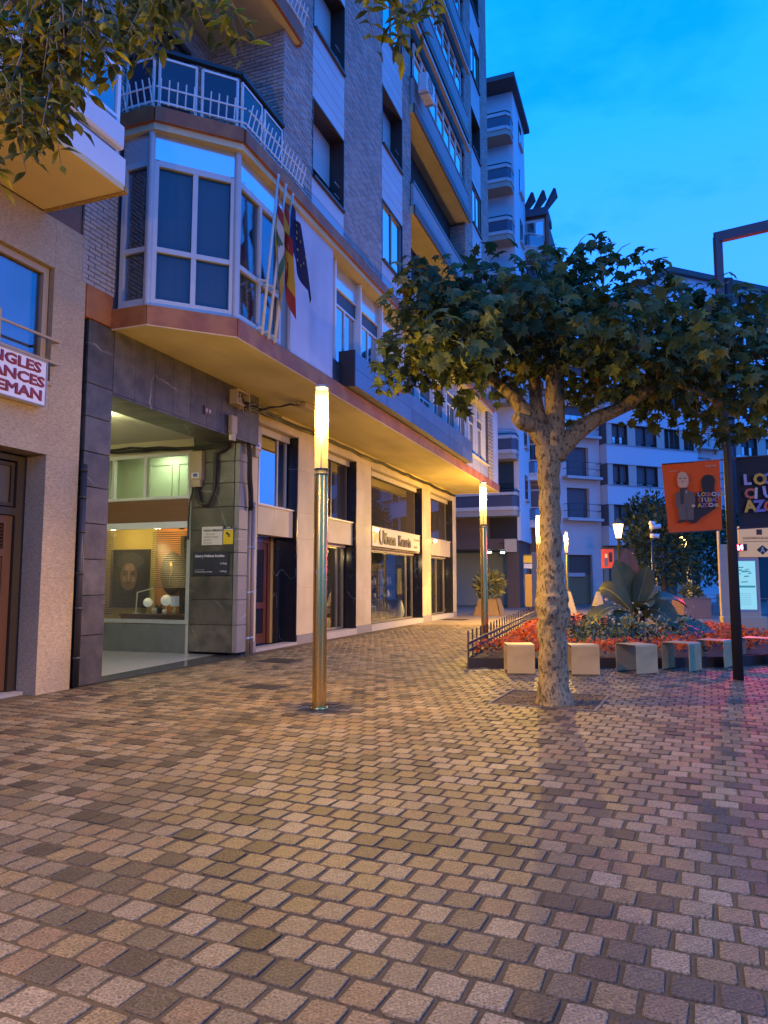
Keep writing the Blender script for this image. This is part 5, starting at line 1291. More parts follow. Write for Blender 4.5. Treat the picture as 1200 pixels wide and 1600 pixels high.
def ash_tree():
    rn = random.Random(33)
    b = Vector((-2.6, -1.2, 0)); root = thing('overhanging_tree', 'tree beside the viewer whose feathery yellow lit branches hang into the top of the picture', 'tree', tuple(b))
    bark = M('ash_bark', (.2, .17, .13), .9, .2, 9, .5, 30, bd=.03)
    m = MB(); m.tube([(0, 0, -.05), (.02, 0, 1.5), (0, .05, 3.0), (.1, .1, 4.2)], [.2, .15, .13, .1], 14, jit=lambda p, i: 1+.1*noise.noise(p*6)); m.build('trunk', bark, root)
    mats = [leafmat('ash_leaf', (.3, .25, .025), .5, .3), leafmat('ash_leaf_dark', (.11, .115, .025), .4, .3), leafmat('ash_leaf_yellow', (.55, .4, .02), .5, .25)]
    lv = []; tw = MB()
    def sprig(p, d, n=9, L_=.34):
        d = d.normalized(); side = d.cross(Vector((rn.gauss(0, .4), rn.gauss(0, .4), 1))).normalized(); pts = [p+d*(L_*q/4)-Vector((0, 0, .05*(q/4)**2)) for q in range(5)]
        tw.tube([q-b for q in pts], [.004, .0035, .003, .002, .0015], 4)
        for k in range(n):
            f = .25+.75*(k//2)/((n-1)//2); q = p+d*(L_*f)-Vector((0, 0, .05*f*f)); sg = 1 if k % 2 else -1
            dirv = d*.6+side*sg*.8 if k < n-1 else d
            dirv = dirv+Vector((rn.gauss(0, .12), rn.gauss(0, .12), -.35))
            nrm = Vector((rn.gauss(0, .5), rn.gauss(-.3, .5), 1))
            lv.append((q, frame_rot(nrm, dirv), rn.choices((0, 1, 2), (42, 42, 16))[0], q.y))
    def branch(pts, r0, r1):
        pp = [at(*p) if len(p) == 3 else p for p in pts]; n = len(pp)
        m = MB(); m.tube([p-b for p in pp], [r0+(r1-r0)*i/(n-1) for i in range(n)], 8, jit=lambda p, i: 1+.12*noise.noise(p*9)); m.build('branch', bark, root)
    branch([b+Vector((.1, .1, 4.1)), b+Vector((.2, 1.5, 4.6)), (150, -60, 3.4), (40, 20, 3.6)], .08, .02)
    branch([b+Vector((.1, .1, 4.1)), b+Vector((.8, 1.5, 4.9)), (420, -90, 3.5), (600, -60, 3.6), (690, -30, 3.7)], .07, .012)
    branch([b+Vector((.2, 1.5, 4.6)), (60, -40, 3.2), (300, -30, 3.5)], .05, .012)
    reg = [(0, 0, 70, 170, 40), (70, 0, 140, 100, 20), (150, -10, 245, 40, 11), (255, -10, 340, 8, 9), (0, 90, 60, 190, 14), (60, 100, 115, 165, 9), (130, 40, 175, 75, 6), (-60, -20, 0, 220, 14), (0, -110, 270, -60, 20), (215, 40, 250, 70, 5), (0, 170, 18, 205, 3), (75, 165, 100, 190, 3)]
    for x0, y0, x1, y1, n in reg:
        for _ in range(int(n*1.5)):
            p = at(rn.uniform(x0, x1), rn.uniform(y0, y1)-45, rn.uniform(3.2, 4.3)); sprig(p, Vector((rn.uniform(-.5, .6), rn.uniform(-.4, .4), rn.uniform(-1.2, -.5))), 9 if rn.random() < .7 else 7, rn.uniform(.26, .38))
    for x, y in ((565, -25), (600, -35), (632, -40), (655, -20), (640, 0), (668, -30), (615, -20), (585, -60), (680, -60), (620, -70), (1088//3, -30)):
        p = at(x, y, rn.uniform(3.4, 3.8)); sprig(p, Vector((rn.uniform(-.15, .25), rn.uniform(-.3, .3), -1)), 9, rn.uniform(.27, .34))
    spread_leaves(root, lv, lambda r: lanceolate(r.uniform(.075, .125), r.uniform(.016, .024), r), mats, rn)
    o = tw.build('twigs', bark, root); o['kind'] = 'stuff'
ash_tree()

# ------------------------------------------------------------------ flower bed
def flowerbed():
    rn = random.Random(8)
    F0 = Vector((1.5, 12.8, 0)); fd = Vector((math.sin(R(16.5)), math.cos(R(16.5)), 0))
    edge = [Vector((1.5, 12.8, 0)), Vector((3.0, 12.78, 0)), Vector((4.7, 12.8, 0))]
    for k in range(1, 10):
        a = -math.pi/2+k*math.pi/2/9; edge.append(Vector((4.9+3.9*math.cos(a), 16.7+3.9*math.sin(a), 0)))
    edge += [Vector((9.6, 21, 0)), Vector((11.2, 27, 0)), Vector((11.8, 29.8, 0)), F0+fd*17.2]
    soilm = M('bed_soil', (.045, .03, .02), .95, .3, 8, .5, 40); corten = M('dark_edging', (.03, .022, .018), .6, .25, 5)
    m = MB(); m.prism([(p.x, p.y) for p in edge], -.02, .15); bed = m.build('flower_bed', soilm); bed['kind'] = 'structure'
    n = len(edge)
    for i in range(n):
        a, c = edge[i], edge[(i+1) % n]; dv = (c-a).normalized(); nv = Vector((dv.y, -dv.x, 0))
        m = MB(); q = [a+dv*.002, a+nv*.02+dv*.002, c+nv*.02-dv*.002, c-dv*.002]; m.prism([(v.x, v.y) for v in q], -.02, .17); m.build('edging_plate', corten, bed)
    # picket fence along the side facing the shops
    fe = thing('picket_fence', 'low dark picket fence along the left side of the flower bed', 'fence', tuple(F0), math.atan2(fd.y, fd.x))
    rust_ = M('fence_brown', (.05, .035, .035), .6, .25, 8)
    L_ = 17.2; N_ = 36
    pm = MB(); pm.bbox((-.026, -.013, .0), (.026, .013, .63), .004); pme = pm.mesh('picket', rust_)
    for k in range(N_): link('picket', pme, fe, (L_*(k+.3)/N_, .04, rn.uniform(-.004, .004)))
    for z in (.27, .40):
        m = MB(); m.box((0, -.01, z), (L_, .012, z+.05)); m.build('fence_rail', rust_, fe)
    # plants: (who knows how many) flowers as masses, bigger plants as things
    def mass(name, label, cat, pts, hfun, leafcol, flcol, frac, sz, dens):
        lm = MB()
        for (cx, cy, rx, ry) in pts:
            for _ in range(int(dens*rx*ry)):
                a = rn.uniform(0, 6.283); r = math.sqrt(rn.random()); x, y = cx+rx*r*math.cos(a), cy+ry*r*math.sin(a); h = hfun*rn.uniform(.45, 1.0)*(1-.35*r*r); z = .14+h
                fl = rn.random() < frac and r*1.0+rn.random()*.4 < 1.3
                s = sz*rn.uniform(.7, 1.3); nv = Vector((rn.gauss(0, .7), rn.gauss(-.3, .7), rn.uniform(.4, 1))).normalized(); u = nv.orthogonal().normalized(); u = (Matrix.Rotation(rn.uniform(0, 6.28), 3, nv) @ u); w = nv.cross(u); c = Vector((x, y, z))
                if fl:
                    k = 5; vs = [c+nv*.012]; 
                    for q in range(2*k):
                        a2 = q*math.pi/k; rr = s*(1 if q % 2 == 0 else .55); vs.append(c+u*(rr*math.cos(a2))+w*(rr*math.sin(a2))+nv*(.01 if q % 2 else -.01))
                    lm.add(vs, [(0, 1+q, 1+(q+1) % (2*k)) for q in range(2*k)], 1)
                else:
                    c.z -= rn.uniform(0, h*.6); lm.add([c-u*s, c+w*s*.5+nv*.01, c+u*s*1.3, c-w*s*.5+nv*.01], [(0, 1, 2, 3)], 0)
        o = lm.build(name, [leafcol, flcol]); tag(o, label, cat, None, 'stuff'); return o
    lg = M('bed_leaf', (.05, .075, .025), .6, .2, 4, island=.5); lr = M('red_leaf', (.10, .035, .02), .6, .2, 4, island=.5)
    red = M('red_petal', (.7, .12, .01), .6, .1, 4, island=.35, transl=.2); whp = M('white_petal', (.6, .55, .36), .6, .1, island=.2); yel = M('yellow_petal', (.5, .38, .02), .6, .1, island=.3); pink = M('pink_petal', (.5, .3, .26), .6, .1, island=.3); lav = M('lavender_spike', (.17, .14, .22), .7, .2, island=.4)
    redp = [(2.3, 13.3, .6, .4), (3.4, 13.15, .9, .32), (4.6, 13.2, .9, .35), (5.6, 13.7, .6, .6), (6.6, 14.4, .7, .7), (7.4, 15.2, .7, .8), (8.1, 16.3, .6, .9), (3.0, 14.8, .6, 1.0), (3.6, 16.5, .6, 1.2), (4.2, 18.6, .6, 1.4), (5.0, 21, .7, 1.6), (6.2, 22.5, 1.2, .8), (8.3, 18, .5, 1.2), (7.3, 17.4, .8, .5)]
    mass('red_flowers', 'band of bright orange red bedding flowers round the flower bed', 'flowers', redp, .38, lr, red, .72, .055, 380)
    mass('orange_foliage', 'copper leaved plants at the fence corner of the flower bed', 'plants', [(1.95, 13.15, .42, .3), (2.3, 14.0, .4, .6)], .3, M('copper_leaf', (.16, .07, .02), .6, .2, 4, island=.5), red, .2, .06, 300)
    mass('green_shrubs', 'soft grey green low shrubs in the middle of the flower bed', 'plants', [(4.3, 14.6, .8, .7), (5.3, 14.8, .8, .6), (4.9, 16.2, 1.0, .8), (6.2, 15.4, .6, .5)], .7, lg, M('pale_leaf', (.13, .17, .07), .7, .2, island=.4), .3, .05, 420)
    mass('white_flowers', 'loose white flowers round the foot of the banana plant', 'flowers', [(5.4, 15.6, .6, .3), (6.5, 15.9, .6, .3), (6.2, 17.4, .6, .5)], .95, lg, whp, .6, .035, 300)
    mass('pink_flowers', 'pale pink flowers behind the white ones', 'flowers', [(5.9, 17.9, .7, .4)], 1.2, lg, pink, .7, .05, 260)
    mass('lavender', 'grey violet lavender clump right of the white flowers', 'plants', [(6.5, 15.4, .55, .4), (5.7, 15.3, .4, .3)], .5, lav, lav, .3, .045, 420)
    mass('yellow_flowers', 'small yellow flowers among the red ones', 'flowers', [(6.8, 14.9, .3, .2), (7.3, 15.1, .25, .15)], .3, lg, yel, .7, .05, 400)
    mass('purple_foliage', 'dark red brown foliage at the back of the flower bed', 'plants', [(5.0, 17.6, .8, .5), (6.6, 16.9, .8, .3), (4.6, 17, .4, .4)], .65, lr, lr, .1, .06, 330)
    # banana plant
    bp = Vector((5.75, 16.6, .1)); t = thing('banana_plant', 'large banana plant with broad upright leaves in the flower bed', 'plant', tuple(bp))
    stem = M('banana_stem', (.10, .05, .03), .6, .3, 6, stretch=(1, 1, .2)); lm = M('banana_leaf', (.07, .085, .028), .45, .25, 5, objvar=.25, transl=.25, bump=.15, bscale=8); lm2 = M('banana_leaf_red', (.16, .075, .03), .5, .25, 5, transl=.25)
    for dx, dy in ((0, 0), (.12, .05), (-.1, .06)):
        m = MB(); m.tube([(dx, dy, 0), (dx*1.4, dy, .4), (dx*2, dy, .8)], [.09, .075, .05], 9); m.build('stem', stem, t)
    # (direction in x, lift, length, width, droop, facing)
    for ax, ay, lift, L2, w, droop, red_ in ((-.35, -.1, 1.0, 1.25, .24, .15, 0), (-.1, .1, 1.1, 1.2, .22, .05, 1), (.25, -.1, 1.0, 1.2, .2, .2, 0), (-.95, -.2, .7, 1.5, .17, .95, 0), (.85, .1, .75, 1.5, .22, .55, 0), (.95, -.3, .35, 1.6, .2, .7, 0), (.5, -.7, .55, 1.2, .24, .6, 0), (-.6, -.5, .35, 1.2, .2, .6, 0), (.6, .5, .9, 1.3, .2, .4, 0), (-.5, .5, .9, 1.2, .2, .4, 0), (.1, -.8, .8, .9, .2, .5, 0), (1.0, -.5, .1, 1.7, .2, .35, 0)):
        d = Vector((ax, ay, 0)); pts = []; n = 10
        for i in range(n+1):
            f = i/n; pts.append(Vector((0, 0, .62))+d*(1.2*L2*f*(1-.15*f))+Vector((0, 0, 1.25*L2*(lift*f-droop*f*f*1.2))))
        vs = []; fs = []
        for i, p in enumerate(pts):
            f = i/n; tg = (pts[min(i+1, n)]-pts[max(0, i-1)]).normalized(); sd = tg.cross(Vector((.1, -1, .25))).normalized() if abs(ax) < .6 else tg.cross(Vector((0, -.35, 1))).normalized()
            ww = w*(0.12 if f < .2 else math.sin(math.pi*min(1, (f-.12)/.88))**.6+.02)*rn.uniform(.93, 1.05)
            nn_ = sd.cross(tg)
            vs += [p-sd*ww*1.2+nn_*ww*.3, p, p+sd*ww*1.2+nn_*ww*.3]
        for i in range(n):
            a = i*3
            for j in (0, 1): fs.append((a+j, a+j+1, a+4+j, a+3+j))
        m = MB(); m.add(vs, fs, 0, True); lf = m.build('leaf', lm2 if red_ else lm, t)
        m = MB(); m.tube(pts, [.022]+[.014]*(n-1)+[.004], 5); m.build('midrib', M('midrib', (.2, .19, .08), .5), lf)
flowerbed()

def seats():
    met = M('bead_steel', (.5, .36, .15), .5, .12, 5, .03, 60, .0, spec=.3, col2=(.4, .285, .115), c2scale=2, stain=.15)
    spots = [((793, 836), 1053.5, -3, 'first folded steel cube seat, left of the plane tree trunk'), ((893, 938), 1055, -3, 'second folded steel cube seat, right of the plane tree trunk'), ((995, 1029), 1053.5, 24, 'third folded steel cube seat, showing its left side panel'), ((1072, 1103), 1049, 42, 'fourth folded steel cube seat with open gap between its panels'), ((1128, 1150), 1043, 47, 'fifth folded steel cube seat, half behind the dark pole'), ((1192, 1222), 1038, 52, 'sixth folded steel cube seat with pale lit top at the right edge')]
    base = None
    for (xa, xb), y, ang, lab in spots:
        xm = (xa+xb)/2; p = gnd(xm, y)
        if base is None:
            base = thing('cube_seat', lab, 'seat', (0, 0, 0), 0, 'steel cube seats round the flower bed')
            w, d, h, r, th = .225, .48, .475, .035, .008
            m = MB(); prof = [(0, .01)]
            outer = [(0, .012)]+[(r-r*math.cos(a), h-r+r*math.sin(a)) for a in np.linspace(0, math.pi/2, 6)]+[(d-r+r*math.sin(a), h-r+r*math.cos(a)) for a in np.linspace(0, math.pi/2, 6)]+[(d, .012)]
            inner = [(th, .012)]+[(r-(r-th)*math.cos(a), h-r+(r-th)*math.sin(a)) for a in np.linspace(0, math.pi/2, 6)]+[(d-r+(r-th)*math.sin(a), h-r+(r-th)*math.cos(a)) for a in np.linspace(0, math.pi/2, 6)]+[(d-th, .012)]
            n = len(outer); vs = [(-w, q[0], q[1]) for q in outer]+[(w, q[0], q[1]) for q in outer]+[(-w, q[0], q[1]) for q in inner]+[(w, q[0], q[1]) for q in inner]; fs = []
            for i in range(n-1):
                fs += [(i, i+1, n+i+1, n+i), (2*n+i, 3*n+i, 3*n+i+1, 2*n+i+1), (i, 2*n+i, 2*n+i+1, i+1), (n+i, n+i+1, 3*n+i+1, 3*n+i)]
            fs += [(0, n, 3*n, 2*n), (n-1, 3*n-1, 4*n-1, 2*n-1)]
            m.add(vs, fs); m.build('seat_shell', met, base)
            for yy in (.004, d-.012):
                m = MB(); m.box((-w+.02, yy-.0, 0), (w-.02, yy+.01, .014)); m.build('foot', black, base)
            o = base
        else: o = copy_tree(base)
        o['label'] = lab; o.location = p; o.rotation_euler = (0, 0, R(ang)-math.atan2(p.x, p.y)*0)
seats()

# ------------------------------------------------------------------ dark pole with arm and banners
def right_pole():
    b = gnd(1154, 1062); az = R(-32)
    o = thing('street_pole', 'tall dark pole with a long arm at its top, carrying two banners', 'pole', tuple(b))
    pc = M('dark_pole', (.028, .022, .022), .5, .2, 4)
    m = MB(); m.tube([(0, 0, 0), (0, 0, 3.4), (0, 0, 5.9)], [.078, .072, .068], 18); m.build('pole', pc, o)
    m = MB(); m.lathe([(.10, 5.3), (.10, 5.95), (.08, 5.96)], 16); m.build('sleeve', pc, o)
    up = M('violet_pole', (.08, .055, .07), .5, .1)
    m = MB(); m.box((-.06, -.05, 5.9), (.05, .05, 7.12)); m.build('upper_post', up, o)
    a = Vector((math.cos(az), math.sin(az), 0))
    m = MB(); m.bar(Vector((0, 0, 7.1))-a*.06, Vector((0, 0, 7.1))+a*3.2, .1, .16); m.build('arm', up, o)
    m = MB()
    for k in range(6): m.bar(Vector((0, 0, 7.01))+a*(.8+k*.4), Vector((0, 0, 7.01))+a*(1.05+k*.4), .05, .03)
    m.build('arm_lights', M('arm_slot', (.4, .4, .45), .4), o)
    m = MB(); m.bbox((.06, -.08, 5.95), (.19, .08, 6.4), .02); m.build('equipment_box', black, o)
    m = MB(); m.tube([(.06, 0, 6.4), (.06, 0, 6.75)], .006, 5); m.build('aerial', black, o)
    # banners hang from stays on the pole
    def banner(nm, lab, x0, x1, z0, z1, col, tiltz):
        t = thing(nm, lab, 'banner', (b.x, b.y, 0), R(-6), 'festival banners on the dark pole')
        n = 10; vs = []; fs = []
        for i in range(n+1):
            for j in range(n+1):
                f, g = i/n, j/n; x = x0+(x1-x0)*f; sl = tiltz*(f if x0 > 0 else 1-f)
                if x0 < 0: x += .07*(1-g)*(1-f) 
                vs.append((x, .03*math.sin(3*f+2*g)*(1-g*.4), z0+(z1-z0)*g+sl))
        for i in range(n):
            for j in range(n): a_ = i*(n+1)+j; fs.append((a_, a_+n+1, a_+n+2, a_+1))
        m = MB(); m.add(vs, fs, 0, True); m.build('cloth', col, t)
        for z in (z0, z1):
            m = MB(); m.bar((0, 0, z+.0), (x0 if abs(x0) > abs(x1) else x1, 0, z+tiltz*(1 if True else 0)), .018); m.build('stay', black, t)
        return t
    org = M('orange_cloth', (.60, .10, .012), .75, .06, 3, transl=.2); blk = M('black_cloth', (.016, .014, .018), .75, .1)
    t = banner('orange_banner', 'orange banner with a cartoon man in grey, left of the dark pole', -1.02, -.14, 2.32, 3.43, org, -.06)
    def flat(pts, mat_, nm, y=-.03, par=None):
        m = MB(); f = [tuple(range(len(pts)))]; m.add([(x, y, z) for x, z in pts], f); return m.build(nm, mat_, par or t)
    def ell(cx, cz, rx, rz_, mat_, nm, y, n=18, par=None): return flat([(cx+rx*math.cos(a), cz+rz_*math.sin(a)) for a in np.linspace(0, 2*math.pi, n+1)[:-1]], mat_, nm, y, par)
    pr_blk = M('print_black', (.02, .018, .016), .7); pr_gry = M('print_grey', (.13, .105, .08), .7); pr_skin = M('print_pale', (.62, .42, .26), .7); pr_dk = M('print_dark', (.05, .04, .035), .7)
    y = -.045
    flat([(-.56, 2.80), (-.5, 2.92), (-.42, 2.92), (-.44, 3.0), (-.44, 3.1), (-.40, 3.17), (-.34, 3.19), (-.26, 3.17), (-.23, 3.1), (-.25, 2.95), (-.21, 2.86), (-.2, 2.75), (-.24, 2.65), (-.34, 2.58), (-.44, 2.52), (-.55, 2.42), (-.62, 2.42)], pr_blk, 'printed_shape', y)
    flat([(-.80, 2.46), (-.58, 2.46), (-.57, 2.70), (-.82, 2.70)], pr_gry, 'printed_trousers', y-.004)
    flat([(-.84, 2.68), (-.56, 2.68), (-.54, 2.80), (-.56, 2.90), (-.66, 2.94), (-.76, 2.94), (-.85, 2.88)], pr_gry, 'printed_jacket', y-.006)
    flat([(-.77, 2.94), (-.65, 2.95), (-.66, 2.98), (-.78, 2.98)], pr_dk, 'printed_scarf', y-.010); flat([(-.77, 2.72), (-.72, 2.72), (-.71, 2.95), (-.77, 2.95)], pr_dk, 'printed_scarf', y-.011)
    flat([(-.69, 2.9), (-.66, 2.95), (-.67, 2.9)], M('print_white', (.6, .58, .5), .7), 'printed_collar', y-.012)
    flat([(-.80, 3.02), (-.77, 2.985), (-.67, 2.985), (-.64, 3.03), (-.635, 3.14), (-.67, 3.22), (-.73, 3.24), (-.79, 3.21), (-.81, 3.12)], pr_skin, 'printed_head', y-.013)
    for x in (-.76, -.69): flat([(x-.022, 3.125), (x+.022, 3.125), (x+.022, 3.137), (x-.022, 3.137)], pr_dk, 'printed_eye', y-.016)
    ell(-.725, 3.075, .018, .02, M('print_nose', (.5, .25, .14), .7), 'printed_nose', y-.016); ell(-.58, 2.69, .03, .022, pr_skin, 'printed_hand', y-.016)
    flat([(-.69, 2.46), (-.685, 2.46), (-.685, 2.68), (-.69, 2.68)], pr_dk, 'printed_seam', y-.016); flat([(-.84, 2.42), (-.70, 2.44), (-.70, 2.47), (-.80, 2.47)], pr_blk, 'printed_shoe', y-.016); flat([(-.68, 2.43), (-.58, 2.45), (-.58, 2.47), (-.68, 2.47)], pr_blk, 'printed_shoe', y-.017)
    inks = [M('ink_%d' % i, c, .6) for i, c in enumerate(((.34, .33, .5), (.5, .1, .05), (.62, .36, .03), (.55, .5, .4), (.16, .15, .4)))]
    def letters(rows, x, z, sz, par, yy, gap):
        for r, row in enumerate(rows):
            xx = x
            for k, chh in enumerate(row):
                if chh == ' ': xx += sz*.3; continue
                o_ = text(chh, sz*rnd.uniform(.92, 1.15), par, (xx, yy, z-r*gap), (math.pi/2, R(rnd.uniform(-6, 6)), 0), inks[(k*2+r+(0 if k else 0)) % 5], bold=sz*.045, ext=.002); xx += sz*.62
    letters(('LOGROÑO', 'CIUDAD', 'AZCONA'), -.51, 2.84, .085, t, y-.02, .085)
    text('Logroño', .045, t, (-.36, y, 3.31), (math.pi/2, R(-3), 0), M('print_white', (.6,)*3)); text('ayuntamiento', .022, t, (-.93, y, 3.24), (math.pi/2, R(-3), 0), M('print_white', (.6,)*3))
    t2 = banner('black_banner', 'black banner with large coloured letters right of the dark pole', .12, 1.15, 2.32, 3.45, blk, .06)
    letters(('LOGROÑO', 'CiUDAD', 'AZCONA'), .2, 3.02, .23, t2, -.05, .215)
right_pole()

# ------------------------------------------------------------------ information totem with screen
def totem():
    p = gnd(1163, 990); o = thing('information_totem', 'beige information totem with a bright blue-white map screen behind the flower bed', 'information totem', tuple(p), R(-14))
    bg = M('beige_totem', (.5, .37, .22), .5, .06)
    m = MB(); m.bbox((-.6, -.22, 0), (.58, .22, .5), .02); m.build('base', bg, o)
    m = MB(); m.box((-.56, -.1, .5), (.45, .1, 2.6)); m.build('body', bg, o)
    m = MB(); m.box((-.60, -.12, .5), (-.561, .12, 3.0)); m.build('side_post', M('pale_post', (.55, .42, .32), .5), o)
    m = MB(); m.box((-.36, -.104, .62), (.40, -.1, 2.2)); m.build('screen_bezel', M('bezel', (.3, .3, .32), .4), o)
    sc = MB(); sc.box((-.30, -.112, .70), (.35, -.105, 2.1)); so = sc.build('screen', emis('map_screen', (.30, .72, .95), .95), o)
    sg = emis('screen_line', (.1, .42, .6), .6); rn = random.Random(6)
    for k in range(14):
        x, z = rn.uniform(-.2, .22), rn.uniform(1.45, 1.95); m = MB(); w, h = rn.uniform(.03, .11), rn.uniform(.01, .03); m.add([(x-w, -.1135, z-h), (x+w, -.1135, z-h*.4), (x+w*.7, -.1135, z+h), (x-w*.8, -.1135, z+h*.6)], [(0, 1, 2, 3)]); m.build('screen_mark', sg, so)
    m = MB(); m.box((-.28, -.1135, 1.33), (.33, -.1125, 1.39)); m.build('screen_band', sg, so)
    for k in range(6):
        m = MB(); m.box((-.2, -.1135, .85+k*.06), (.2, -.1125, .858+k*.06)); m.build('screen_line', sg, so)
    m = MB(); m.box((.62, .05, 2.62), (1.75, .12, 3.05)); 
    # red lit clock panel and beige header
    m = MB(); m.box((-.34, -.13, 2.28), (-.11, -.1, 3.08)); m.build('red_panel', M('red_panel', (.5, .05, .035), .5), o)
    m = MB(); m.box((-.34, -.133, 2.84), (-.11, -.131, 3.0)); m.build('violet_field', M('violet_panel', (.2, .16, .3), .5), o)
    m = MB(); m.add([(-.24, -.1345, 2.98), (-.21, -.1345, 2.98), (-.20, -.1345, 2.92), (-.17, -.1345, 2.86), (-.2, -.1345, 2.86), (-.225, -.1345, 2.9), (-.25, -.1345, 2.86), (-.28, -.1345, 2.86), (-.25, -.1345, 2.92)], [(0, 1, 2, 3, 4, 5, 6, 7, 8)]); m.build('walking_mark', white_paint, o)
    m = MB(); m.bbox((-.20, -.2, 2.40), (.14, -.12, 2.6), .01); m.build('display_case', black, o)
    text('24', .2, o, (-.17, -.203, 2.43), (math.pi/2, 0, 0), emis('red_digits', (1.0, .03, .06), 60), name='lit_digits', bold=.012, ext=.003)
    lt = bpy.data.lights.new('display_glow', 'AREA'); lt.shape = 'RECTANGLE'; lt.size = .28; lt.size_y = .14; lt.energy = 160; lt.color = (1, .04, .07)
    link('display_glow', lt, o, (-.03, -.215, 2.5), (-math.pi/2, 0, 0))
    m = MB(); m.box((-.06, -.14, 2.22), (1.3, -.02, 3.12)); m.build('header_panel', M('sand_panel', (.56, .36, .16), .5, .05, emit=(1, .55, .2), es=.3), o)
    ik = M('header_ink', (.12, .04, .02), .6)
    for k, z in enumerate((2.66, 2.74)):
        m = MB(); m.box((.05, -.143, z), (1.2, -.141, z+.014)); m.build('printed_line', ik, o)
    m = MB(); m.bbox((.42, -.146, 2.86), (.57, -.14, 3.02), .004); m.build('printed_square', ik, o)
    text('AYUNTAMIENTO DE LOGROÑO', .06, o, (.05, -.144, 2.76), (math.pi/2, 0, 0), ik)
    m = MB(); m.add([(.56, -.143, 2.28), (.72, -.143, 2.42), (.56, -.143, 2.56), (.40, -.143, 2.42)], [(0, 1, 2, 3)]); m.build('printed_diamond', M('ink_black', (.03, .025, .02), .6), o)
    m = MB(); m.add([(.54, -.145, 2.5), (.58, -.145, 2.5), (.59, -.145, 2.43), (.63, -.145, 2.34), (.6, -.145, 2.34), (.56, -.145, 2.4), (.52, -.145, 2.34), (.49, -.145, 2.34), (.535, -.145, 2.43)], [(0, 1, 2, 3, 4, 5, 6, 7, 8)]); m.build('walking_mark', M('print_sand', (.6, .45, .3), .6), o)
totem()
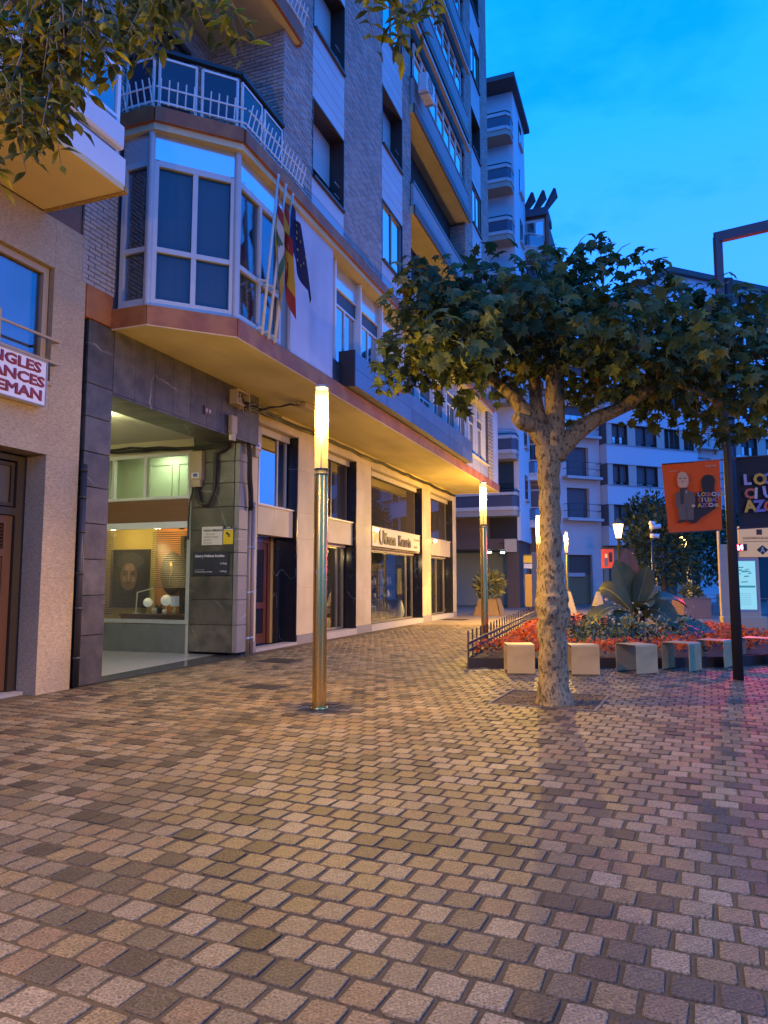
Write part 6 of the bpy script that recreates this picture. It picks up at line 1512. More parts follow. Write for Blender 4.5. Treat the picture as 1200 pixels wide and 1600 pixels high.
# ------------------------------------------------------------------ lanterns, planters and small things farther off
def lanterns():
    ir = M('lantern_iron', (.03, .035, .03), .5); base = None
    pl = bpy.data.lights.new('lantern_light', 'POINT'); pl.energy = 420; pl.color = (1, .62, .2); pl.shadow_soft_size = .12
    for x, yl, Y, lab in ((966, 828, 29, 'lit lantern on a slim post above the banana plant, with two small banners'), (1068, 841, 37, 'lit lantern on a slim post before the dark trees, under the orange banner')):
        q = at(x, yl, Y); h = q.z
        if base is None:
            base = thing('lantern_post', lab, 'street lamp', (0, 0, 0), 0, 'old style lanterns on the square'); o = base
            m = MB(); m.lathe([(.14, 0), (.14, .3), (.09, .4), (.06, .9), (.05, h-.42), (.09, h-.4), (.1, h-.36)], 12); m.build('post', ir, o)
            m = MB(); m.lathe([(.10, h-.34), (.21, h+.22)], 6, smooth=False); m.build('lantern_glass', emis('lantern_glass', (1.0, .62, .2), 7), o)
            m = MB(); m.lathe([(.24, h+.23), (.2, h+.28), (.09, h+.4), (.03, h+.5), (0, h+.51)], 6, smooth=False); m.lathe([(.0, h-.36), (.12, h-.355), (.12, h-.33)], 6); m.build('lantern_cap', ir, o)
            link('lantern_light', pl, o, (0, 0, h+.0))
        else: o = copy_tree(base)
        o['label'] = lab; o.location = (q.x, q.y, q.z-h)
        if o is not base: o.location = (q.x, q.y, 0)
    for dx, col, lab in ((-.42, M('red_cloth', (.42, .05, .03), .7), 'small red banner with a figure left of the far lantern post'), (.42, M('black_cloth', (.016,)*3), 'small black banner with coloured marks right of the far lantern post')):
        q = at(966, 900, 29); t = thing('small_banner', lab, 'banner', (q.x, q.y, 0), 0)
        a, b = (-.66, -.16) if dx < 0 else (.13, .7)
        m = MB(); m.box((a, -.012, 2.05), (b, .012, 2.82)); m.build('cloth', col, t)
        m = MB(); m.bar((0, 0, 2.83), (a if dx < 0 else b, 0, 2.83), .03); m.build('stay', black, t)
        rn = random.Random(4)
        if dx < 0:
            m = MB(); m.box((a+.12, -.016, 2.12), (a+.26, -.013, 2.45)); m.build('printed_figure', M('print_blue', (.06, .08, .16), .7), t)
            m = MB(); m.box((a+.14, -.016, 2.46), (a+.24, -.013, 2.62)); m.build('printed_head', M('print_pale', (.6,)*3), t)
            m = MB(); m.box((a+.3, -.016, 2.3), (a+.44, -.013, 2.68)); m.build('printed_shape', black, t)
        else:
            for r_ in range(3):
                for k in range(4):
                    m = MB(); x = a+.08+k*.11; z = 2.6-r_*.19; m.box((x, -.016, z-.06), (x+.08, -.013, z+.06)); m.build('printed_mark', MATS['ink_%d' % rn.randrange(5)], t)
    # slim pole with white loudspeakers
    q = at(1018, 830, 24); t = thing('camera_pole', 'slim dark pole with three white cameras in front of the dark trees', 'pole', (q.x, q.y, 0))
    m = MB(); m.tube([(0, 0, 0), (0, 0, q.z)], [.05, .035], 8); m.build('pole', ir, t)
    for dz, L_, a in ((.28, .14, .3), (.12, .34, -.4), (-.15, .28, .2)):
        m = MB(); m.tube([(-.06, 0, q.z+dz), (-.06+L_, -.1, q.z+dz-a*.12)], [.07, .08], 10); m.tube([(0, 0, q.z-.2), (0, 0, q.z+dz)], .02, 6); m.build('camera', M('white_camera', (.75, .72, .74), .4), t)
    # wedge planters
    def shrub(root, c, r, n, mats, sz, up=.3, rn=None, spiky=False):
        lm = MB()
        for _ in range(n):
            d = Vector((rn.gauss(0, 1), rn.gauss(0, 1), rn.gauss(.2, 1))).normalized(); rr = rn.uniform(.45, 1.05); p = Vector((c[0]+d.x*r[0]*rr, c[1]+d.y*r[1]*rr, c[2]+d.z*r[2]*rr)); s = sz*rn.uniform(.6, 1.3)
            dv = (d+Vector((rn.gauss(0, .4), rn.gauss(0, .4), up+rn.gauss(0, .3)))).normalized(); w = dv.cross(Vector((rn.gauss(0, 1), rn.gauss(0, 1), 1))).normalized()*s*(.16 if spiky else .4)
            lm.add([p-dv*s*.5, p+w, p+dv*s*.8, p-w], [(0, 1, 2, 3)], rn.randrange(len(mats)))
        return lm
    rn = random.Random(12); g1 = M('shrub_leaf', (.13, .13, .035), .5, .2, island=.45, transl=.2); g2 = M('shrub_leaf_pale', (.26, .24, .07), .5, .2, island=.35, transl=.2)
    q = gnd(765, 961); t = thing('corner_planter', 'tapered wooden planter with a spiky pale green shrub by the last shop pier', 'planter', tuple(q), RZ)
    for k in range(4):
        a = k*math.pi/2; m = MB(); m.add([(-.62, -.62, 0), (.62, -.62, 0), (.42, -.42, .75), (-.42, -.42, .75), (-.62, -.57, 0), (.62, -.57, 0), (.42, -.37, .75), (-.42, -.37, .75)], [(0, 1, 2, 3), (7, 6, 5, 4), (3, 2, 6, 7), (0, 4, 5, 1), (0, 3, 7, 4), (1, 5, 6, 2)]); m.build('side_board', M('planter_wood', (.2, .12, .05), .6, .25, 5), t, None, (0, 0, a))
    m = MB(); m.box((-.4, -.4, .6), (.4, .4, .7)); m.build('soil', M('soil', (.03,)*3), t)
    o = shrub(t, (0, 0, 1.35), (.75, .75, .68), 900, (g1, g2), .22, .2, rn, True).build('shrub', [g1, g2], t)
    q = gnd(1080, 955); q = at(1080, 940, 30); t = thing('wooden_planter', 'boxy wooden planter behind the flower bed under the trees', 'planter', (q.x, q.y, 0), R(8))
    for k, (a, b) in enumerate((((-.55, -.45, .0), (.55, -.4, .8)), ((-.55, .4, .0), (.55, .45, .8)), ((-.6, -.45, .0), (-.55, .45, .8)), ((.55, -.45, .0), (.6, .45, .8)))):
        m = MB(); m.box(a, b); m.build('side_board', M('crate_wood', (.24, .13, .08), .6, .25, 4, stretch=(6, 1, 1)), t)
    m = MB(); m.box((-.62, -.47, .8), (.62, .47, .84)); m.build('rim', M('crate_rim', (.2, .12, .08), .6), t)
    o = shrub(t, (0, 0, 1.1), (.5, .4, .3), 160, (g1,), .16, .3, rn).build('shrub', [g1], t)
    # cone shaped covers
    for x, y, lab, band in ((890, 963, 'pale cone-shaped cover with a dark tip right of the tree trunk', False), (936, 966, 'pale cone-shaped cover with dark tip and a dark band, lit yellow on one side', True)):
        q = at(x, y, 29.5); t = thing('cone_cover', lab, 'cover', (q.x, q.y, 0), .4, 'cone covers beyond the flower bed')
        m = MB(); m.lathe([(.42, 0), (.40, .1), (.1, 1.05), (.05, 1.12)], 5, smooth=False); m.build('cover', M('cover_cloth', (.2, .17, .15), .8, .08), t)
        m = MB(); m.lathe([(.06, 1.1), (.07, 1.18), (0, 1.2)], 6); m.build('tip', black, t)
        if band:
            m = MB(); m.lathe([(.33, .38), (.28, .52)], 5, smooth=False); m.build('band', black, t)
    # trees of the square
    dk = M('square_tree_leaf', (.035, .055, .02), .6, .2, island=.5, transl=.2); lit = M('square_tree_leaf_lit', (.12, .13, .025), .6, .2, island=.4, transl=.3)  # paler leaf copy puts the lamplit parts of the crowns into colour
    for x, yc, Y, r, lab in ((1035, 862, 34, (2.0, 1.6, 2.1), 'dark leafy tree behind the camera pole, lit from the left lantern'), (1088, 862, 42, (2.6, 2.0, 2.0), 'dark leafy tree behind the second lantern'), (1128, 850, 44, (2.2, 2.0, 2.3), 'dark leafy tree just left of the information totem'), (1015, 830, 40, (1.6, 1.4, 2.2), 'taller narrow dark tree behind the first lantern')):
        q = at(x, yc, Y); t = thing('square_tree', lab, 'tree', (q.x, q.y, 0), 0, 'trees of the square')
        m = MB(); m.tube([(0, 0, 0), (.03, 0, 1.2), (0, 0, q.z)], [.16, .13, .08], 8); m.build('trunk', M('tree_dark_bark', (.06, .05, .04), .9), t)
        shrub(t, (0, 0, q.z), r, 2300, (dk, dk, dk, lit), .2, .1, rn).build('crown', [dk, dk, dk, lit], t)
    # café: tables and chairs far off
    met = M('cafe_metal', (.2, .19, .18), .4, metal=.5); wv = M('cafe_weave', (.3, .24, .18), .7, .1); base = ch0 = None
    for i, (x, Y) in enumerate(((1110, 33), (1128, 34), (1140, 36), (1200, 33))):
        q = at(x, 940, Y)
        if base is None:
            base = thing('cafe_table', '', 'table', (0, 0, 0), 0, 'café tables under the trees'); o = base
            m = MB(); m.lathe([(0, .72), (.35, .72), (.35, .74), (0, .745)], 16); m.build('table_top', met, o); m = MB(); m.lathe([(.25, 0), (.04, .03), (.03, .72)], 10); m.build('pedestal', met, o)
        else: o = copy_tree(base)
        o['label'] = ('round café table just right of the wooden planter', 'round café table midway between the wooden planter and the totem', 'round café table closest to the left post of the totem', 'round café table right of the totem screen')[i]; o.location = (q.x, q.y, 0)
        for k in range(3):
            a = k*2.1+i
            if ch0 is None:
                ch0 = thing('cafe_chair', '', 'chair', (0, 0, 0), 0, 'café chairs under the trees'); c = ch0
                m = MB(); m.bbox((-.21, -.21, .42), (.21, .21, .46), .01); m.build('seat', wv, c); m = MB(); m.bbox((-.21, .17, .5), (.21, .21, .88), .01); m.build('backrest', wv, c)
                for sx in (-.18, .18):
                    for sy in (-.18, .19): m = MB(); m.bar((sx, sy, 0), (sx, sy, .44 if sy < 0 else .88), .025); m.build('leg', met, c)
            else: c = copy_tree(ch0)
            c['label'] = ('left', 'right', 'back')[k]+' woven café chair at the table '+('just right of the wooden planter', 'midway between planter and totem', 'closest to the totem post', 'right of the totem screen')[i]; c.location = (q.x+.62*math.sin(a), q.y+.62*math.cos(a), 0); c.rotation_euler = (0, 0, -a)
    # dim lit windows of the café behind the trees
lanterns()

def person():
    q = at(968, 948, 31.5); t = thing('person', 'person with reddish hair and dark blue trousers walking behind the banana plant', 'person', (q.x, q.y, 0), R(20))
    def skin(pts, edges, rad, name, mat_, root=0):
        me = bpy.data.meshes.new(name); me.from_pydata(pts, edges, []); o = link(name, me, t)
        me.materials.append(mat_); sk = o.modifiers.new('s', 'SKIN'); sk.use_smooth_shade = True
        for i, r in enumerate(rad): me.skin_vertices[0].data[i].radius = (r, r)
        me.skin_vertices[0].data[root].use_root = True
        sb = o.modifiers.new('d', 'SUBSURF'); sb.levels = sb.render_levels = 1
        bpy.context.view_layer.update(); nm = bpy.data.meshes.new_from_object(o.evaluated_get(bpy.context.evaluated_depsgraph_get()))
        o.modifiers.clear(); o.data = nm; nm.materials.clear(); nm.materials.append(mat_); return o
    P = [(0, 0, .93), (0, 0, 1.15), (0, .01, 1.38), (0, 0, 1.48), (0, -.01, 1.60), (-.1, 0, .86), (-.1, -.14, .48), (-.1, -.1, .07), (-.1, -.24, .04), (.1, 0, .86), (.1, .1, .48), (.1, .24, .1), (.1, .14, .04), (-.19, 0, 1.38), (-.24, .08, 1.12), (-.22, .0, .88), (.19, 0, 1.38), (.24, -.08, 1.12), (.22, -.16, .9)]
    E_ = [(0, 1), (1, 2), (2, 3), (3, 4), (0, 5), (5, 6), (6, 7), (7, 8), (0, 9), (9, 10), (10, 11), (11, 12), (2, 13), (13, 14), (14, 15), (2, 16), (16, 17), (17, 18)]
    rr = [.13, .125, .13, .055, .1, .09, .06, .04, .035, .09, .06, .04, .035, .055, .042, .032, .055, .042, .032]
    skin(P, E_, rr, 'body', M('pale_skin', (.45, .28, .2), .6))
    skin([(0, 0, .95), (0, 0, 1.18), (0, .01, 1.4), (-.2, 0, 1.39), (-.245, .08, 1.13), (-.235, .04, 1.0), (.2, 0, 1.39), (.245, -.08, 1.13), (.235, -.12, 1.0)], [(0, 1), (1, 2), (2, 3), (3, 4), (4, 5), (2, 6), (6, 7), (7, 8)], [.15, .14, .145, .066, .055, .05, .066, .055, .05], 'jacket', M('pale_jacket', (.5, .4, .4), .8))
    skin([(0, 0, .95), (-.1, 0, .85), (-.1, -.14, .48), (-.1, -.1, .14), (.1, 0, .85), (.1, .1, .48), (.1, .23, .16)], [(0, 1), (1, 2), (2, 3), (0, 4), (4, 5), (5, 6)], [.145, .1, .072, .055, .1, .072, .055], 'trousers', M('navy_trousers', (.02, .03, .08), .8))
    m = MB(); m.ball((0, .025, 1.635), .125, 12, sq=(.88, 1, 1)); m.build('hair', M('red_hair', (.2, .06, .04), .7), t)
    m = MB(); m.ball((0, -.07, 1.6), .078, 10, sq=(.9, .9, 1.2)); m.add([(-.015, -.14, 1.58), (.015, -.14, 1.58), (0, -.16, 1.58), (0, -.14, 1.62)], [(0, 1, 2), (0, 2, 3), (1, 3, 2)]); m.build('face', M('pale_skin', (.45,)*3), t)
person()

# ------------------------------------------------------------------ buildings across the street
def far_buildings():
    wht = M('white_render', (.55, .54, .54), .8, .06, .6, .05, 20); brn = M('brown_tile', (.12, .075, .055), .6, .12, 2); brk = M('far_brown_brick', (.17, .11, .085), .85, .1, 2, objvar=.05)
    fw_ = M('far_white', (.45, .44, .44), .6, .05); fglass = coated('far_glass', (.02, .022, .03), .12); fsky = coated('far_sky_glass', (.012, .016, .025), .5); sh = M('far_shutter', (.09, .085, .1), .6, .08, 3); shw = M('far_shutter_brown', (.11, .09, .075), .6, .08)
    def opening(root, s0, s1, z0, z1, t, shut=None, gm=None, cols=2, deep=.18, fm=None):
        m = MB(); h = .05; fm = fm or brown
        m.F(s0, s0+h, t-deep, t+.01, z0, z1); m.F(s1-h, s1, t-deep, t+.01, z0, z1); m.F(s0+h, s1-h, t-deep, t+.01, z1-h, z1); m.F(s0+h, s1-h, t-deep, t+.03, z0, z0+h)
        for k in range(1, cols): x = s0+(s1-s0)*k/cols; m.F(x-.03, x+.03, t-deep, t-.05, z0+h, z1-h)
        o = m.build('window', fm, root)
        m = MB(); m.F(s0+h, s1-h, t-deep, t-deep+.05, z0+h, z1-h); m.build('pane', gm or fglass, o)
        if shut: m = MB(); m.F(s0+h, s1-h, t-deep+.055, t-deep+.08, z1-h-(z1-z0-.1)*shut, z1-h); m.build('roller_shutter', sh, o)
        return o
    def ftown(root, s0, s1, t0, t1, z0, z1, holes, mat_, name='facade'):
        m = MB(); holed(m, s0, s1, z0, z1, holes, t0, t1); return m.build(name, mat_, root)
    # (1) corner block with white balconies, aligned with the street; its own frame: x = along the front (towards the street), y = deeper
    q = fw(26.0, 1.05); rzb = math.atan2(NN.y, NN.x)          # local x = +t, local y = +s, so the front faces the camera
    B = thing('corner_block', 'pale corner apartment block with white railed balconies just past the brick block', 'building', tuple(q), rzb)
    m = MB(); m.box((-12, .2, 3.9), (-.2, 4.2, 31.4)); m.build('core', room, B)
    flo = [5.6+3.28*k for k in range(0, 9)]
    F_ = lambda mb, x0, x1, y0, y1, z0, z1: mb.box((x0, y0, z0), (x1, y1, z1))
    m = MB(); F_(m, -12, -1.8, .0, .2, 3.9, 31); m.build('recess_wall', brn, B)
    m = MB(); F_(m, -1.8, 0, .0, .2, 6.6, 31.6); m.build('front_wall', M('lilac_render', (.6, .57, .58), .8, .06, 1), B)
    m = MB(); F_(m, -.2, 0, .2, 4.3, 3.9, 31.6); m.build('side_wall', M('pale_side_wall', (.64, .66, .7), .8, .05, 1), B)
    m = MB(); F_(m, -13, .35, -1.3, 4.6, 31.6, 31.9); m.build('roof', M('dark_roof', (.08, .075, .08), .7), B)
    for k, z in enumerate(flo[:-1]):
        if z > 8: 
            m = MB(); F_(m, -1.55, -.6, -.006, -.001, z+.2, z+2.5)
        m = MB(); m.prism([(-12, -1.1), (-.25, -1.1), (-.02, -.85), (-.02, -.002), (-12, -.002)], z-.35, z); m.build('balcony_slab', M('balcony_tan', (.36, .31, .26), .8), B)
        top = [(-12, -1.1), (-.25, -1.1), (-.02, -.85), (-.02, 0)]
        r = MB()
        for (x0, y0), (x1, y1) in zip(top, top[1:]):
            r.bar((x0, y0, z+.08), (x1, y1, z+.08), .1, .2); r.bar((x0, y0, z+.92), (x1, y1, z+.92), .1, .16)
        rl = r.build('balcony_rail', fw_, B)
        p = MB()
        for (x0, y0), (x1, y1) in zip(top, top[1:]): p.bar((x0, y0, z+.5), (x1, y1, z+.5), .02, .62)
        p.build('balcony_panel', M('rail_panel', (.06, .07, .11), .4, .1, 8, stretch=(12, 12, 1)), rl)
        r = MB()
        for (x0, y0), (x1, y1) in zip(top, top[1:]): r.bar((x0, y0, z+1.12), (x1, y1, z+1.12), .05, .05)
        r.build('handrail', black, B)
        for y0 in (2.0,):
            m = MB(); m.box((-.02, y0, z+.9), (.03, y0+1.0, z+2.4)); wo = m.build('window', sh, B); m = MB(); m.box((.031, y0+.08, z+1.0), (.04, y0+.92, z+2.3)); m.build('pane', fglass, wo); m = MB(); m.box((-.01, y0-.1, z+.78), (.16, y0+1.1, z+.88)); m.build('window_sill', fw_, wo)
    m = MB(); F_(m, -12, -.3, -.1, .05, 5.75, 8.5); m.build('curtain_glass', coated('dark_curtain', (.03, .045, .05), .1), B)
    # its brown tiled ground floor, arcade with lights
    m = MB(); F_(m, -.85, -.15, .3, 1.6, 0, 3.9); m.build('corner_pillar', brn, B)
    m = MB(); F_(m, -12, -.3, -.2, 4.2, 3.4, 4.0); m.build('ground_fascia', brn, B)
    m = MB(); F_(m, -12, -1.5, 4.0, 4.2, 0, 3.4); m.build('arcade_wall', M('arcade_wall', (.35, .36, .3), .6), B)
    m = MB(); F_(m, -1.5, -.1, 4.3, 4.5, 0, 3.4); m.build('side_ground_wall', brn, B)
    for k in range(3):
        m = MB(); F_(m, -.14, -.05, 1.7+k*.9, 2.45+k*.9, .1, 3.0); m.build('shop_panel', (M('pale_green_panel', (.3, .36, .33), .3), M('brown_wood_panel', (.2, .1, .04), .5), brn)[k], B)
    m = MB(); F_(m, -.35, -.14, 1.6, 4.4, 0, 4); m.build('side_ground_wall', brn, B)
    m = MB(); F_(m, -.04, .3, 1.0, 1.9, 3.1, 4.1)
    b = thing('hanging_sign', 'blank square cream lightbox sign projecting from the corner block', 'sign', tuple(fw(25.6, .55, 3.2)), rzb)
    m = MB(); m.bbox((-.35, -.05, 0), (.35, .05, .75), .01); m.build('case', M('cream_box', (.55, .45, .3), .5), b); m = MB(); m.bar((-.35, 0, .5), (-.7, .0, .5), .05); m.build('bracket', dark_metal, b)
    for i, (x, y, z) in enumerate(((-2.0, .8, 3.3), (-1.4, 1.8, 3.3))):
        l_ = thing('arcade_light', ('white arcade spotlight, the upper left of two behind the second lamp post', 'white arcade spotlight, the lower right of two behind the second lamp post')[i], 'spotlight', tuple(Matrix.Rotation(rzb, 3, 'Z') @ Vector((x, y, z))+q), 0, 'arcade lights')
        m = MB(); m.lathe([(.1, .1), (.12, 0), (.0, 0)], 10); m.build('housing', dark_metal, l_); m = MB(); m.lathe([(.0, -.012), (.14, -.01), (.12, -.08), (0, -.09)], 10); m.build('bulb', emis('cold_bulb', (.85, 1, .95), 16), l_)
    sg = thing('street_sign', 'yellow street parking sign on a thin post beside the third lamp', 'sign', tuple(at(826, 900, 38)*1), 0)
    sg.location = (at(826, 950, 38).x, 38, 0)
    m = MB(); m.tube([(0, 0, 0), (0, 0, 3.0)], .03, 8); m.build('post', dark_metal, sg)
    m = MB(); m.box((-.22, -.04, 2.5), (.22, -.03, 2.95)); m.build('plate', M('yellow_sign', (.6, .4, .02), .5), sg); m = MB(); m.box((-.22, -.04, 2.2), (.22, -.03, 2.45)); m.build('lower_plate', M('blue_white_sign', (.4, .42, .5), .5), sg); m = MB(); m.box((-.18, -.06, .2), (.18, -.03, 1.9)); m.build('info_board', M('ochre_board', (.4, .22, .03), .5), sg); m = MB(); m.box((-.22, -.045, 2.88), (.22, -.041, 2.95)); m.build('black_strip', black, sg)
    # (2) brown brick block with tower and pergola
    qc = fw(30.6, 2.4); C = thing('brown_brick_block', 'brown brick apartment block topped by a tower room with pergola beams', 'building', tuple(qc), rzb)
    m = MB(); F_(m, -10, -.3, .2, 9, .0, 25.6); m.build('core', room, C)
    hol = []
    m = MB(); F_(m, -10, 0, .0, .2, 3.4, 25.6); m.build('front_wall', brk, C); m = MB(); F_(m, -.2, 0, .2, 9, 0, 25.6); m.build('side_wall', brk, C)
    m = MB(); F_(m, -10, 0, .0, .2, 0, 3.4); m.build('ground_front', M('pale_ground', (.42, .35, .28), .7, .1, 2), C)
    for k in range(7):
        z = 5.2+3.0*k
        m = MB(); m.prism([(-3, -.9), (-1.0, -.9), (-.2, -.15), (-.2, 0), (-3, 0)], z-.3, z); m.build('balcony_slab', wht, C)
        r = MB()
        for (x0, y0), (x1, y1) in zip([(-3, -.9), (-1.0, -.9), (-.2, -.15)], [(-1.0, -.9), (-.2, -.15), (-.2, 0)]): r.bar((x0, y0, z+.95), (x1, y1, z+.95), .07); r.bar((x0, y0, z+.08), (x1, y1, z+.08), .09, .16)
        rl = r.build('balcony_rail', fw_, C)
        p = MB()
        for (x0, y0), (x1, y1) in zip([(-3, -.9), (-1.0, -.9), (-.2, -.15)], [(-1.0, -.9), (-.2, -.15), (-.2, 0)]): p.bar((x0, y0, z+.5), (x1, y1, z+.5), .015, .7)
        p.build('balcony_panel', coated('rail_glass2', (.03, .05, .1), .2), rl)
        m = MB(); m.box((-2.8, -.03, z+.1), (-.4, -.005, z+2.2)); w = m.build('window', fw_, C)
        for a, b2 in ((-2.7, -1.65), (-1.55, -.5)): m = MB(); m.box((a, -.04, z+.2), (b2, -.032, z+2.1)); m.build('pane', fglass if k % 2 else sh, w)
        m = MB(); m.box((-10, -.04, z+2.45), (0, -.002, z+2.6)); m.build('floor_band', M('brown_band', (.25, .2, .18), .7), C)
    m = MB(); F_(m, -1.9, -.15, -.12, -.02, 23.8, 25.4); w = m.build('tower_window', fw_, C)
    for a in (-1.8, -1.25, -.7): m = MB(); F_(m, a, a+.46, -.14, -.125, 24.0, 25.2); m.build('pane', fsky if a != -1.25 else fglass, w)
    m = MB(); F_(m, -3, .1, -.3, 2, 25.6, 26.1); m.build('tower_roof', M('tower_roof', (.06, .07, .1), .7), C)
    m = MB(); F_(m, -.02, .15, -.2, .0, 22.5, 25.6); m.build('tower_post', brk, C)
    for k in range(5):
        m = MB(); x = -3+k*.72; m.add([(x, -.3, 26.1), (x+.16, -.3, 26.1), (x+.85, -.9, 26.9), (x+.7, -.9, 26.95), (x, .3, 26.1), (x+.16, .3, 26.1), (x+.85, .3, 26.9), (x+.7, .3, 26.95)], [(0, 1, 2, 3), (7, 6, 5, 4), (0, 3, 7, 4), (1, 5, 6, 2), (3, 2, 6, 7)]); m.build('pergola_beam', M('pergola', (.03, .04, .07), .6), C)
    # (3) street front closing the view, direction 68 degrees
    a68 = R(22); o0 = Vector((12.2, 48.0, 0)); tile = M('white_tile_front', (.56, .52, .51), .7, .05, 1.2, .05, 20)
    Wb = thing('white_balcony_house', 'white tiled house with small railed balconies right of the tree trunk', 'building', tuple(o0), a68)
    def slabhouse(root, x0, x1, zs, top, wx, with_ground=True, seed=0, sky=()):
        rn = random.Random(seed)
        hol = [(wx[0], wx[1], z+.1, z+2.1) for z in zs]
        gh = [(wx[0]-.1, wx[1]+.1, 0, 3.3)] if with_ground else []
        # wall in tile courses
        m = MB(); holed(m, x0, x1, 0, top, hol+gh, -.3, 0); m.build('facade', tile, root)
        for k in range(int(top/.55)):
            z = .55*k
            for p, e in spans(x0, x1, [(h[0], h[1]) for h in hol+gh if h[2] < z+.55 and h[3] > z]): mm = MB(); mm.F(p, e, 0.001, .015, z+.012, z+.54); mm.build('tile_course', tile, root)

        for k, z in enumerate(zs):
            lit_ = k in sky
            m = MB(); m.F(wx[0], wx[1], -.32, -.28, z+.1, z+2.1); w = m.build('balcony_window', brown, root)
            n = 3 if lit_ else 1
            for q_ in range(n):
                u0 = wx[0]+.06+(wx[1]-wx[0]-.1)*q_/n; u1 = wx[0]+.02+(wx[1]-wx[0]-.1)*(q_+1)/n; m = MB(); m.F(u0, u1, -.28, -.26, z+.16, z+(1.5 if lit_ else 2.05)); m.build('pane' if lit_ else 'roller_shutter', fsky if lit_ else sh, w)
            if lit_: m = MB(); m.F(wx[0]+.04, wx[1]-.04, -.28, -.25, z+1.52, z+2.08); m.build('roller_shutter', sh, w)
            m = MB(); m.F(wx[0]-.35, wx[1]+.7, .016, .62, z-.18, z); m.build('balcony_slab', fw_, root)
            r = MB()
            for zz in (.95, .5): r.bar((wx[0]-.3, -.6, z+zz), (wx[1]+.65, -.6, z+zz), .03); r.bar((wx[1]+.65, -.6, z+zz), (wx[1]+.65, -.02, z+zz), .03); r.bar((wx[0]-.3, -.6, z+zz), (wx[0]-.3, -.02, z+zz), .03)
            for xx in (wx[0]-.3, (wx[0]+wx[1])/2, wx[1]+.65): r.bar((xx, -.6, z), (xx, -.6, z+.95), .03)
            r.build('balcony_rail', dark_metal, root)
        m = MB(); m.F(x0, x1, -8, -.33, 0, top); m.build('core', room, root); m = MB(); m.F(x0-.1, x1+.1, -8, .2, top, top+.3); m.build('roof', M('dark_roof', (.08,)*3), root)
    zs = [5.75+2.84*k for k in range(6)]
    slabhouse(Wb, -3.0, 2.95, zs, 21.5, (.15, 2.0), True, 1, (2, 3, 4))
    m = MB()
    for k in range(18): m.F(.1, 2.1, -.24, -.2+.02*(k % 2), 2.0+k*.075, 2.0+(k+1)*.075-.01)
    m.build('rolling_gate', shw, Wb); m = MB(); m.F(.1, 2.1, -.3, -.25, 0, 2.0); m.build('gate_panel', M('gate_ochre', (.19, .15, .07), .6, .1), Wb); m = MB(); m.F(.12, 1.6, -.24, -.15, 1.85, 2.1); m.build('gate_box', fw_, Wb)
    Bb = thing('blue_bay_house', 'house with wide bays of smooth blue grey bands and rows of windows', 'building', tuple(o0), a68)
    band = M('bay_band', (.50, .54, .60), .7, .05, .8, .05, 10); pier = M('bay_pier', (.46, .4, .36), .8, .08, 2)
    sill = [5.3+2.82*k for k in range(5)]
    for k, z in enumerate(sill):
        m = MB(); m.F(3.0, 11.2, -.2, .7, z-1.35, z); m.build('bay_band', band, Bb)
        m = MB(); m.F(3.0, 11.2, .69, .76, z-.06, z); m.build('band_cap', M('cap_grey', (.3, .3, .33), .6), Bb)
        m = MB(); m.F(3.0, 3.05, -.2, .7, z, z+1.47); m.build('bay_side', M('bay_side', (.1, .09, .1), .7), Bb)
        xs = [(3.55, 4.9), (5.6, 7.5), (8.2, 9.6), (10.0, 10.95)]
        prev = 3.05
        for q_, (a, b2) in enumerate(xs):
            m = MB(); m.F(prev, a, -.2, .62, z, z+1.47); m.build('pier', pier, Bb); prev = b2
            lit_ = (k == 2 and q_ != 1) or (k == 3 and q_ == 1) or (k == 4)
            opening(Bb, a, b2, z+.01, z+1.46, .6, None if lit_ and q_ > 1 else (.6 if lit_ else .85), fsky if lit_ else fglass, 2 if q_ != 2 else 3, .3)
            r = MB(); r.bar((a, -.66, z+.28), (b2, -.66, z+.28), .03); r.bar((a, -.66, z+.06), (b2, -.66, z+.06), .03); r.build('window_rail', dark_metal, Bb)
        m = MB(); m.F(prev, 11.2, -.2, .62, z, z+1.47); m.build('pier', pier, Bb)
    m = MB(); m.F(3.0, 11.2, -8, -.2, 0, 19); m.build('core', room, Bb); m = MB(); m.F(2.96, 11.2, -.2, .72, 18.05, 19.2); m.F(2.96, 11.2, -8, -.2, 19, 19.2); m.build('roof_band', band, Bb)
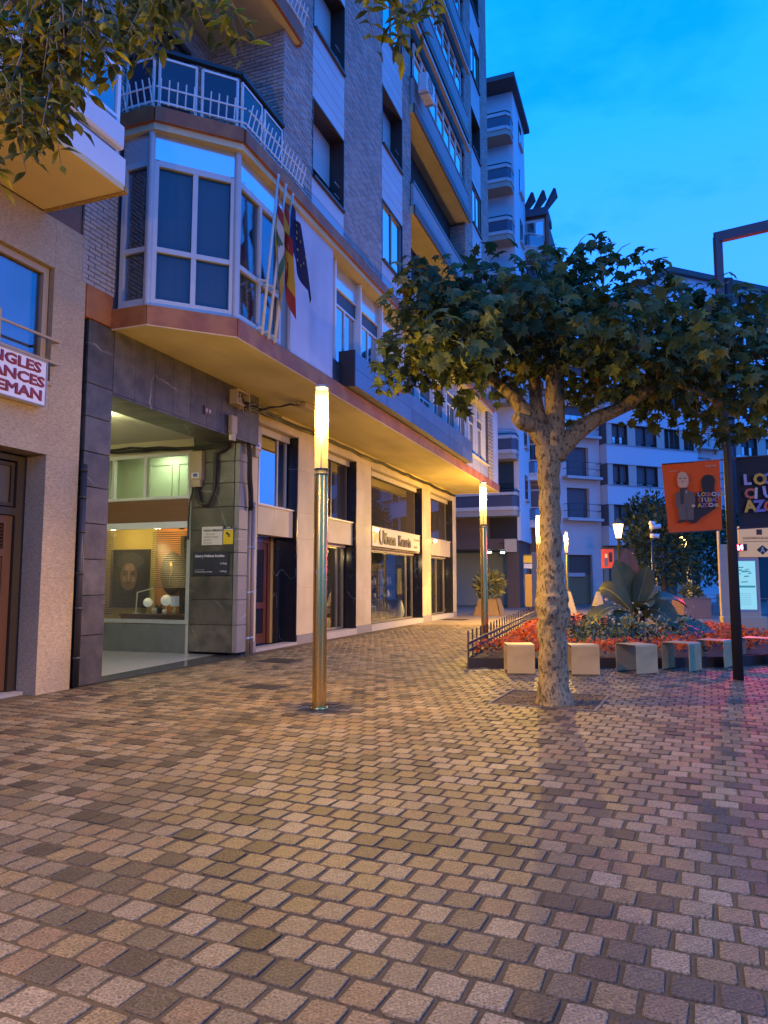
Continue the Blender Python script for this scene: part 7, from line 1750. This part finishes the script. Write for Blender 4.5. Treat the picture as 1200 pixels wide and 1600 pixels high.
    m = MB(); m.F(3.0, 11.2, -.2, .1, 0, 3.9); m.build('ground_front', M('sand_ground', (.4, .3, .18), .7, .1, 1), Bb)
    for k in range(5):
        m = MB(); m.F(3.4+k*1.6, 4.5+k*1.6, .1, .14, .2, 2.9); d_ = m.build('shop_door', M('shop_dark', (.05, .045, .04), .4), Bb)
        if k in (1, 2, 4): m = MB(); m.F(3.6+k*1.6, 4.3+k*1.6, .145, .15, .5, 2.6); m.build('lit_pane', emis('warm_shop', (1.0, .62, .22), .7), d_)
    Tb = thing('tall_gable_house', 'tall pale blue lit house whose roof edge rises behind the dark pole', 'building', tuple(o0), a68)
    m = MB(); m.F(10.0, 34, -12, -.25, 0, 24.6); m.build('facade', M('pale_grey_render', (.56, .6, .66), .8, .06, .4), Tb)
    m = MB(); m.F(9.8, 34.3, -12.2, .15, 24.6, 25.0); m.build('roof', M('dark_roof', (.08,)*3), Tb)
    m = MB(); m.F(10.0, 34, -.25, -.2, 21.7, 22.0); m.build('string_course', M('course_blue', (.25, .28, .35), .7), Tb)
    slabhouse(Tb, 11.25, 14.2, zs, 21.6, (11.6, 13.2), False, 2, (4,))
    for k in range(7):
        z = 5.3+2.82*k
        m = MB(); m.F(15.0, 26, -.2, .7, z-1.35, z); m.build('bay_band', M('bay_band_pale', (.62, .67, .72), .7, .05, .8), Tb)
        m = MB(); m.F(14.95, 15.0, -.2, .7, z-1.35, z+1.47); m.build('bay_side', M('bay_side', (.1,)*3), Tb)
        prev = 15.0
        for a in (15.6, 18.2, 20.8, 23.4):
            m = MB(); m.F(prev, a, -.2, .6, z, z+1.47); m.build('pier', pier, Tb); prev = a+1.7
            opening(Tb, a, a+1.7, z+.01, z+1.46, .6, None if k % 2 else .5, fsky, 2, .3)
        m = MB(); m.F(prev, 26, -.2, .6, z, z+1.47); m.build('pier', pier, Tb)
    m = MB(); m.F(11.2, 34, -.26, .0, 0, 3.9); m.build('ground_front', M('dark_ground', (.05, .045, .04), .6), Tb)
far_buildings()
